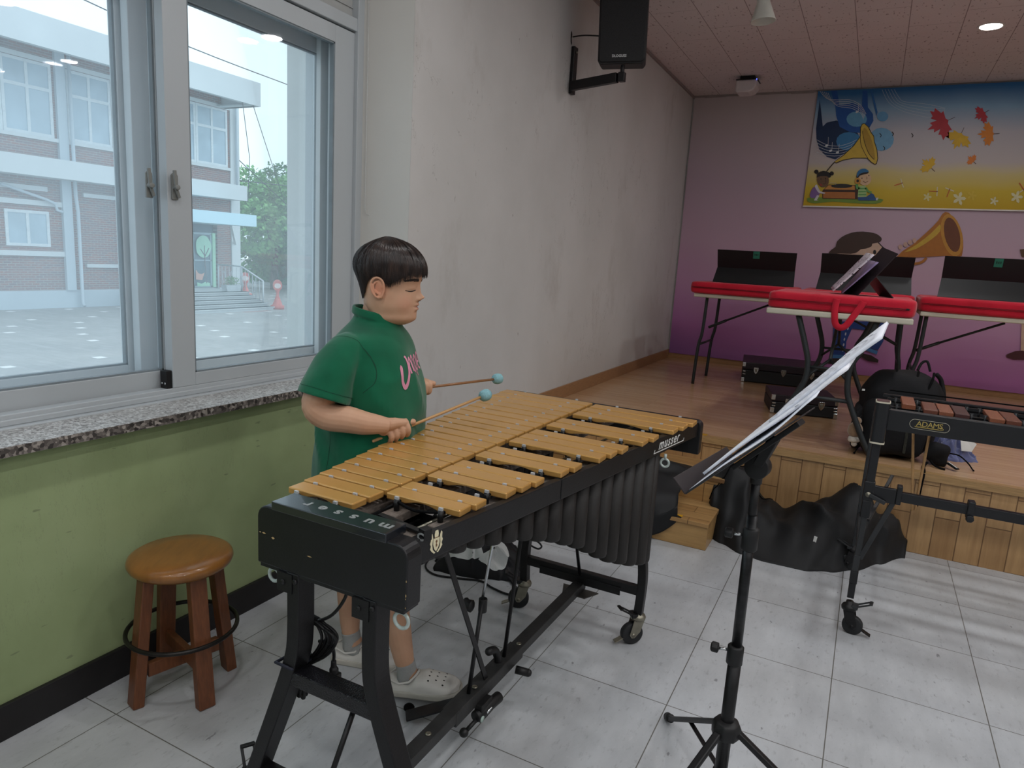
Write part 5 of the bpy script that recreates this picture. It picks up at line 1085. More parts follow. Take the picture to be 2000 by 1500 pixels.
# red padded cases
g=G('red_nylon_fabric',rough=.7,spec=.25,sheen=.2); g.col(g.ramp(g.noise(6,None,4),(.3,'B01028'),(.7,'C4142F'))); g.bump(g.noise(22,None,5),.5,.01); redm=g.m
zipm=mat('dark_red_zip','6E0A18',.7)
def rcase(x0,x1,y0,y1,z0,z1,label,handles=False,seed=0):
    o=V(((x0+x1)/2,(y0+y1)/2,z0)); t=thing('keyboard_case',label,'case',o,0,'red cases on the folding tables'); nx,ny=40,14; P=[]
    a=(x1-x0)/2; b=(y1-y0)/2; h=z1-z0; R_=.022; prof=[]
    for k in range(13):
        t_=k/12; zz=h*t_; ins=R_*(1-math.sqrt(max(0,1-((abs(t_-.5)*2)**5)))); prof.append((zz,ins))
    for zz,ins in prof:
        row=[]
        for j in range(120):
            u=j/120*2*pi; c_,s_=math.cos(u),math.sin(u); e=.16; px=(a-ins)*math.copysign(abs(c_)**e,c_); py=(b-ins)*math.copysign(abs(s_)**e,s_)
            d=.006*mn.noise(V((px*5+seed,py*5,zz*12)))+.003*mn.noise(V((px*16+seed,py*16,zz*25))); row.append(V((px+d*c_,py+d*s_,zz+(d*.8 if zz>h*.9 else 0))))
        P.append(row)
    q=MB(); q.grid(P,closed_v=True); 
    for row,rev in ((0,True),(12,False)):
        rr=list(range(row*120,row*120+120)); q.f.append(rr[::-1] if rev else rr); q.sm.append(True); q.mi.append(0)
    q.build('padded_body',redm,t); q=MB(); e=.0015
    q.tube([(-a-e+.015,-b-.003,h*.56),(a*.2,-b-.0045,h*.54),(a-.03,-b-.003,h*.52)],.0018,6).tube([(-a-e+.015,-b-.004,h*.49),(a*.2,-b-.0055,h*.47),(a-.03,-b-.004,h*.45)],.0018,6); q.build('zip',zipm,t)
    q=MB(); q.box((a*.86,-b-.009,h*.47),(a*.86+.014,-b-.004,h*.56)); q.build('zip_pull',black_plastic,t)
    if handles:
        q=MB(); pts=[(-.010,-b-.004,h*.80),(-.014,-b-.007,h*.4),(-.012,-b-.012,-.01),(-.002,-b-.016,-.055),(.022,-b-.018,-.072),(.048,-b-.016,-.058),(.075,-b-.012,-.01),(.100,-b-.007,h*.42),(.112,-b-.004,h*.75)]
        c_=catmull([V(p)+V((-.0,0,0)) for p in pts],6); vs=[]
        for i,p in enumerate(c_): tt=(c_[min(i+1,len(c_)-1)]-c_[max(i-1,0)]).normalized(); nrm=tt.cross(V((0,-1,0))).normalized()*.016; vs+=[p-nrm,p+nrm]
        q.add(vs,[(i*2,i*2+1,i*2+3,i*2+2) for i in range(len(c_)-1)],True); q.build('carry_handle',redm,t,solid=.003)
    return t
rcase(-1.27,-.50,5.47,6.0,1.145,1.235,'red padded keyboard case on the far left end of the back table',seed=1)
rcase(-.47,.262,5.47,6.0,1.145,1.235,'red padded keyboard case on the right half of the back table',seed=5)
rcase(.275,1.10,5.26,5.8,1.147,1.245,'red padded keyboard case on the table at the right behind the marimba',seed=9)
rcase(-.500,.205,3.94,4.62,1.157,1.246,'red padded keyboard case with hanging carry handles on the nearest folding table',True,seed=3)
# black desktop music racks
rackm=mat('black_rack_board','0C0C0E',.5,var=.08,spec=.4); rack_lit=mat('black_rack_lit','131517',.45,var=.08,spec=.5); greenl=mat('green_label','1F6B56',.6)  # upward-facing lower panel painted paler than the upper, its light put into the colour
def brack(x0,x1,y,z0,z1,label,tag_x=True):
    o=V(((x0+x1)/2,y,z0)); t=thing('music_rack',label,'music rack',o,0,'black music racks on the red cases'); w_=(x1-x0)/2; h=z1-z0
    q=MB(); q.bar((-.0,-.05,0),(0,.03,h*.46),2*w_+.01,.004,up=(0,-1,.4)); 
    q=MB(); q.add([(-w_-.008,-.055,0),(w_+.008,-.055,0),(w_-.004,.02,h*.46),(-w_+.004,.02,h*.46)],[(0,1,2,3)]); q.build('lower_panel',rack_lit,t,solid=.004)
    q=MB(); q.add([(-w_+.004,.02,h*.46),(w_-.004,.02,h*.46),(w_,-.03,h),(-w_,-.03,h)],[(0,1,2,3)]); q.build('upper_panel',rackm,t,solid=.004)
    q=MB(); q.box((-.012,-.030,.02),(.012,-.024,h*.40),M=T(0,-.03,0)@Rx(-.62)@T(0,.032,0)); q.build('centre_fold',rackm,t,bevel=.002)
    q=MB(); q.box((-w_*.8,.0,0),(w_*.8,.06,.004)); q.build('base_flap',rackm,t)
    q=MB(); q.add([(-.022,-.0335,h-.002),(.026,-.0335,h-.002),(.026,-.016,h-.056),(-.022,-.016,h-.056)],[(0,1,2,3)]); lb=q.build('label_sticker',greenl,t,solid=.001)
    q=MB()
    for k in range(3): q.add([(-.012+.011*k,-.0302,h-.020-.003*(k%2)),(-.006+.011*k,-.0302,h-.020),(-.006+.011*k,-.0262,h-.034),(-.010+.011*k,-.0262,h-.034)],[(0,1,2,3)])
    q.build('handwriting',mat('pen_ink','0C2A22',.7),lb)
brack(-1.133,-.545,5.72,1.238,1.49,'black folded music rack on the leftmost red case')
brack(-.375,.232,5.72,1.238,1.50,'black folded music rack behind the tilted side rack')
brack(.39,.99,5.50,1.246,1.515,'black folded music rack on the red case at the right edge')
# tilted rack with sheets on the near red case
t=thing('music_rack','dark folded music rack seen from its side on the nearest red case','music rack',(.02,4.2,1.246),0,'black music racks on the red cases')
def tq(): return MB(T(-.02,-4.2,-1.246))
burg=mat('burgundy_black_board','1E1318',.6,var=.06)
q=tq(); q.add([(.004,4.08,1.353),(.086,4.08,1.472),(.012,4.36,1.512),(-.074,4.36,1.372)],[(0,1,2,3)]); p=q.build('upper_panel',burg,t,solid=.004)
q=tq(); q.add([(.045,4.0785,1.432),(.049,4.0785,1.430),(.024,4.17,1.415),(.020,4.17,1.417)],[(0,1,2,3)]); 
q=tq(); q.bar((.030,4.175,1.4365),(.010,4.265,1.440),.002,.002); q.build('edge_groove',mat('grey_line','5A4A52',.5),p)
q=tq(); q.add([(-.074,4.36,1.370),(.004,4.08,1.352),(.096,4.08,1.249),(.033,4.36,1.249)],[(0,1,2,3)]); q.build('rear_strut',rack_lit,t,solid=.004)
q=tq(); q.add([(-.074,4.36,1.372),(.004,4.08,1.353),(-.07,4.08,1.250),(-.16,4.36,1.250)],[(0,1,2,3)]); q.build('front_panel',burg,t,solid=.003)
def psheet(label,pts,m,th=.002,sag=.0):
    A,B,C_,D=[V(p) for p in pts]; P=[[A.lerp(B,j/6).lerp(D.lerp(C_,j/6),i/10)+V((-.012,0,-.018))*math.sin(pi*i/10)*sag for j in range(7)] for i in range(11)]
    q=MB(); q.grid(P); o=q.build('sheet_music',m,solid=th); tag(o,label,'sheet music'); return o
g=G('printed_score_sleeve',rough=.25,spec=.6); nz=g.noise(60,g.mapv((1,.6,1)),2,.5); ws_=g.sep()
g.col(g.mix(g.ramp(nz,(.60,0),(.63,1)),rgb('CFC8D2'),rgb('3A3440')))
psheet('printed score in a clear plastic sleeve leaning on the tilted rack',[(-.19,4.09,1.262),(-.215,4.37,1.275),(-.060,4.37,1.478),(-.022,4.09,1.462)],g.m,.006,.6)
psheet('second clear sleeve with purple edge sagging under the printed score',[(-.145,4.085,1.254),(-.16,4.36,1.262),(-.045,4.36,1.440),(.004,4.085,1.425)],mat('purple_tinted_sleeve','8F7FA6',.2,var=.25,scale=14,spec=.6),.003,.3)
# ================================================================ CASES ON THE STAGE
hc=mat('black_case_vinyl','141417',.5,var=.12,scale=40,bump=.3,bscale=400,spec=.45); hct=mat('case_lid_vinyl','241B22',.45,var=.1,spec=.4)
def hard(A,B,dep,h,label,nl,corners=True):
    A=V(A);B=V(B); d=(B-A).normalized(); M=frame((0,0,0),d,V((0,0,1)).cross(d)); o=(A+B)/2; w_=(B-A).length/2
    t=thing('instrument_case',label,'case',o,math.atan2(d.y,d.x)); q=MB(); q.box((-w_,0,.004),(w_,dep,h*.62)); q.build('case_body',hc,t,bevel=.006)
    q=MB(); q.box((-w_,0,h*.64),(w_,dep,h)); q.build('case_lid',hct,t,bevel=.006)
    for i in range(nl):
        x=-w_+ (2*w_)*((i+.5)/nl if nl>2 else (.25+.5*i)); q=MB(); q.prism([(-.018,.025),(.018,.025),(.020,.005),(.012,-.018),(0,-.032),(-.012,-.018),(-.020,.005)],0,.006,M=frame((x,-.0005,h*.63),(1,0,0),(0,0,1))); l_=q.build('latch',chrome,t,bevel=.0015)
        q=MB(); q.prism([(-.009,.012),(.009,.012),(.006,-.012),(-.006,-.012)],.006,.010,M=frame((x,-.0005,h*.63),(1,0,0),(0,0,1))); q.build('latch_tongue',zinc,l_,bevel=.001)
    for s_ in (-1,1):
        for z in (.02,h-.02): q=MB(); q.box((s_*w_-s_*.022,-.003,z-.018),(s_*w_+s_*.003,.022,z+.018)); q.build('corner_guard',chrome,t,bevel=.003)
        for z in (h*.4,h*.55): q=MB(); q.box((s_*w_-s_*.026,-.004,z-.004),(s_*w_-s_*.004,0,z+.004)); q.build('edge_clip',chrome,t,bevel=.001)
    return t
hard((-.885,6.02,SZ),(-.246,6.12,SZ),.55,.168,'long black hard instrument case with silver latches by the back wall',3)
hard((-.50,4.83,SZ),(-.10,4.93,SZ),.38,.128,'smaller black instrument case under the nearest folding table',2)
# ================================================================ BACKPACK AND CLOTHES
bpm=mat('black_backpack_nylon','111114',.75,var=.25,scale=14,bump=.5,bscale=60,spec=.3)
def superball(c,r,e1=.5,e2=.5,n=40,disp=.0,sc_=6,M=None,q=None,zmin=None):
    q=q or MB(); P=[]; c=V(c)
    for i in range(n//2+1):
        ph=-pi/2+pi*i/(n//2); row=[]
        for j in range(n):
            th=2*pi*j/n; f=lambda v,e: math.copysign(abs(v)**e,v); p=V((r[0]*f(math.cos(ph),e1)*f(math.cos(th),e2),r[1]*f(math.cos(ph),e1)*f(math.sin(th),e2),r[2]*f(math.sin(ph),e1)))
            d=mn.noise((p+c)*sc_)*disp; p=p*(1+d/max(r)); p=p+c
            if zmin is not None: p.z=max(zmin,p.z)
            row.append(p)
        P.append(row)
    q.grid(P,closed_v=True,M=M); return q
bkp=thing('backpack','bulging black backpack standing at the stage edge','backpack',(.20,4.2,SZ))
superball((0,0,.225),(.195,.15,.225),.55,.7,48,.02,8,M=Ry(.04)).build('main_body',bpm,bkp)
superball((-.01,-.13,.16),(.15,.065,.14),.5,.6,36,.02,9).build('front_pocket',bpm,bkp)
superball((-.175,-.03,.13),(.035,.085,.12),.6,.6,28,.02,9).build('mesh_pocket',mat('black_mesh','1D1D20',.9,var=.5,scale=160,bump=.6,bscale=500),bkp)
for x in (-.04,.06,.13):
    q=MB(); q.tube(catmull([(x-.05,-.135,.22),(x-.03,-.14,.33),(x,-.09,.425),(x+.01,0,.455)],5),.006,8); q.build('piping',felt,bkp)
q=MB(); q.tube(catmull([(.16,.10,.44),(.19,.12,.40),(.215,.10,.28),(.20,.08,.12)],5),.012,8); q.build('shoulder_strap',bpm,bkp)
q=MB(); q.tube(catmull([(.07,.10,.45),(.085,.12,.49),(.11,.12,.50),(.13,.11,.45)],5),.007,8); q.build('grab_loop',bpm,bkp)
q=MB(); q.tube([(-.05,-.198,.19),(.09,-.196,.19)],.004,6); q.build('zip',mat('zip_grey','3A3A3E',.5),bkp)
q=MB(); q.box((-.182,-.075,.333),(-.168,-.070,.343),M=T(0,-.03,0)); q.build('logo_patch',mat('white_patch','CFCFCB',.6),bkp)
q=MB(); q.box((.045,-.197,.05),(.058,-.192,.17)); q.build('woven_label',mat('dark_woven_label','26261F',.8,var=.6,scale=200),bkp)
pl=thing('plush_keyring','small brown and white plush toy keyring hanging beside the backpack','toy',(.015,4.03,SZ+.035))
pb=mat('tan_plush','8E7257',.98,var=.12,scale=90,bump=.9,bscale=300,sheen=.6); wp=mat('white_plush','C9C1B6',.98,var=.06,scale=90,bump=.9,bscale=300,sheen=.6)
superball((0,0,.095),(.037,.033,.042),.9,.9,24,.004,30).build('body',pb,pl)
q=MB(); q.ball((.005,0,.145),.020,16); q.build('head',pb,pl)
q=superball((0,-.002,.045),(.030,.027,.020),.9,.9,20,.004,30); q.ball((.004,-.003,.020),.015,12); q.build('white_belly',wp,pl)
q=MB(); q.tube(catmull([(.028,0,.08),(.036,.01,.04),(.03,.01,.01),(.02,0,-.012),(.014,-.01,-.025)],4),.0022,6); q.ball((.012,-.012,-.027),.006,8); q.build('cord',felt,pl)
q=MB(); q.tube(catmull([(.012,.0,.155),(.018,.004,.175),(.03,.02,.18)],4),.0018,6); q.build('hang_loop',black_plastic,pl)
hoo=mat('dusty_blue_fleece','5C628A',.95,var=.12,scale=12,bump=.4,bscale=120,sheen=.4)
def crumple(w_,d,h,seed,n=60,amp=.5,fr=9):
    P=[]
    for i in range(n):
        row=[]
        for j in range(n):
            x=(j/(n-1)*2-1); y=(i/(n-1)*2-1); r_=min(1,math.sqrt(x*x+y*y)); k=max(0,1-max(abs(x),abs(y))**4); X=x*w_*(1-.15*abs(y)); Y=y*d*(1-.15*abs(x))
            f=1-abs(mn.noise(V((x*fr*.35+seed,y*fr*.35,seed)))*2); z=h*k*(1-amp+amp*f*f)*(1-.5*r_*r_)+.002
            row.append(V((X+.02*mn.noise(V((x*3,y*3,seed))),Y+.02*mn.noise(V((y*3,x*3,seed+4))),max(.001,z))))
        P.append(row)
    q=MB(); q.grid(P); o=len(q.v); 
    ring=[(0,j) for j in range(n)]+[(i,n-1) for i in range(1,n)]+[(n-1,j) for j in range(n-2,-1,-1)]+[(i,0) for i in range(n-2,0,-1)]
    q.v+=[V((P[i][j].x,P[i][j].y,0)) for i,j in ring]; m=len(ring)
    for k in range(m): a,b=ring[k],ring[(k+1)%m]; q.f.append((a[0]*n+a[1],o+k,o+(k+1)%m,b[0]*n+b[1])); q.sm.append(True); q.mi.append(0)
    q.f.append(tuple(o+k for k in range(m))); q.sm.append(False); q.mi.append(0)
    return q
o=crumple(.115,.14,.15,3.3,amp=.6).build('hoodie',hoo,origin=(0,0,0)); o.location=(.475,4.36,SZ); o.rotation_euler=(0,0,.4); tag(o,'crumpled dusty blue hoodie lying on the stage right of the backpack','hoodie')
q=MB(); q.add([(.0,-.128,.06),(.05,-.132,.06),(.075,-.12,.10),(.04,-.10,.125),(.0,-.10,.12)],[(0,1,2,3,4)]); q.build('white_print',mat('hoodie_print','C9C8C4',.8),o,solid=.002)
pch=thing('drawstring_pouch','small black pouch with a white woven tag in front of the blue hoodie','pouch',(.405,4.08,SZ))
superball((0,0,.058),(.055,.05,.06),.8,.8,30,.02,14,zmin=.001).build('pouch_body',bpm,pch)
q=MB(); q.bar((.045,-.04,.03),(.09,-.075,.012),.028,.003); tg=q.build('fabric_tag',felt,pch)
q=MB(); q.bar((.050,-.038,.0345),(.088,-.066,.0165),.006,.001); q.build('tag_lettering',mat('white_patch','CFCFCB',.6),tg)
q=MB(); q.tube(catmull([(-.03,-.045,.03),(-.01,-.07,.012),(.02,-.085,.006),(.035,-.09,.005)],4),.006,6); q.build('strap_end',felt,pch)
q=MB(); q.tube(catmull([(.05,.05,.06),(.10,.06,.055),(.14,.03,.03),(.16,.0,.008),(.165,-.02,.006)],5),.0035,6); q.build('strap_end',felt,pch)
q=MB(); q.tube(catmull([(-.045,-.06,.02),(-.06,-.10,.004),(-.065,-.215,.0),(-.068,-.225,-.06),(-.072,-.226,-.17)],5),.009,8,flat=.4); q.build('hanging_strap',felt,pch)
# ================================================================ BLACK COVERS ON THE FLOOR
cov=mat('black_cover_fabric','18191B',.62,var=.12,scale=8,bump=.25,bscale=18,spec=.4)
def ctab(tab,x):
    if x<=tab[0][0]: return tab[0][1]
    for (a,va),(b,vb) in zip(tab,tab[1:]):
        if a<=x<=b: t=(x-a)/(b-a); t=t*t*(3-2*t); return va+(vb-va)*t
    return tab[-1][1]
FRt=[(-.64,3.60),(-.59,3.47),(-.50,3.40),(-.40,3.325),(-.28,3.30),(-.1,3.305),(.0,3.36),(.1,3.45),(.2,3.60),(.32,3.76)]
BKt=[(-.66,3.66),(-.55,3.76),(-.45,3.82),(-.3,3.85),(.32,3.86)]
HT_=[(-.64,.14),(-.59,.32),(-.50,.36),(-.43,.33),(-.36,.17),(-.27,.13),(-.17,.20),(-.06,.28),(.03,.33),(.11,.31),(.19,.22),(.27,.17),(.32,.06)]
def cover():
    nx,ny=110,46; P=[]
    for i in range(nx+1):
        x=-.64+.96*i/nx; f,b,h=ctab(FRt,x),ctab(BKt,x),ctab(HT_,x); row=[]
        for j in range(ny+1):
            t=j/ny; y=f+(b-f)*t; rise=math.sin(min(1,t/.62)*pi/2)**1.15; back=1-.25*max(0,(t-.75)/.25)**2
            z=h*rise*back
            fold=1-abs(mn.noise(V((x*5.2+y*3+2,y*2.6+z*3,1.7)))*2.0); z*= (.82+.24*fold); z+=.016*mn.noise(V((x*11,y*9,4)))*rise
            xx=x-.06*max(0,(z-.14))*(1 if x<-.40 else 0)+.02*mn.noise(V((x*5,y*5,z*8))); yy=y+.03*mn.noise(V((x*6,z*8,2)))*rise
            row.append(V((xx,min(yy,3.862),max(.002,z))))
        P.append(row)
    q=MB(); q.grid(P); n=ny+1; ring=[(i,0) for i in range(nx+1)]+[(nx,j) for j in range(1,n)]+[(i,ny) for i in range(nx-1,-1,-1)]+[(0,j) for j in range(ny-1,0,-1)]; o=len(q.v)
    q.v+=[V((P[i][j].x,P[i][j].y,0.0005)) for i,j in ring]; m=len(ring)
    for k in range(m): a,b=ring[k],ring[(k+1)%m]; q.f.append((a[0]*n+a[1],b[0]*n+b[1],o+(k+1)%m,o+k)); q.sm.append(True); q.mi.append(0)
    q.f.append(tuple(o+k for k in range(m))); q.sm.append(False); q.mi.append(0); return q,P
q,CP=cover(); cv=q.build('instrument_cover',cov); tag(cv,'large heap of black fabric instrument cover slumped against the stage front','cover')
q=MB(T(*(-cv.location))); a=CP[63][9]; nn=V((0,-.75,.65)); q.add([a+nn*.006+V(p) for p in ((-.007,0,-.018),(.007,0,-.016),(.011,.004,.018),(-.003,.004,.020))],[(0,1,2,3)]); q.build('care_label',mat('white_patch','CFCFCB',.6),cv,solid=.001)
q=MB(T(*(-cv.location))); q.tube([CP[i][min(45,12+int(i*.9))]+V((0,-.004,.004)) for i in range(2,36)],.0025,6); q.build('seam',felt,cv)
def drape():
    P=[]
    for i in range(41):
        s=i/40; x=-1.30+.58*s; row=[]; e=max(0,(s-.72)/.28); dz=.12*e*e
        prof=[(3.66,.300),(3.585,.320),(3.53,.315),(3.46,.285),(3.38,.270),(3.29,.245),(3.225,.185),(3.205,.10+dz),(3.215,.02+dz)]
        c_=catmull([(0,a,b) for a,b in prof],5)
        for k,p in enumerate(c_):
            n_=mn.noise(V((x*7,k*.16,1))); row.append(V((x-.02*e*math.sin(k*.12)+.012*n_,p.y+.022*n_+.05*e,p.z-.03*e+.020*mn.noise(V((x*6,k*.2,5))))))
        P.append(row)
    q=MB(); q.grid(P); return q
o=drape().build('instrument_cover',cov,solid=.004); tag(o,'dark fabric cover draped over the wooden steps behind the vibraphone','cover')
# ================================================================ DRAWSTRING BAG BEHIND THE VIBRAPHONE
dbm=mat('black_gym_bag_nylon','121317',.6,var=.2,scale=10,bump=.35,bscale=30,spec=.4)
db=thing('drawstring_bag','black drawstring bag with large white print on the floor behind the vibraphone','bag',(-1.38,2.52,0),.30)
o=crumple(.205,.15,.17,8.1,n=50,amp=.28,fr=6).build('bag_body',dbm,db,origin=(0,0,0))
pw=mat('white_bag_print','D6D9D8',.6,var=.03)
def onbag_(x,y): return V((x,y,.0))
for nm,poly in (('bag_print',[(-.115,.035),(.025,.045),(.045,-.02),(.055,-.055),(-.09,-.055),(-.098,-.025),(-.05,-.018),(-.105,-.008)]),('bag_print',[(.05,.10),(.085,.095),(.13,.055),(.085,.02),(.062,.05)]),('bag_print',[(.135,.045),(.165,.01),(.16,-.045),(.11,-.07),(.045,-.06),(.085,-.03),(.10,.01)])):
    q=MB(); P=catmull([(x-.03,y-.05,.17) for x,y in poly],3,closed=True); q.add(P,[tuple(range(len(P)))])
    p=q.build(nm,pw,db); m_=p.modifiers.new('tri','TRIANGULATE'); m_=p.modifiers.new('sub','SUBSURF'); m_.subdivision_type='SIMPLE'; m_.levels=3; m_.render_levels=3; m_=p.modifiers.new('wrap','SHRINKWRAP'); m_.target=o; m_.wrap_method='PROJECT'; m_.use_project_z=True; m_.use_negative_direction=True; m_.use_positive_direction=True; m_.offset=.0025
cordm=mat('black_cord_white_flecks','18181B',.7,var=.6,scale=90)
q=MB(); q.tube(catmull([(-.20,-.02,.03),(-.22,-.10,.006),(-.16,-.17,.005),(-.05,-.175,.005),(.04,-.17,.005),(.10,-.215,.005),(.17,-.25,.005),(.215,-.235,.005),(.215,-.205,.005),(.185,-.17,.005),(.16,-.13,.008)],6),.0042,8); q.build('cord',cordm,db)
q=MB(); q.tube(catmull([(.10,.0,.130),(.14,.05,.125),(.19,.075,.11),(.235,.09,.10),(.26,.075,.085),(.245,.055,.08),(.20,.06,.095)],6),.0042,8); q.build('cord',cordm,db)
# ================================================================ SPEAKER, SPOTLIGHT, WIRELESS POINT
q_dir=V((.42,-.90,-.10)).normalized(); spk=thing('wall_speaker','black loudspeaker on a swivel arm high on the white wall','speaker',(-1.425,3.93,2.425)); 
SM=frame((0,0,0),V((0,0,1)).cross(V((-.30,.95,0))).normalized()*-1,(0,0,1))
fx=V((.955,.28,.03)).normalized(); fz=V((.05,-.10,1)).normalized(); SM=frame((0,0,0),fx,fz); # local x right, y up, z out of the grille
spm=mat('speaker_cabinet_black','1C1B1D',.6,var=.1,bump=.3,bscale=300)
q=MB(SM); q.prism([(-.132,.03),(-.118,.012),(.118,.012),(.132,.03),(.132,.45),(-.132,.45)],-.20,0); q.build('cabinet',spm,spk,bevel=.006)
g=G('speaker_grille',rough=.55,spec=.4); hx=g.vor(260,None,'Distance'); g.col(g.ramp(hx,(.25,'060606'),(.45,'1B1A1C'))); q=MB(SM); q.prism([(-.124,.032),(-.112,.022),(.112,.022),(.124,.032),(.124,.44),(-.124,.44)],0,.010); gr=q.build('grille',g.m,spk,bevel=.004)
text('speaker_name','DLOGUES',.018,SM@T(-.012,.052,.0105),mat('speaker_logo','BDBDBD',.4),gr,extr=.0004,font_off=.0006)
q=MB(); q.cyl((0,.03,.012),(0,.03,-.03),.012,12); q.box((-.018,.012,-.075),(.018,.05,-.025)); q.build('swivel_joint',black_metal,spk,bevel=.003)
wb=T(1.425,-3.93,-2.42); q=MB(wb); q.bar((-1.755,4.02,2.352),(-1.45,3.955,2.367),.035,.052); q.build('arm',black_metal,spk,bevel=.003)
q=MB(wb); q.box((-1.78,4.03,2.315),(-1.757,4.085,2.58)); wp_=q.build('wall_plate',black_metal,spk,bevel=.004)
for z in (2.345,2.55): q=MB(wb); q.cyl((-1.757,4.058,z),(-1.75,4.058,z),.007,8); q.build('wall_bolt',zinc,wp_)
tag(MB().tube(catmull([(-1.775,4.03,2.635),(-1.70,4.0,2.628),(-1.62,3.98,2.615),(-1.52,3.98,2.60)],5),.004,8).build('speaker_cable',cabm),'short black cable from a hole in the white wall to the loudspeaker','cable')
q=MB(); q.add([(-1.7792,4.02+.014*a,2.63+.03*b) for a,b in ((-.9,.8),(-.2,1.2),(.6,.6),(.4,-.2),(.9,-1.0),(.2,-1.5),(-.6,-.9),(-.9,-.2))],[tuple(range(8))]); struct('wall_hole',q,mat('dark_hole','1B1412',.95))
sp=thing('spotlight','white cone shaped spotlight hanging from the ceiling over the stage','light',(-.755,4.2,CZ)); wm=mat('spot_white_enamel','C9C9C0',.4)
q=MB(T(0,0,-.02)@Ry(-.10)); q.lathe([(.0,-.09),(.03,-.09),(.034,-.11),(.034,-.15),(.050,-.20),(.064,-.245),(.066,-.25),(.062,-.25),(.045,-.20),(.030,-.17),(.0,-.17)],36); q.build('lamp_shade',wm,sp)
q=MB(); q.cyl((0,0,0),(.006,0,-.115),.008,12); q.lathe([(.045,-.018),(.045,0),(.0,0)],24); q.build('ceiling_mount',wm,sp)
ap=thing('wireless_access_point','white wireless access point box with a blue light under the ceiling','device',(-1.18,6.42,CZ))
q=MB(); q.box((-.06,-.06,-.03),(.06,.06,0)); q.build('mount',black_plastic,ap,bevel=.003); q=MB(); q.box((-.088,-.088,-.036),(.088,.088,-.030)); q.build('base_ring',black_plastic,ap,bevel=.002)
q=MB(); q.prism([(-.085,0),(.085,0),(.085,-.05),(.06,-.088),(.02,-.10),(-.07,-.10),(-.085,-.09)],-.085,.085,M=frame((0,0,-.036),(1,0,0),(0,0,1))); q.build('cover',mat('ap_white','C4BDBD',.5),ap,bevel=.012,seg=3)
q=MB(); q.ball((.082,-.087,-.038),.004,8); q.build('status_light',mat('blue_led','4050FF',.4,emit='5060FF',estr=5),ap)
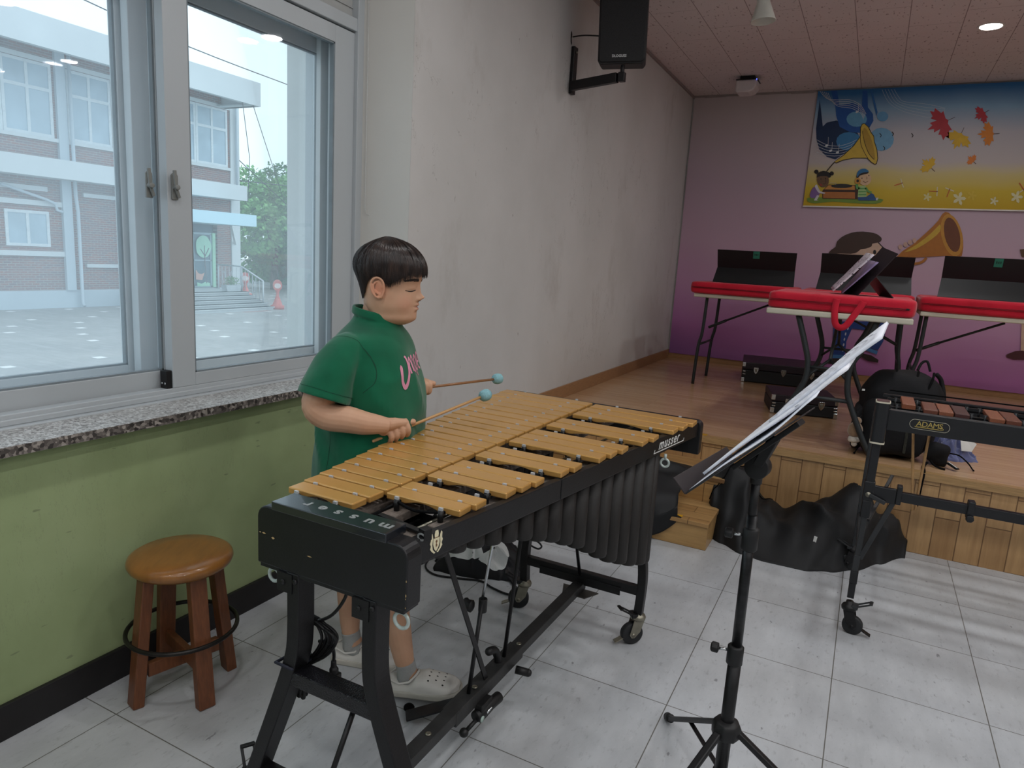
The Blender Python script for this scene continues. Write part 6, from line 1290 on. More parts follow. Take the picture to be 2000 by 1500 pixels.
ART=[['b','printed_note','12345E',1,0,[-.649,2.859,-.595,2.631,-.567,2.662,-.493,2.678,-.408,2.657,-.309,2.57,-.283,2.526,-.35,2.428,-.456,2.348,-.529,2.372,-.6,2.438,-.632,2.519,-.648,2.614]],['b','printed_note','3F8CC4',2,0,[-.265,2.498,-.269,2.468,-.287,2.443,-.318,2.426,-.356,2.421,-.396,2.427,-.432,2.445,-.457,2.471,-.469,2.501,-.466,2.532,-.447,2.557,-.415,2.573,-.377,2.578,-.337,2.571,-.302,2.554,-.277,2.528]],['b','printed_note','1E5FB0',3,0,[-.567,2.929,-.519,2.927,-.482,2.802,-.376,2.819,-.305,2.788,-.316,2.917,-.279,2.915,-.257,2.779,-.21,2.721,-.199,2.665,-.221,2.61,-.288,2.569,-.37,2.578,-.458,2.623,-.498,2.717,-.515,2.796,-.544,2.861]],['b','printed_note','6FB3DC',4,0,[-.25,2.681,-.253,2.657,-.268,2.637,-.292,2.624,-.322,2.62,-.354,2.625,-.382,2.64,-.402,2.661,-.412,2.686,-.409,2.71,-.394,2.73,-.37,2.743,-.339,2.747,-.308,2.741,-.28,2.726,-.26,2.705]],['b','printed_note','2F78C0',3,0,[-.256,2.914,-.24,2.913,-.176,2.734,-.182,2.706]],['b','printed_note','6FB0DE',4,0,[-.09,2.698,-.091,2.683,-.099,2.67,-.111,2.661,-.127,2.659,-.144,2.662,-.16,2.672,-.171,2.685,-.176,2.701,-.175,2.716,-.168,2.729,-.155,2.737,-.139,2.74,-.122,2.736,-.107,2.727,-.095,2.713]],['b','printed_note','7FBBE2',2,0,[-.021,2.511,-.023,2.475,-.039,2.444,-.067,2.424,-.102,2.417,-.14,2.425,-.174,2.446,-.199,2.478,-.211,2.514,-.209,2.551,-.192,2.581,-.164,2.601,-.129,2.607,-.091,2.599,-.058,2.578,-.033,2.547]],['b','printed_staff','E6EEF4',5,.003,[-.657,2.93,-.642,2.911,-.619,2.884,-.593,2.863,-.562,2.854,-.528,2.851,-.495,2.848,-.465,2.848,-.435,2.848,-.406,2.845,-.376,2.835,-.347,2.821,-.32,2.802,-.297,2.776,-.277,2.745,-.263,2.723]],['b','printed_staff','E6EEF4',5,.003,[-.63,2.519,-.608,2.506,-.575,2.488,-.542,2.474,-.509,2.466,-.476,2.462,-.443,2.461,-.413,2.467,-.383,2.476,-.358,2.485,-.337,2.495,-.319,2.505,-.308,2.513]],['b','printed_staff','DDE6EC',1,.0022,[-.168,2.919,-.153,2.89,-.13,2.849,-.103,2.812,-.072,2.784,-.035,2.761,.004,2.741,.046,2.724,.091,2.71,.132,2.699,.166,2.689,.197,2.682,.228,2.682,.264,2.692,.299,2.708,.324,2.72]],['b','printed_staff','E6EEF4',5,.003,[-.64,2.926,-.626,2.906,-.605,2.879,-.581,2.857,-.554,2.846,-.524,2.839,-.493,2.834,-.463,2.832,-.433,2.832,-.404,2.828,-.374,2.818,-.344,2.804,-.318,2.786,-.296,2.761,-.279,2.733,-.267,2.712]],['b','printed_staff','E6EEF4',5,.003,[-.627,2.492,-.605,2.481,-.572,2.464,-.539,2.451,-.506,2.444,-.473,2.441,-.441,2.441,-.409,2.446,-.379,2.455,-.355,2.465,-.339,2.474,-.329,2.483,-.322,2.489]],['b','printed_staff','DDE6EC',1,.0022,[-.144,2.918,-.129,2.89,-.107,2.85,-.081,2.816,-.053,2.792,-.021,2.774,.013,2.758,.05,2.744,.09,2.733,.128,2.724,.161,2.715,.193,2.708,.225,2.706,.261,2.711,.297,2.721,.323,2.727]],['b','printed_staff','E6EEF4',5,.003,[-.623,2.921,-.61,2.902,-.592,2.874,-.57,2.851,-.546,2.837,-.519,2.828,-.491,2.821,-.462,2.817,-.432,2.816,-.402,2.811,-.371,2.801,-.341,2.787,-.316,2.769,-.296,2.746,-.281,2.72,-.27,2.702]],['b','printed_staff','E6EEF4',5,.003,[-.624,2.466,-.601,2.455,-.569,2.44,-.536,2.428,-.504,2.422,-.47,2.419,-.438,2.42,-.406,2.426,-.375,2.435,-.352,2.444,-.341,2.452,-.338,2.46,-.336,2.465]],['b','printed_staff','DDE6EC',1,.0022,[-.121,2.917,-.105,2.89,-.083,2.852,-.059,2.82,-.034,2.8,-.007,2.787,.022,2.775,.054,2.764,.09,2.756,.124,2.748,.157,2.741,.189,2.734,.221,2.73,.258,2.73,.295,2.733,.321,2.735]],['b','printed_staff','E6EEF4',5,.003,[-.607,2.917,-.595,2.897,-.578,2.869,-.558,2.845,-.538,2.829,-.515,2.816,-.489,2.807,-.461,2.802,-.43,2.8,-.4,2.795,-.369,2.784,-.339,2.769,-.313,2.753,-.295,2.731,-.283,2.708,-.274,2.691]],['b','printed_staff','E6EEF4',5,.003,[-.62,2.439,-.598,2.429,-.566,2.416,-.533,2.406,-.501,2.4,-.467,2.398,-.435,2.399,-.402,2.405,-.371,2.415,-.35,2.424,-.344,2.431,-.347,2.437,-.351,2.441]],['b','printed_staff','DDE6EC',1,.0022,[-.098,2.916,-.082,2.89,-.059,2.853,-.036,2.824,-.015,2.808,.006,2.799,.031,2.792,.059,2.784,.089,2.778,.121,2.773,.152,2.766,.185,2.76,.217,2.755,.255,2.75,.294,2.745,.32,2.742]],['b','printed_staff','E6EEF4',5,.003,[-.59,2.912,-.579,2.892,-.564,2.864,-.547,2.839,-.529,2.82,-.51,2.805,-.487,2.793,-.459,2.787,-.428,2.784,-.397,2.778,-.366,2.767,-.336,2.752,-.311,2.736,-.295,2.717,-.284,2.695,-.278,2.68]],['b','printed_staff','E6EEF4',5,.003,[-.617,2.412,-.595,2.404,-.563,2.392,-.53,2.383,-.498,2.379,-.464,2.377,-.432,2.379,-.399,2.385,-.367,2.395,-.347,2.403,-.346,2.409,-.356,2.414,-.365,2.417]],['b','printed_staff','DDE6EC',1,.0022,[-.075,2.914,-.059,2.889,-.036,2.855,-.014,2.828,.004,2.816,.02,2.812,.039,2.808,.063,2.804,.089,2.801,.117,2.797,.148,2.792,.18,2.786,.214,2.779,.252,2.769,.292,2.757,.319,2.749]],['b','printed_note','E9EFF4',6,0,[-.529,2.472,-.528,2.466,-.533,2.46,-.54,2.457,-.548,2.457,-.553,2.461,-.554,2.467,-.549,2.473,-.542,2.477,-.534,2.476]],['b','printed_note','E9EFF4',6,.0025,[-.531,2.47,-.537,2.539]],['b','printed_note','E9EFF4',6,0,[-.492,2.428,-.491,2.422,-.496,2.416,-.503,2.412,-.511,2.413,-.516,2.417,-.516,2.423,-.512,2.429,-.505,2.432,-.497,2.432]],['b','printed_note','E9EFF4',6,.0025,[-.494,2.426,-.5,2.495]],['b','printed_note','E9EFF4',6,0,[-.435,2.413,-.434,2.407,-.438,2.401,-.446,2.397,-.454,2.398,-.459,2.402,-.459,2.408,-.455,2.414,-.447,2.417,-.44,2.417]],['b','printed_note','E9EFF4',6,.0025,[-.437,2.411,-.442,2.479]],['b','printed_note','E9EFF4',6,0,[-.324,2.748,-.323,2.742,-.328,2.737,-.335,2.734,-.342,2.734,-.347,2.738,-.348,2.744,-.343,2.75,-.336,2.753,-.329,2.752]],['b','printed_note','E9EFF4',6,.0025,[-.326,2.747,-.332,2.813]],['b','printed_horn','3A2C14',7,0,[-.294,2.612,-.285,2.643,-.266,2.648,-.228,2.617,-.203,2.574,-.175,2.538,-.166,2.496,-.137,2.432,-.119,2.354,-.123,2.308,-.135,2.301,-.167,2.319,-.206,2.355,-.313,2.356,-.393,2.338,-.444,2.313,-.464,2.328,-.399,2.385,-.328,2.463,-.295,2.52,-.285,2.541]],['b','printed_horn','E8C44A',8,0,[-.288,2.608,-.281,2.637,-.265,2.642,-.233,2.614,-.208,2.571,-.18,2.535,-.17,2.492,-.142,2.429,-.125,2.354,-.128,2.314,-.138,2.308,-.165,2.325,-.203,2.36,-.314,2.361,-.394,2.345,-.446,2.322,-.458,2.329,-.395,2.379,-.322,2.46,-.29,2.518,-.279,2.541]],['b','printed_horn_mouth','C9A23A',9,0,[-.27,2.583,-.267,2.605,-.257,2.611,-.243,2.595,-.225,2.568,-.205,2.536,-.185,2.496,-.166,2.441,-.151,2.39,-.144,2.359,-.144,2.344,-.156,2.346,-.173,2.362,-.194,2.39,-.215,2.426,-.233,2.46,-.249,2.497,-.262,2.543]],['b','printed_outline','3A2C14',10,.004,[-.271,2.586,-.27,2.58,-.269,2.569,-.265,2.554,-.259,2.534,-.25,2.509,-.24,2.483,-.228,2.454,-.213,2.424,-.198,2.397,-.18,2.375,-.161,2.356,-.148,2.344]],['b','printed_outline','3A2C14',10,.004,[-.282,2.534,-.279,2.517,-.275,2.493,-.268,2.469,-.258,2.447,-.245,2.426,-.233,2.405,-.219,2.384,-.205,2.365,-.195,2.351]],['b','printed_tube','4A3A2A',7,.01,[-.46,2.324,-.468,2.314,-.479,2.299,-.489,2.284,-.498,2.27,-.507,2.257,-.512,2.247]],['b','printed_grass','7FA03A',2,0,[-.643,1.998,-.647,2.013,-.611,2.024,-.48,2.021,-.322,2.014,-.174,2.017,-.06,2.019,-.029,2.01,-.037,1.998,-.048,1.985,-.087,1.975,-.182,1.975,-.29,1.978,-.363,1.984,-.429,1.987,-.503,1.978,-.568,1.969,-.605,1.972,-.627,1.979,-.641,1.987]],['b','printed_box','4A2A18',5,0,[-.526,2.081,-.483,2.134,-.266,2.132,-.237,2.096,-.232,2.009,-.517,2.011]],['b','printed_box','C47A3A',6,0,[-.519,2.07,-.261,2.07,-.254,2.015,-.512,2.017]],['b','printed_box','DE9A4A',6,0,[-.513,2.091,-.481,2.128,-.272,2.126,-.264,2.09]],['b','printed_record','2A2A26',7,0,[-.289,2.123,-.294,2.116,-.312,2.11,-.339,2.105,-.372,2.104,-.405,2.105,-.434,2.108,-.453,2.114,-.461,2.121,-.455,2.128,-.437,2.134,-.409,2.139,-.377,2.14,-.344,2.139,-.315,2.135,-.296,2.13]],['b','printed_arm','D8C9A0',8,.006,[-.471,2.148,-.419,2.145,-.428,2.134]],['b','printed_child_hair','1C1614',6,0,[-.588,2.203,-.589,2.218,-.584,2.233,-.565,2.245,-.541,2.251,-.514,2.247,-.49,2.236,-.476,2.22,-.472,2.203,-.478,2.194,-.498,2.189,-.539,2.187,-.579,2.188,-.588,2.194]],['b','printed_child_hair','1C1614',6,0,[-.58,2.244,-.58,2.237,-.584,2.231,-.589,2.227,-.595,2.225,-.602,2.227,-.609,2.231,-.613,2.237,-.615,2.244,-.615,2.251,-.612,2.257,-.607,2.261,-.6,2.262,-.593,2.261,-.587,2.257,-.582,2.251]],['b','printed_child_hair','1C1614',6,0,[-.452,2.229,-.452,2.222,-.455,2.216,-.461,2.212,-.467,2.211,-.474,2.212,-.48,2.216,-.485,2.222,-.487,2.229,-.486,2.236,-.483,2.242,-.478,2.246,-.472,2.247,-.465,2.246,-.459,2.242,-.454,2.236]],['b','printed_child_face','7A5A3E',7,0,[-.584,2.196,-.559,2.205,-.528,2.207,-.507,2.205,-.492,2.196,-.484,2.172,-.483,2.145,-.49,2.127,-.502,2.115,-.518,2.109,-.537,2.111,-.556,2.124,-.573,2.144,-.584,2.171]],['b','printed_child_mouth','B0483A',8,0,[-.559,2.148,-.528,2.126,-.548,2.12]],['b','printed_child_nose','2C2018',8,.003,[-.513,2.174,-.511,2.168,-.508,2.159,-.507,2.152,-.509,2.146,-.514,2.14,-.519,2.137,-.523,2.138,-.527,2.142,-.53,2.144]],['b','printed_child_eye','15100C',8,0,[-.548,2.181,-.548,2.176,-.55,2.174,-.553,2.176,-.555,2.181,-.555,2.186,-.552,2.188,-.55,2.186]],['b','printed_child_eye','15100C',8,0,[-.511,2.185,-.511,2.18,-.514,2.178,-.516,2.18,-.518,2.185,-.518,2.19,-.516,2.192,-.513,2.19]],['b','printed_child_dress','8C6AA8',6,0,[-.597,2.114,-.581,2.103,-.565,2.085,-.551,2.07,-.544,2.055,-.552,2.037,-.568,2.021,-.589,2.015,-.61,2.015,-.621,2.024,-.626,2.039,-.624,2.061,-.618,2.084,-.609,2.104]],['b','printed_child_sleeve','E8E4EC',7,0,[-.594,2.118,-.589,2.13,-.578,2.133,-.564,2.107,-.546,2.077,-.522,2.067,-.502,2.063,-.5,2.058,-.508,2.054,-.528,2.054,-.551,2.059,-.567,2.074,-.58,2.092,-.59,2.106]],['b','printed_child_legs','E6E2E2',7,0,[-.566,2.04,-.545,2.037,-.561,1.999,-.546,1.994,-.585,1.993,-.58,2.01]],['b','printed_child_face','F0C9A0',7,0,[-.147,2.183,-.148,2.162,-.157,2.145,-.172,2.133,-.191,2.129,-.212,2.133,-.231,2.144,-.244,2.162,-.251,2.183,-.25,2.203,-.241,2.221,-.226,2.233,-.206,2.237,-.186,2.233,-.167,2.221,-.154,2.204]],['b','printed_child_hair','2A1C16',8,0,[-.269,2.204,-.266,2.223,-.257,2.24,-.24,2.251,-.219,2.255,-.195,2.249,-.177,2.24,-.176,2.233,-.188,2.226,-.213,2.22,-.24,2.211,-.25,2.195,-.256,2.182,-.264,2.189]],['b','printed_child_cap','2F7AB0',9,0,[-.261,2.197,-.266,2.212,-.266,2.233,-.259,2.249,-.247,2.262,-.228,2.269,-.207,2.269,-.185,2.257,-.174,2.244,-.191,2.24,-.216,2.237,-.234,2.231,-.248,2.222,-.256,2.206]],['b','printed_headphone','E0A040',9,0,[-.229,2.165,-.229,2.154,-.233,2.145,-.24,2.139,-.248,2.137,-.258,2.139,-.266,2.145,-.273,2.154,-.276,2.164,-.275,2.175,-.272,2.184,-.265,2.19,-.256,2.192,-.247,2.19,-.238,2.184,-.232,2.175]],['b','printed_headphone','2A1A12',10,0,[-.242,2.166,-.242,2.161,-.243,2.157,-.247,2.154,-.251,2.153,-.255,2.154,-.259,2.157,-.262,2.161,-.263,2.166,-.263,2.171,-.261,2.175,-.258,2.178,-.254,2.179,-.25,2.178,-.246,2.175,-.243,2.171]],['b','printed_child_smile','5A2A1E',10,.004,[-.21,2.165,-.205,2.161,-.198,2.155,-.191,2.153,-.184,2.155,-.175,2.161,-.17,2.165]],['b','printed_child_eye','15100C',10,0,[-.218,2.188,-.219,2.184,-.221,2.182,-.223,2.184,-.225,2.188,-.225,2.193,-.223,2.195,-.22,2.193]],['b','printed_child_eye','15100C',10,0,[-.168,2.212,-.168,2.207,-.17,2.205,-.173,2.207,-.175,2.212,-.174,2.216,-.172,2.218,-.17,2.216]],['b','printed_child_nose','5A3A28',10,.003,[-.188,2.201,-.186,2.198,-.183,2.194,-.181,2.19,-.182,2.187,-.185,2.185,-.187,2.183]],['b','printed_child_shirt','B8D890',8,0,[-.241,2.121,-.188,2.129,-.174,2.096,-.165,2.031,-.234,2.029]],['b','printed_shirt_stripe','6FB060',9,0,[-.239,2.107,-.178,2.107,-.176,2.096,-.239,2.094]],['b','printed_shirt_stripe','6FB060',9,0,[-.235,2.081,-.175,2.082,-.172,2.071,-.235,2.069]],['b','printed_shirt_stripe','6FB060',9,0,[-.232,2.056,-.171,2.057,-.169,2.046,-.232,2.043]],['b','printed_child_arm','6FB060',9,.02,[-.257,2.139,-.254,2.128,-.25,2.113,-.245,2.103,-.24,2.103,-.234,2.109,-.23,2.114]],['b','printed_child_arm','6FB060',9,.016,[-.182,2.111,-.176,2.102,-.167,2.089,-.158,2.079,-.148,2.074,-.137,2.071,-.13,2.07]],['b','printed_child_trousers','2F5A94',9,0,[-.233,2.027,-.168,2.031,-.132,2.064,-.111,2.054,-.094,2.025,-.077,2.026,-.077,2.003,-.224,2.0]],['b','printed_child_shoe','E6E6E6',10,0,[-.09,2.024,-.071,2.027,-.077,2.003,-.087,2.004]],['b','printed_leaf','C42A38',3,0,[.216,2.581,.248,2.617,.225,2.635,.272,2.653,.227,2.672,.239,2.688,.213,2.73,.244,2.723,.246,2.752,.296,2.712,.309,2.727,.334,2.668,.35,2.658,.357,2.646,.356,2.627,.393,2.575,.373,2.573,.381,2.511,.354,2.525,.343,2.496,.321,2.54,.301,2.54,.309,2.586,.267,2.558,.265,2.587]],['b','printed_leaf_stem','5A3A2A',3,.004,[.353,2.652,.4,2.676]],['b','printed_leaf','C42A38',3,0,[.536,2.659,.55,2.681,.537,2.689,.561,2.701,.537,2.71,.542,2.719,.526,2.741,.542,2.739,.542,2.755,.57,2.736,.576,2.745,.592,2.713,.601,2.709,.606,2.702,.606,2.692,.629,2.665,.618,2.663,.625,2.629,.611,2.635,.606,2.619,.593,2.642,.582,2.641,.584,2.667,.564,2.649,.561,2.665]],['b','printed_leaf_stem','5A3A2A',3,.004,[.603,2.706,.627,2.722]],['b','printed_leaf','F0C020',3,0,[.429,2.421,.427,2.465,.407,2.463,.423,2.503,.391,2.491,.389,2.508,.356,2.523,.375,2.536,.362,2.558,.406,2.558,.406,2.576,.446,2.549,.459,2.551,.468,2.546,.476,2.533,.52,2.518,.511,2.505,.543,2.466,.523,2.46,.531,2.434,.5,2.452,.49,2.441,.472,2.478,.465,2.434,.45,2.453]],['b','printed_leaf_stem','5A3A2A',3,.004,[.463,2.549,.475,2.592]],['b','printed_leaf','F09028',3,0,[.574,2.538,.605,2.55,.593,2.568,.63,2.564,.604,2.59,.616,2.596,.608,2.63,.628,2.616,.637,2.633,.661,2.594,.674,2.599,.677,2.555,.686,2.544,.688,2.534,.683,2.523,.696,2.48,.681,2.484,.671,2.444,.656,2.461,.641,2.447,.636,2.481,.622,2.487,.639,2.513,.603,2.508,.609,2.526]],['b','printed_leaf_stem','5A3A2A',3,.004,[.687,2.539,.726,2.54]],['b','printed_leaf','F0C020',3,0,[.211,2.347,.24,2.332,.242,2.348,.266,2.322,.262,2.352,.274,2.346,.287,2.368,.294,2.348,.31,2.35,.305,2.314,.317,2.308,.294,2.286,.294,2.275,.29,2.269,.28,2.267,.265,2.237,.257,2.249,.227,2.237,.226,2.255,.207,2.259,.224,2.278,.217,2.29,.244,2.291,.216,2.313,.23,2.318]],['b','printed_leaf_stem','5A3A2A',3,.004,[.292,2.272,.32,2.246]],['b','printed_leaf','F0882A',3,0,[.534,2.369,.552,2.36,.553,2.37,.568,2.353,.566,2.372,.573,2.369,.581,2.382,.585,2.37,.595,2.371,.592,2.349,.6,2.345,.586,2.33,.586,2.323,.583,2.32,.577,2.318,.568,2.3,.563,2.307,.545,2.3,.544,2.311,.532,2.313,.542,2.325,.538,2.333,.555,2.334,.537,2.348,.546,2.351]],['b','printed_leaf_stem','5A3A2A',3,.004,[.585,2.321,.602,2.305]],['b','printed_dragonfly','D86A30',3,.007,[.035,2.13,.098,2.153]],['b','printed_wing','F4E8C0',3,.008,[.091,2.151,.076,2.187]],['b','printed_wing','F4E8C0',3,.008,[.091,2.151,.107,2.114]],['b','printed_dragonfly','D86A30',3,.007,[.3,2.087,.367,2.084]],['b','printed_wing','F4E8C0',3,.008,[.36,2.084,.356,2.122]],['b','printed_wing','F4E8C0',3,.008,[.36,2.084,.364,2.047]],['b','printed_dragonfly','D86A30',3,.007,[.436,2.039,.449,2.109]],['b','printed_wing','F4E8C0',3,.008,[.448,2.101,.415,2.115]],['b','printed_wing','F4E8C0',3,.008,[.448,2.101,.48,2.088]],['b','printed_dragonfly','D86A30',3,.007,[.917,2.159,.96,2.099]],['b','printed_wing','F4E8C0',3,.008,[.955,2.105,.977,2.125]],['b','printed_wing','F4E8C0',3,.008,[.955,2.105,.932,2.086]],['b','printed_flower','F2EAB8',2,0,[.576,2.031,.564,2.017,.54,2.02,.553,1.995,.55,1.975,.532,1.987,.524,2.014,.509,1.995,.49,1.995,.491,2.016,.511,2.03,.487,2.043,.479,2.063,.498,2.065,.519,2.046,.519,2.073,.533,2.085,.543,2.065,.536,2.04,.56,2.044]],['b','printed_flower','EFE4A0',2,0,[.329,2.039,.321,2.03,.305,2.032,.314,2.016,.311,2.003,.3,2.01,.294,2.028,.284,2.016,.271,2.016,.273,2.03,.285,2.039,.27,2.047,.265,2.061,.277,2.061,.291,2.049,.291,2.067,.301,2.075,.307,2.062,.303,2.046,.318,2.048]],['b','printed_flower','F2EAB8',2,0,[.802,2.014,.794,2.006,.779,2.008,.788,1.992,.786,1.979,.775,1.987,.769,2.003,.76,1.992,.748,1.992,.749,2.005,.761,2.014,.747,2.022,.742,2.035,.753,2.036,.766,2.024,.766,2.041,.775,2.049,.781,2.036,.777,2.02,.792,2.023]],['b','printed_flower','F2EAB8',2,0,[.961,2.049,.95,2.037,.929,2.04,.942,2.018,.939,2.0,.923,2.01,.915,2.034,.902,2.017,.886,2.017,.887,2.036,.904,2.048,.883,2.06,.876,2.079,.892,2.08,.911,2.063,.911,2.088,.923,2.098,.931,2.08,.926,2.058,.947,2.061]],['b','printed_flower','E8C840',2,0,[.647,2.057,.639,2.047,.622,2.049,.631,2.032,.629,2.017,.617,2.025,.61,2.044,.6,2.031,.587,2.032,.588,2.046,.601,2.056,.585,2.065,.579,2.08,.592,2.081,.607,2.068,.607,2.087,.617,2.095,.624,2.081,.619,2.063,.636,2.066]],['b','printed_flower','F2EAB8',2,0,[1.039,2.07,1.029,2.059,1.009,2.062,1.021,2.041,1.018,2.025,1.004,2.034,.997,2.056,.985,2.041,.97,2.041,.971,2.058,.986,2.07,.968,2.08,.961,2.097,.976,2.098,.992,2.083,.993,2.105,1.004,2.115,1.011,2.099,1.007,2.078,1.025,2.081]],['b','printed_small_note','1C1C22',4,.006,[-.137,2.561,-.132,2.557,-.126,2.551,-.122,2.544,-.123,2.538,-.126,2.532,-.128,2.528]],['b','printed_small_note','1C1C22',4,.006,[-.044,2.572,-.04,2.567,-.034,2.561,-.03,2.555,-.031,2.549,-.034,2.542,-.036,2.538]],['b','printed_small_note','1C1C22',4,.006,[.103,2.556,.108,2.551,.113,2.545,.117,2.539,.117,2.533,.114,2.527,.112,2.523]],['b','printed_small_note','1C1C22',4,.006,[-.094,2.455,-.09,2.451,-.084,2.445,-.08,2.438,-.081,2.432,-.083,2.426,-.086,2.421]],['m','printed_boy_face','E8C4AC',2,0,[-.4,1.534,-.264,1.58,-.152,1.605,-.067,1.635,-.021,1.647,.032,1.601,.034,1.543,.026,1.478,.244,1.529,.274,1.479,.271,1.421,.24,1.361,-.11,1.338,-.283,1.353]],['m','printed_boy_hair','4A3228',3,0,[-.403,1.53,-.402,1.547,-.386,1.568,-.37,1.581,-.355,1.596,-.353,1.618,-.349,1.643,-.334,1.664,-.315,1.684,-.294,1.699,-.27,1.712,-.238,1.725,-.2,1.734,-.152,1.737,-.104,1.734,-.071,1.729,-.043,1.721,-.019,1.706,-.001,1.69,.004,1.675,.0,1.661,-.008,1.653,-.021,1.647,-.044,1.642,-.064,1.636,-.066,1.625,-.067,1.613,-.085,1.601,-.109,1.591,-.13,1.587,-.149,1.583,-.162,1.569,-.176,1.555,-.195,1.546,-.222,1.539,-.262,1.538,-.308,1.538,-.362,1.532]],['m','printed_boy_eye','1C1412',3,0,[-.024,1.565,-.024,1.557,-.025,1.551,-.029,1.546,-.034,1.545,-.039,1.546,-.044,1.55,-.047,1.556,-.049,1.563,-.049,1.571,-.048,1.577,-.044,1.582,-.039,1.583,-.034,1.582,-.029,1.578,-.026,1.572]],['m','printed_outline','2A1A16',3,.008,[-.019,1.647,.009,1.62,.032,1.601]],['m','printed_trumpet','C07828',3,0,[.14,1.534,.175,1.583,.247,1.646,.295,1.702,.338,1.755,.375,1.804,.403,1.847,.417,1.882,.427,1.906,.445,1.921,.471,1.915,.518,1.869,.564,1.808,.591,1.75,.607,1.692,.616,1.635,.617,1.589,.616,1.567,.602,1.559,.559,1.559,.498,1.561,.426,1.552,.342,1.542,.225,1.53]],['m','printed_trumpet','E0B840',4,0,[.189,1.575,.22,1.601,.274,1.644,.322,1.692,.366,1.741,.399,1.789,.421,1.818,.432,1.797,.429,1.759,.408,1.725,.374,1.689,.329,1.647,.279,1.61,.223,1.583]],['m','printed_trumpet_bell','D89A3A',4,0,[.589,1.754,.604,1.7,.61,1.65,.608,1.607,.597,1.577,.579,1.562,.554,1.563,.526,1.581,.497,1.614,.471,1.659,.449,1.711,.434,1.765,.427,1.816,.43,1.858,.441,1.888,.46,1.903,.484,1.901,.512,1.882,.541,1.849,.567,1.805]],['m','printed_trumpet_bell','7A4424',5,0,[.572,1.751,.584,1.707,.59,1.666,.59,1.632,.583,1.608,.57,1.596,.552,1.598,.531,1.613,.509,1.641,.488,1.677,.47,1.72,.458,1.764,.452,1.805,.452,1.839,.459,1.863,.473,1.875,.491,1.872,.512,1.857,.534,1.83,.554,1.793]],['m','printed_valve','E0B8A8',4,0,[.172,1.62,.17,1.607,.163,1.599,.153,1.598,.144,1.606,.139,1.618,.14,1.631,.147,1.639,.157,1.639,.167,1.632]],['m','printed_valve','E0B8A8',4,0,[.207,1.641,.205,1.629,.198,1.62,.188,1.62,.179,1.627,.174,1.64,.176,1.652,.183,1.66,.193,1.661,.202,1.653]],['m','printed_valve','E0B8A8',4,0,[.238,1.661,.236,1.648,.229,1.64,.22,1.64,.21,1.647,.205,1.659,.207,1.672,.214,1.68,.224,1.68,.233,1.673]],['m','printed_valve','E0B8A8',4,0,[.269,1.677,.268,1.665,.261,1.657,.251,1.656,.242,1.664,.237,1.676,.238,1.688,.245,1.696,.255,1.697,.264,1.689]],['m','printed_trumpet_tube','C07828',4,.022,[.277,1.48,.294,1.484,.316,1.49,.335,1.499,.348,1.512,.357,1.527,.363,1.538]],['m','printed_boy_hand','E8C4AC',3,0,[.244,1.478,.276,1.488,.293,1.512,.281,1.457,.26,1.41]],['m','printed_jeans','2C4C98',3,0,[-.281,.93,.122,.969,.144,.86,.139,.795,.108,.711,-.01,.73,.015,.814,.006,.877,-.125,.88,-.154,.763,-.151,.631,-.255,.619,-.269,.783]],['m','printed_jeans_cuff','4F8AC8',4,0,[-.259,.627,-.144,.635,-.143,.607,-.251,.594]],['m','printed_jeans_cuff','4F8AC8',4,0,[-.006,.733,.109,.703,.104,.67,-.011,.704]],['m','printed_stitch','E0E4F0',5,0,[-.151,.876,-.154,.866,-.158,.863,-.162,.867,-.163,.878,-.161,.888,-.157,.892,-.153,.887]],['m','printed_stitch','E0E4F0',5,0,[-.164,.826,-.166,.816,-.171,.812,-.175,.817,-.176,.827,-.174,.838,-.169,.841,-.165,.837]],['m','printed_stitch','E0E4F0',5,0,[-.168,.776,-.17,.766,-.174,.763,-.178,.767,-.18,.778,-.177,.788,-.173,.792,-.169,.787]],['m','printed_stitch','E0E4F0',5,0,[-.167,.727,-.169,.717,-.174,.713,-.178,.718,-.179,.728,-.177,.739,-.172,.742,-.168,.738]],['m','printed_stitch','E0E4F0',5,0,[-.166,.678,-.169,.668,-.173,.664,-.177,.668,-.178,.679,-.176,.689,-.172,.693,-.168,.688]],['m','printed_stitch','E0E4F0',5,0,[.04,.88,.038,.87,.034,.866,.03,.871,.029,.881,.031,.891,.035,.895,.039,.89]],['m','printed_stitch','E0E4F0',5,0,[.058,.833,.056,.823,.052,.82,.048,.824,.047,.835,.049,.844,.053,.848,.057,.844]],['m','printed_stitch','E0E4F0',5,0,[.051,.784,.048,.774,.044,.77,.04,.775,.039,.785,.041,.795,.045,.799,.049,.794]],['m','printed_shoe','3A2A28',4,0,[-.251,.589,-.141,.608,-.115,.561,-.14,.55,-.305,.538,-.299,.555]],['m','printed_shoe','3A2A28',4,0,[-.024,.671,.065,.657,.125,.624,.124,.599,.043,.605,-.027,.638]],['m','printed_shoe','5A2A30',4,0,[1.05,.782,1.106,.818,1.154,.828,1.229,.81,1.237,.764,1.105,.748,1.054,.76]],['m','printed_girl_leg','E8C4AC',3,0,[1.11,1.064,1.187,1.072,1.231,.796,1.142,.823]],['m','printed_girl_horn','6A4A30',3,0,[1.006,1.638,1.093,1.656,1.106,1.572,1.027,1.582]]]
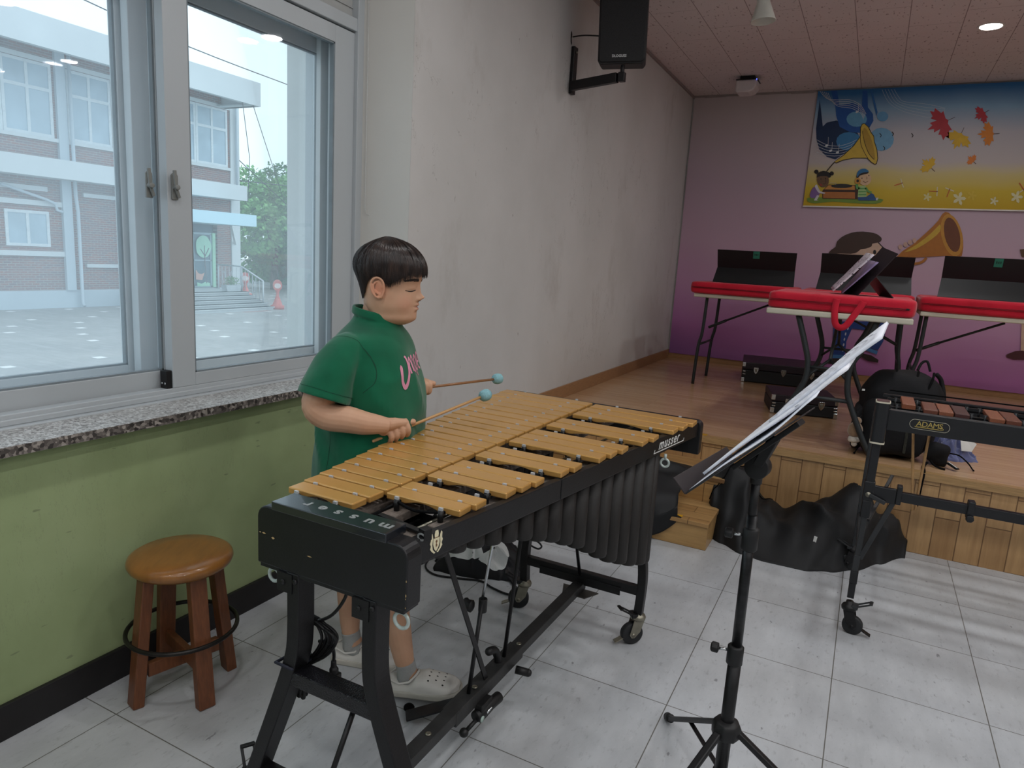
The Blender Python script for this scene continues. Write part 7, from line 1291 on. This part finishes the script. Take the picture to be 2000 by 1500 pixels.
# ================================================================ PRINTED MURAL AND BANNER ON THE BACK WALL
def cloth(x0,x1,z0,z1,y,nx,nz,amp,seed):
    P=[]
    for i in range(nz+1):
        z=z0+(z1-z0)*i/nz; row=[]
        for j in range(nx+1):
            x=x0+(x1-x0)*j/nx; k=max(0,1-(z-z0)/(z1-z0)); d=amp*(.25+k)*(math.sin(x*9+z*3.2+1.5*mn.noise(V((x*2,z*1.5,seed))))*.5+.8*mn.noise(V((x*3+z*1.5,z*1.2,seed)))); row.append(V((x,y-abs(amp)*.6+d*.6,z)))
        P.append(row)
    return P
g=G('mural_print',rough=.6,spec=.3); X_,Y_,Z_=g.sep()
zz=g.mth('ADD',g.mth('MULTIPLY',Z_,.4),g.mth('MULTIPLY',g.mth('MINIMUM',g.mth('ADD',X_,.0),2),.05))
n=g.noise(1.5,None,4); f=g.mth('ADD',zz,g.mth('MULTIPLY',g.mth('SUBTRACT',n,.5),.12))
g.col(g.ramp(f,(.02,'8A5A90'),(.13,'AC6EA4'),(.28,'B88AAC'),(.45,'BD9DB0'),(.70,'B5A0AC'),(.95,'B8ACAC'))); mural_m=g.m
mur=thing('wall_mural','purple fabric wall mural of a boy blowing a trumpet','mural',(-1.762,6.985,.47))
q=MB(T(1.762,-6.985,-.47)); q.grid(cloth(-1.762,2.6,.47,2.925,6.985,150,70,.010,2)); mb_=q.build('mural_sheet',mural_m,mur)
g=G('banner_print',rough=.5,spec=.35); X_,Y_,Z_=g.sep(); n=g.noise(2.2,None,3); f=g.mth('ADD',g.mth('DIVIDE',Z_,.99),g.mth('MULTIPLY',g.mth('SUBTRACT',n,.5),.10))
g.col(g.ramp(f,(.02,'B8981A'),(.16,'C2A832'),(.30,'C4B47C'),(.38,'B8AEAC'),(.62,'B2AEB4'),(.82,'7FA0BA'),(.97,'2C6496')))
ban=thing('banner','printed banner with maple leaves, a gramophone and two children above the mural','banner',(-.672,6.965,1.945))
q=MB(T(.672,-6.965,-1.945)); q.grid(cloth(-.672,2.4,1.945,2.930,6.962,90,24,.0025,5)); q.build('banner_sheet',g.m,ban)
q=MB(T(.672,-6.965,-1.945)); q.box((-.674,6.955,1.937),(2.4,6.966,1.948)); q.build('banner_hem',mat('white_hem','D6D0C8',.6),ban)
for own,nm,col,lay,w_,fl in ART:
    P=[(fl[i],fl[i+1]) for i in range(0,len(fl),2)]; par=ban if own=='b' else mur; o=par.location; y=(6.958 if own=='b' else 6.972)-.0007*lay; m=mat('print_'+col,tuple(k*.68 for k in rgb(col)[:3]),.55,var=.06,scale=30)
    q=MB(T(*(-o)))
    if w_:
        vs=[]
        for i,(x,z) in enumerate(P):
            a=P[max(0,i-1)]; b=P[min(len(P)-1,i+1)]; d=V((b[0]-a[0],0,b[1]-a[1])); d=d.normalized() if d.length>0 else V((1,0,0)); n_=V((-d.z,0,d.x))*w_/2; vs+=[V((x,y,z))-n_,V((x,y,z))+n_]
        q.add(vs,[(i*2,i*2+1,i*2+3,i*2+2) for i in range(len(P)-1)])
    else:
        from mathutils.geometry import tessellate_polygon
        pv=[V((x,y,z)) for x,z in P]; q.add(pv,[tuple(t) for t in tessellate_polygon([pv])])
    q.build(nm,m,par)
# ================================================================ CEILING LIGHTS
def downlight(x,y,label,first=[None]):
    if first[0] is None:
        t=thing('ceiling_downlight',label,'light',(x,y,CZ),group='round ceiling downlights')
        q=MB(); q.lathe([(.062,-.002),(.075,-.004),(.078,0),(.062,0)],32); q.build('trim_ring',mat('lamp_white','D8D8D4',.4),t)
        q=MB(); q.lathe([(.0005,-.0045),(.06,-.0045),(.06,-.001),(.0005,-.001)],32); q.build('diffuser',mat('lamp_diffuser','FFFFFF',.5,emit='FFF8EE',estr=14),t)
        ld=bpy.data.lights.new('lamp_light','AREA'); ld.shape='DISK'; ld.size=.15; ld.energy=LAMPW; ld.color=(.98,.99,1.0)
        l=bpy.data.objects.new('lamp_light',ld); C.objects.link(l); l.parent=t; l.location=(0,0,-.006); first[0]=t
    else: t=dup(first[0]); t.location=(x,y,CZ); t['label']=label
    return t
downlight(.43,5.53,'lit round downlight in the ceiling above the right part of the stage')
for x in (.43,1.73,3.03,4.33):
    for y in (4.35,3.1,1.85,.6,-.7,-2.0):
        if x==1.73 and y==4.35: continue
        downlight(x,y,'one of the matching round downlights set in the pink tiled ceiling outside the picture')
for y in (1.85,.6,-.7,-2.0): downlight(-.87,y,'one of the matching round downlights set in the pink tiled ceiling outside the picture')
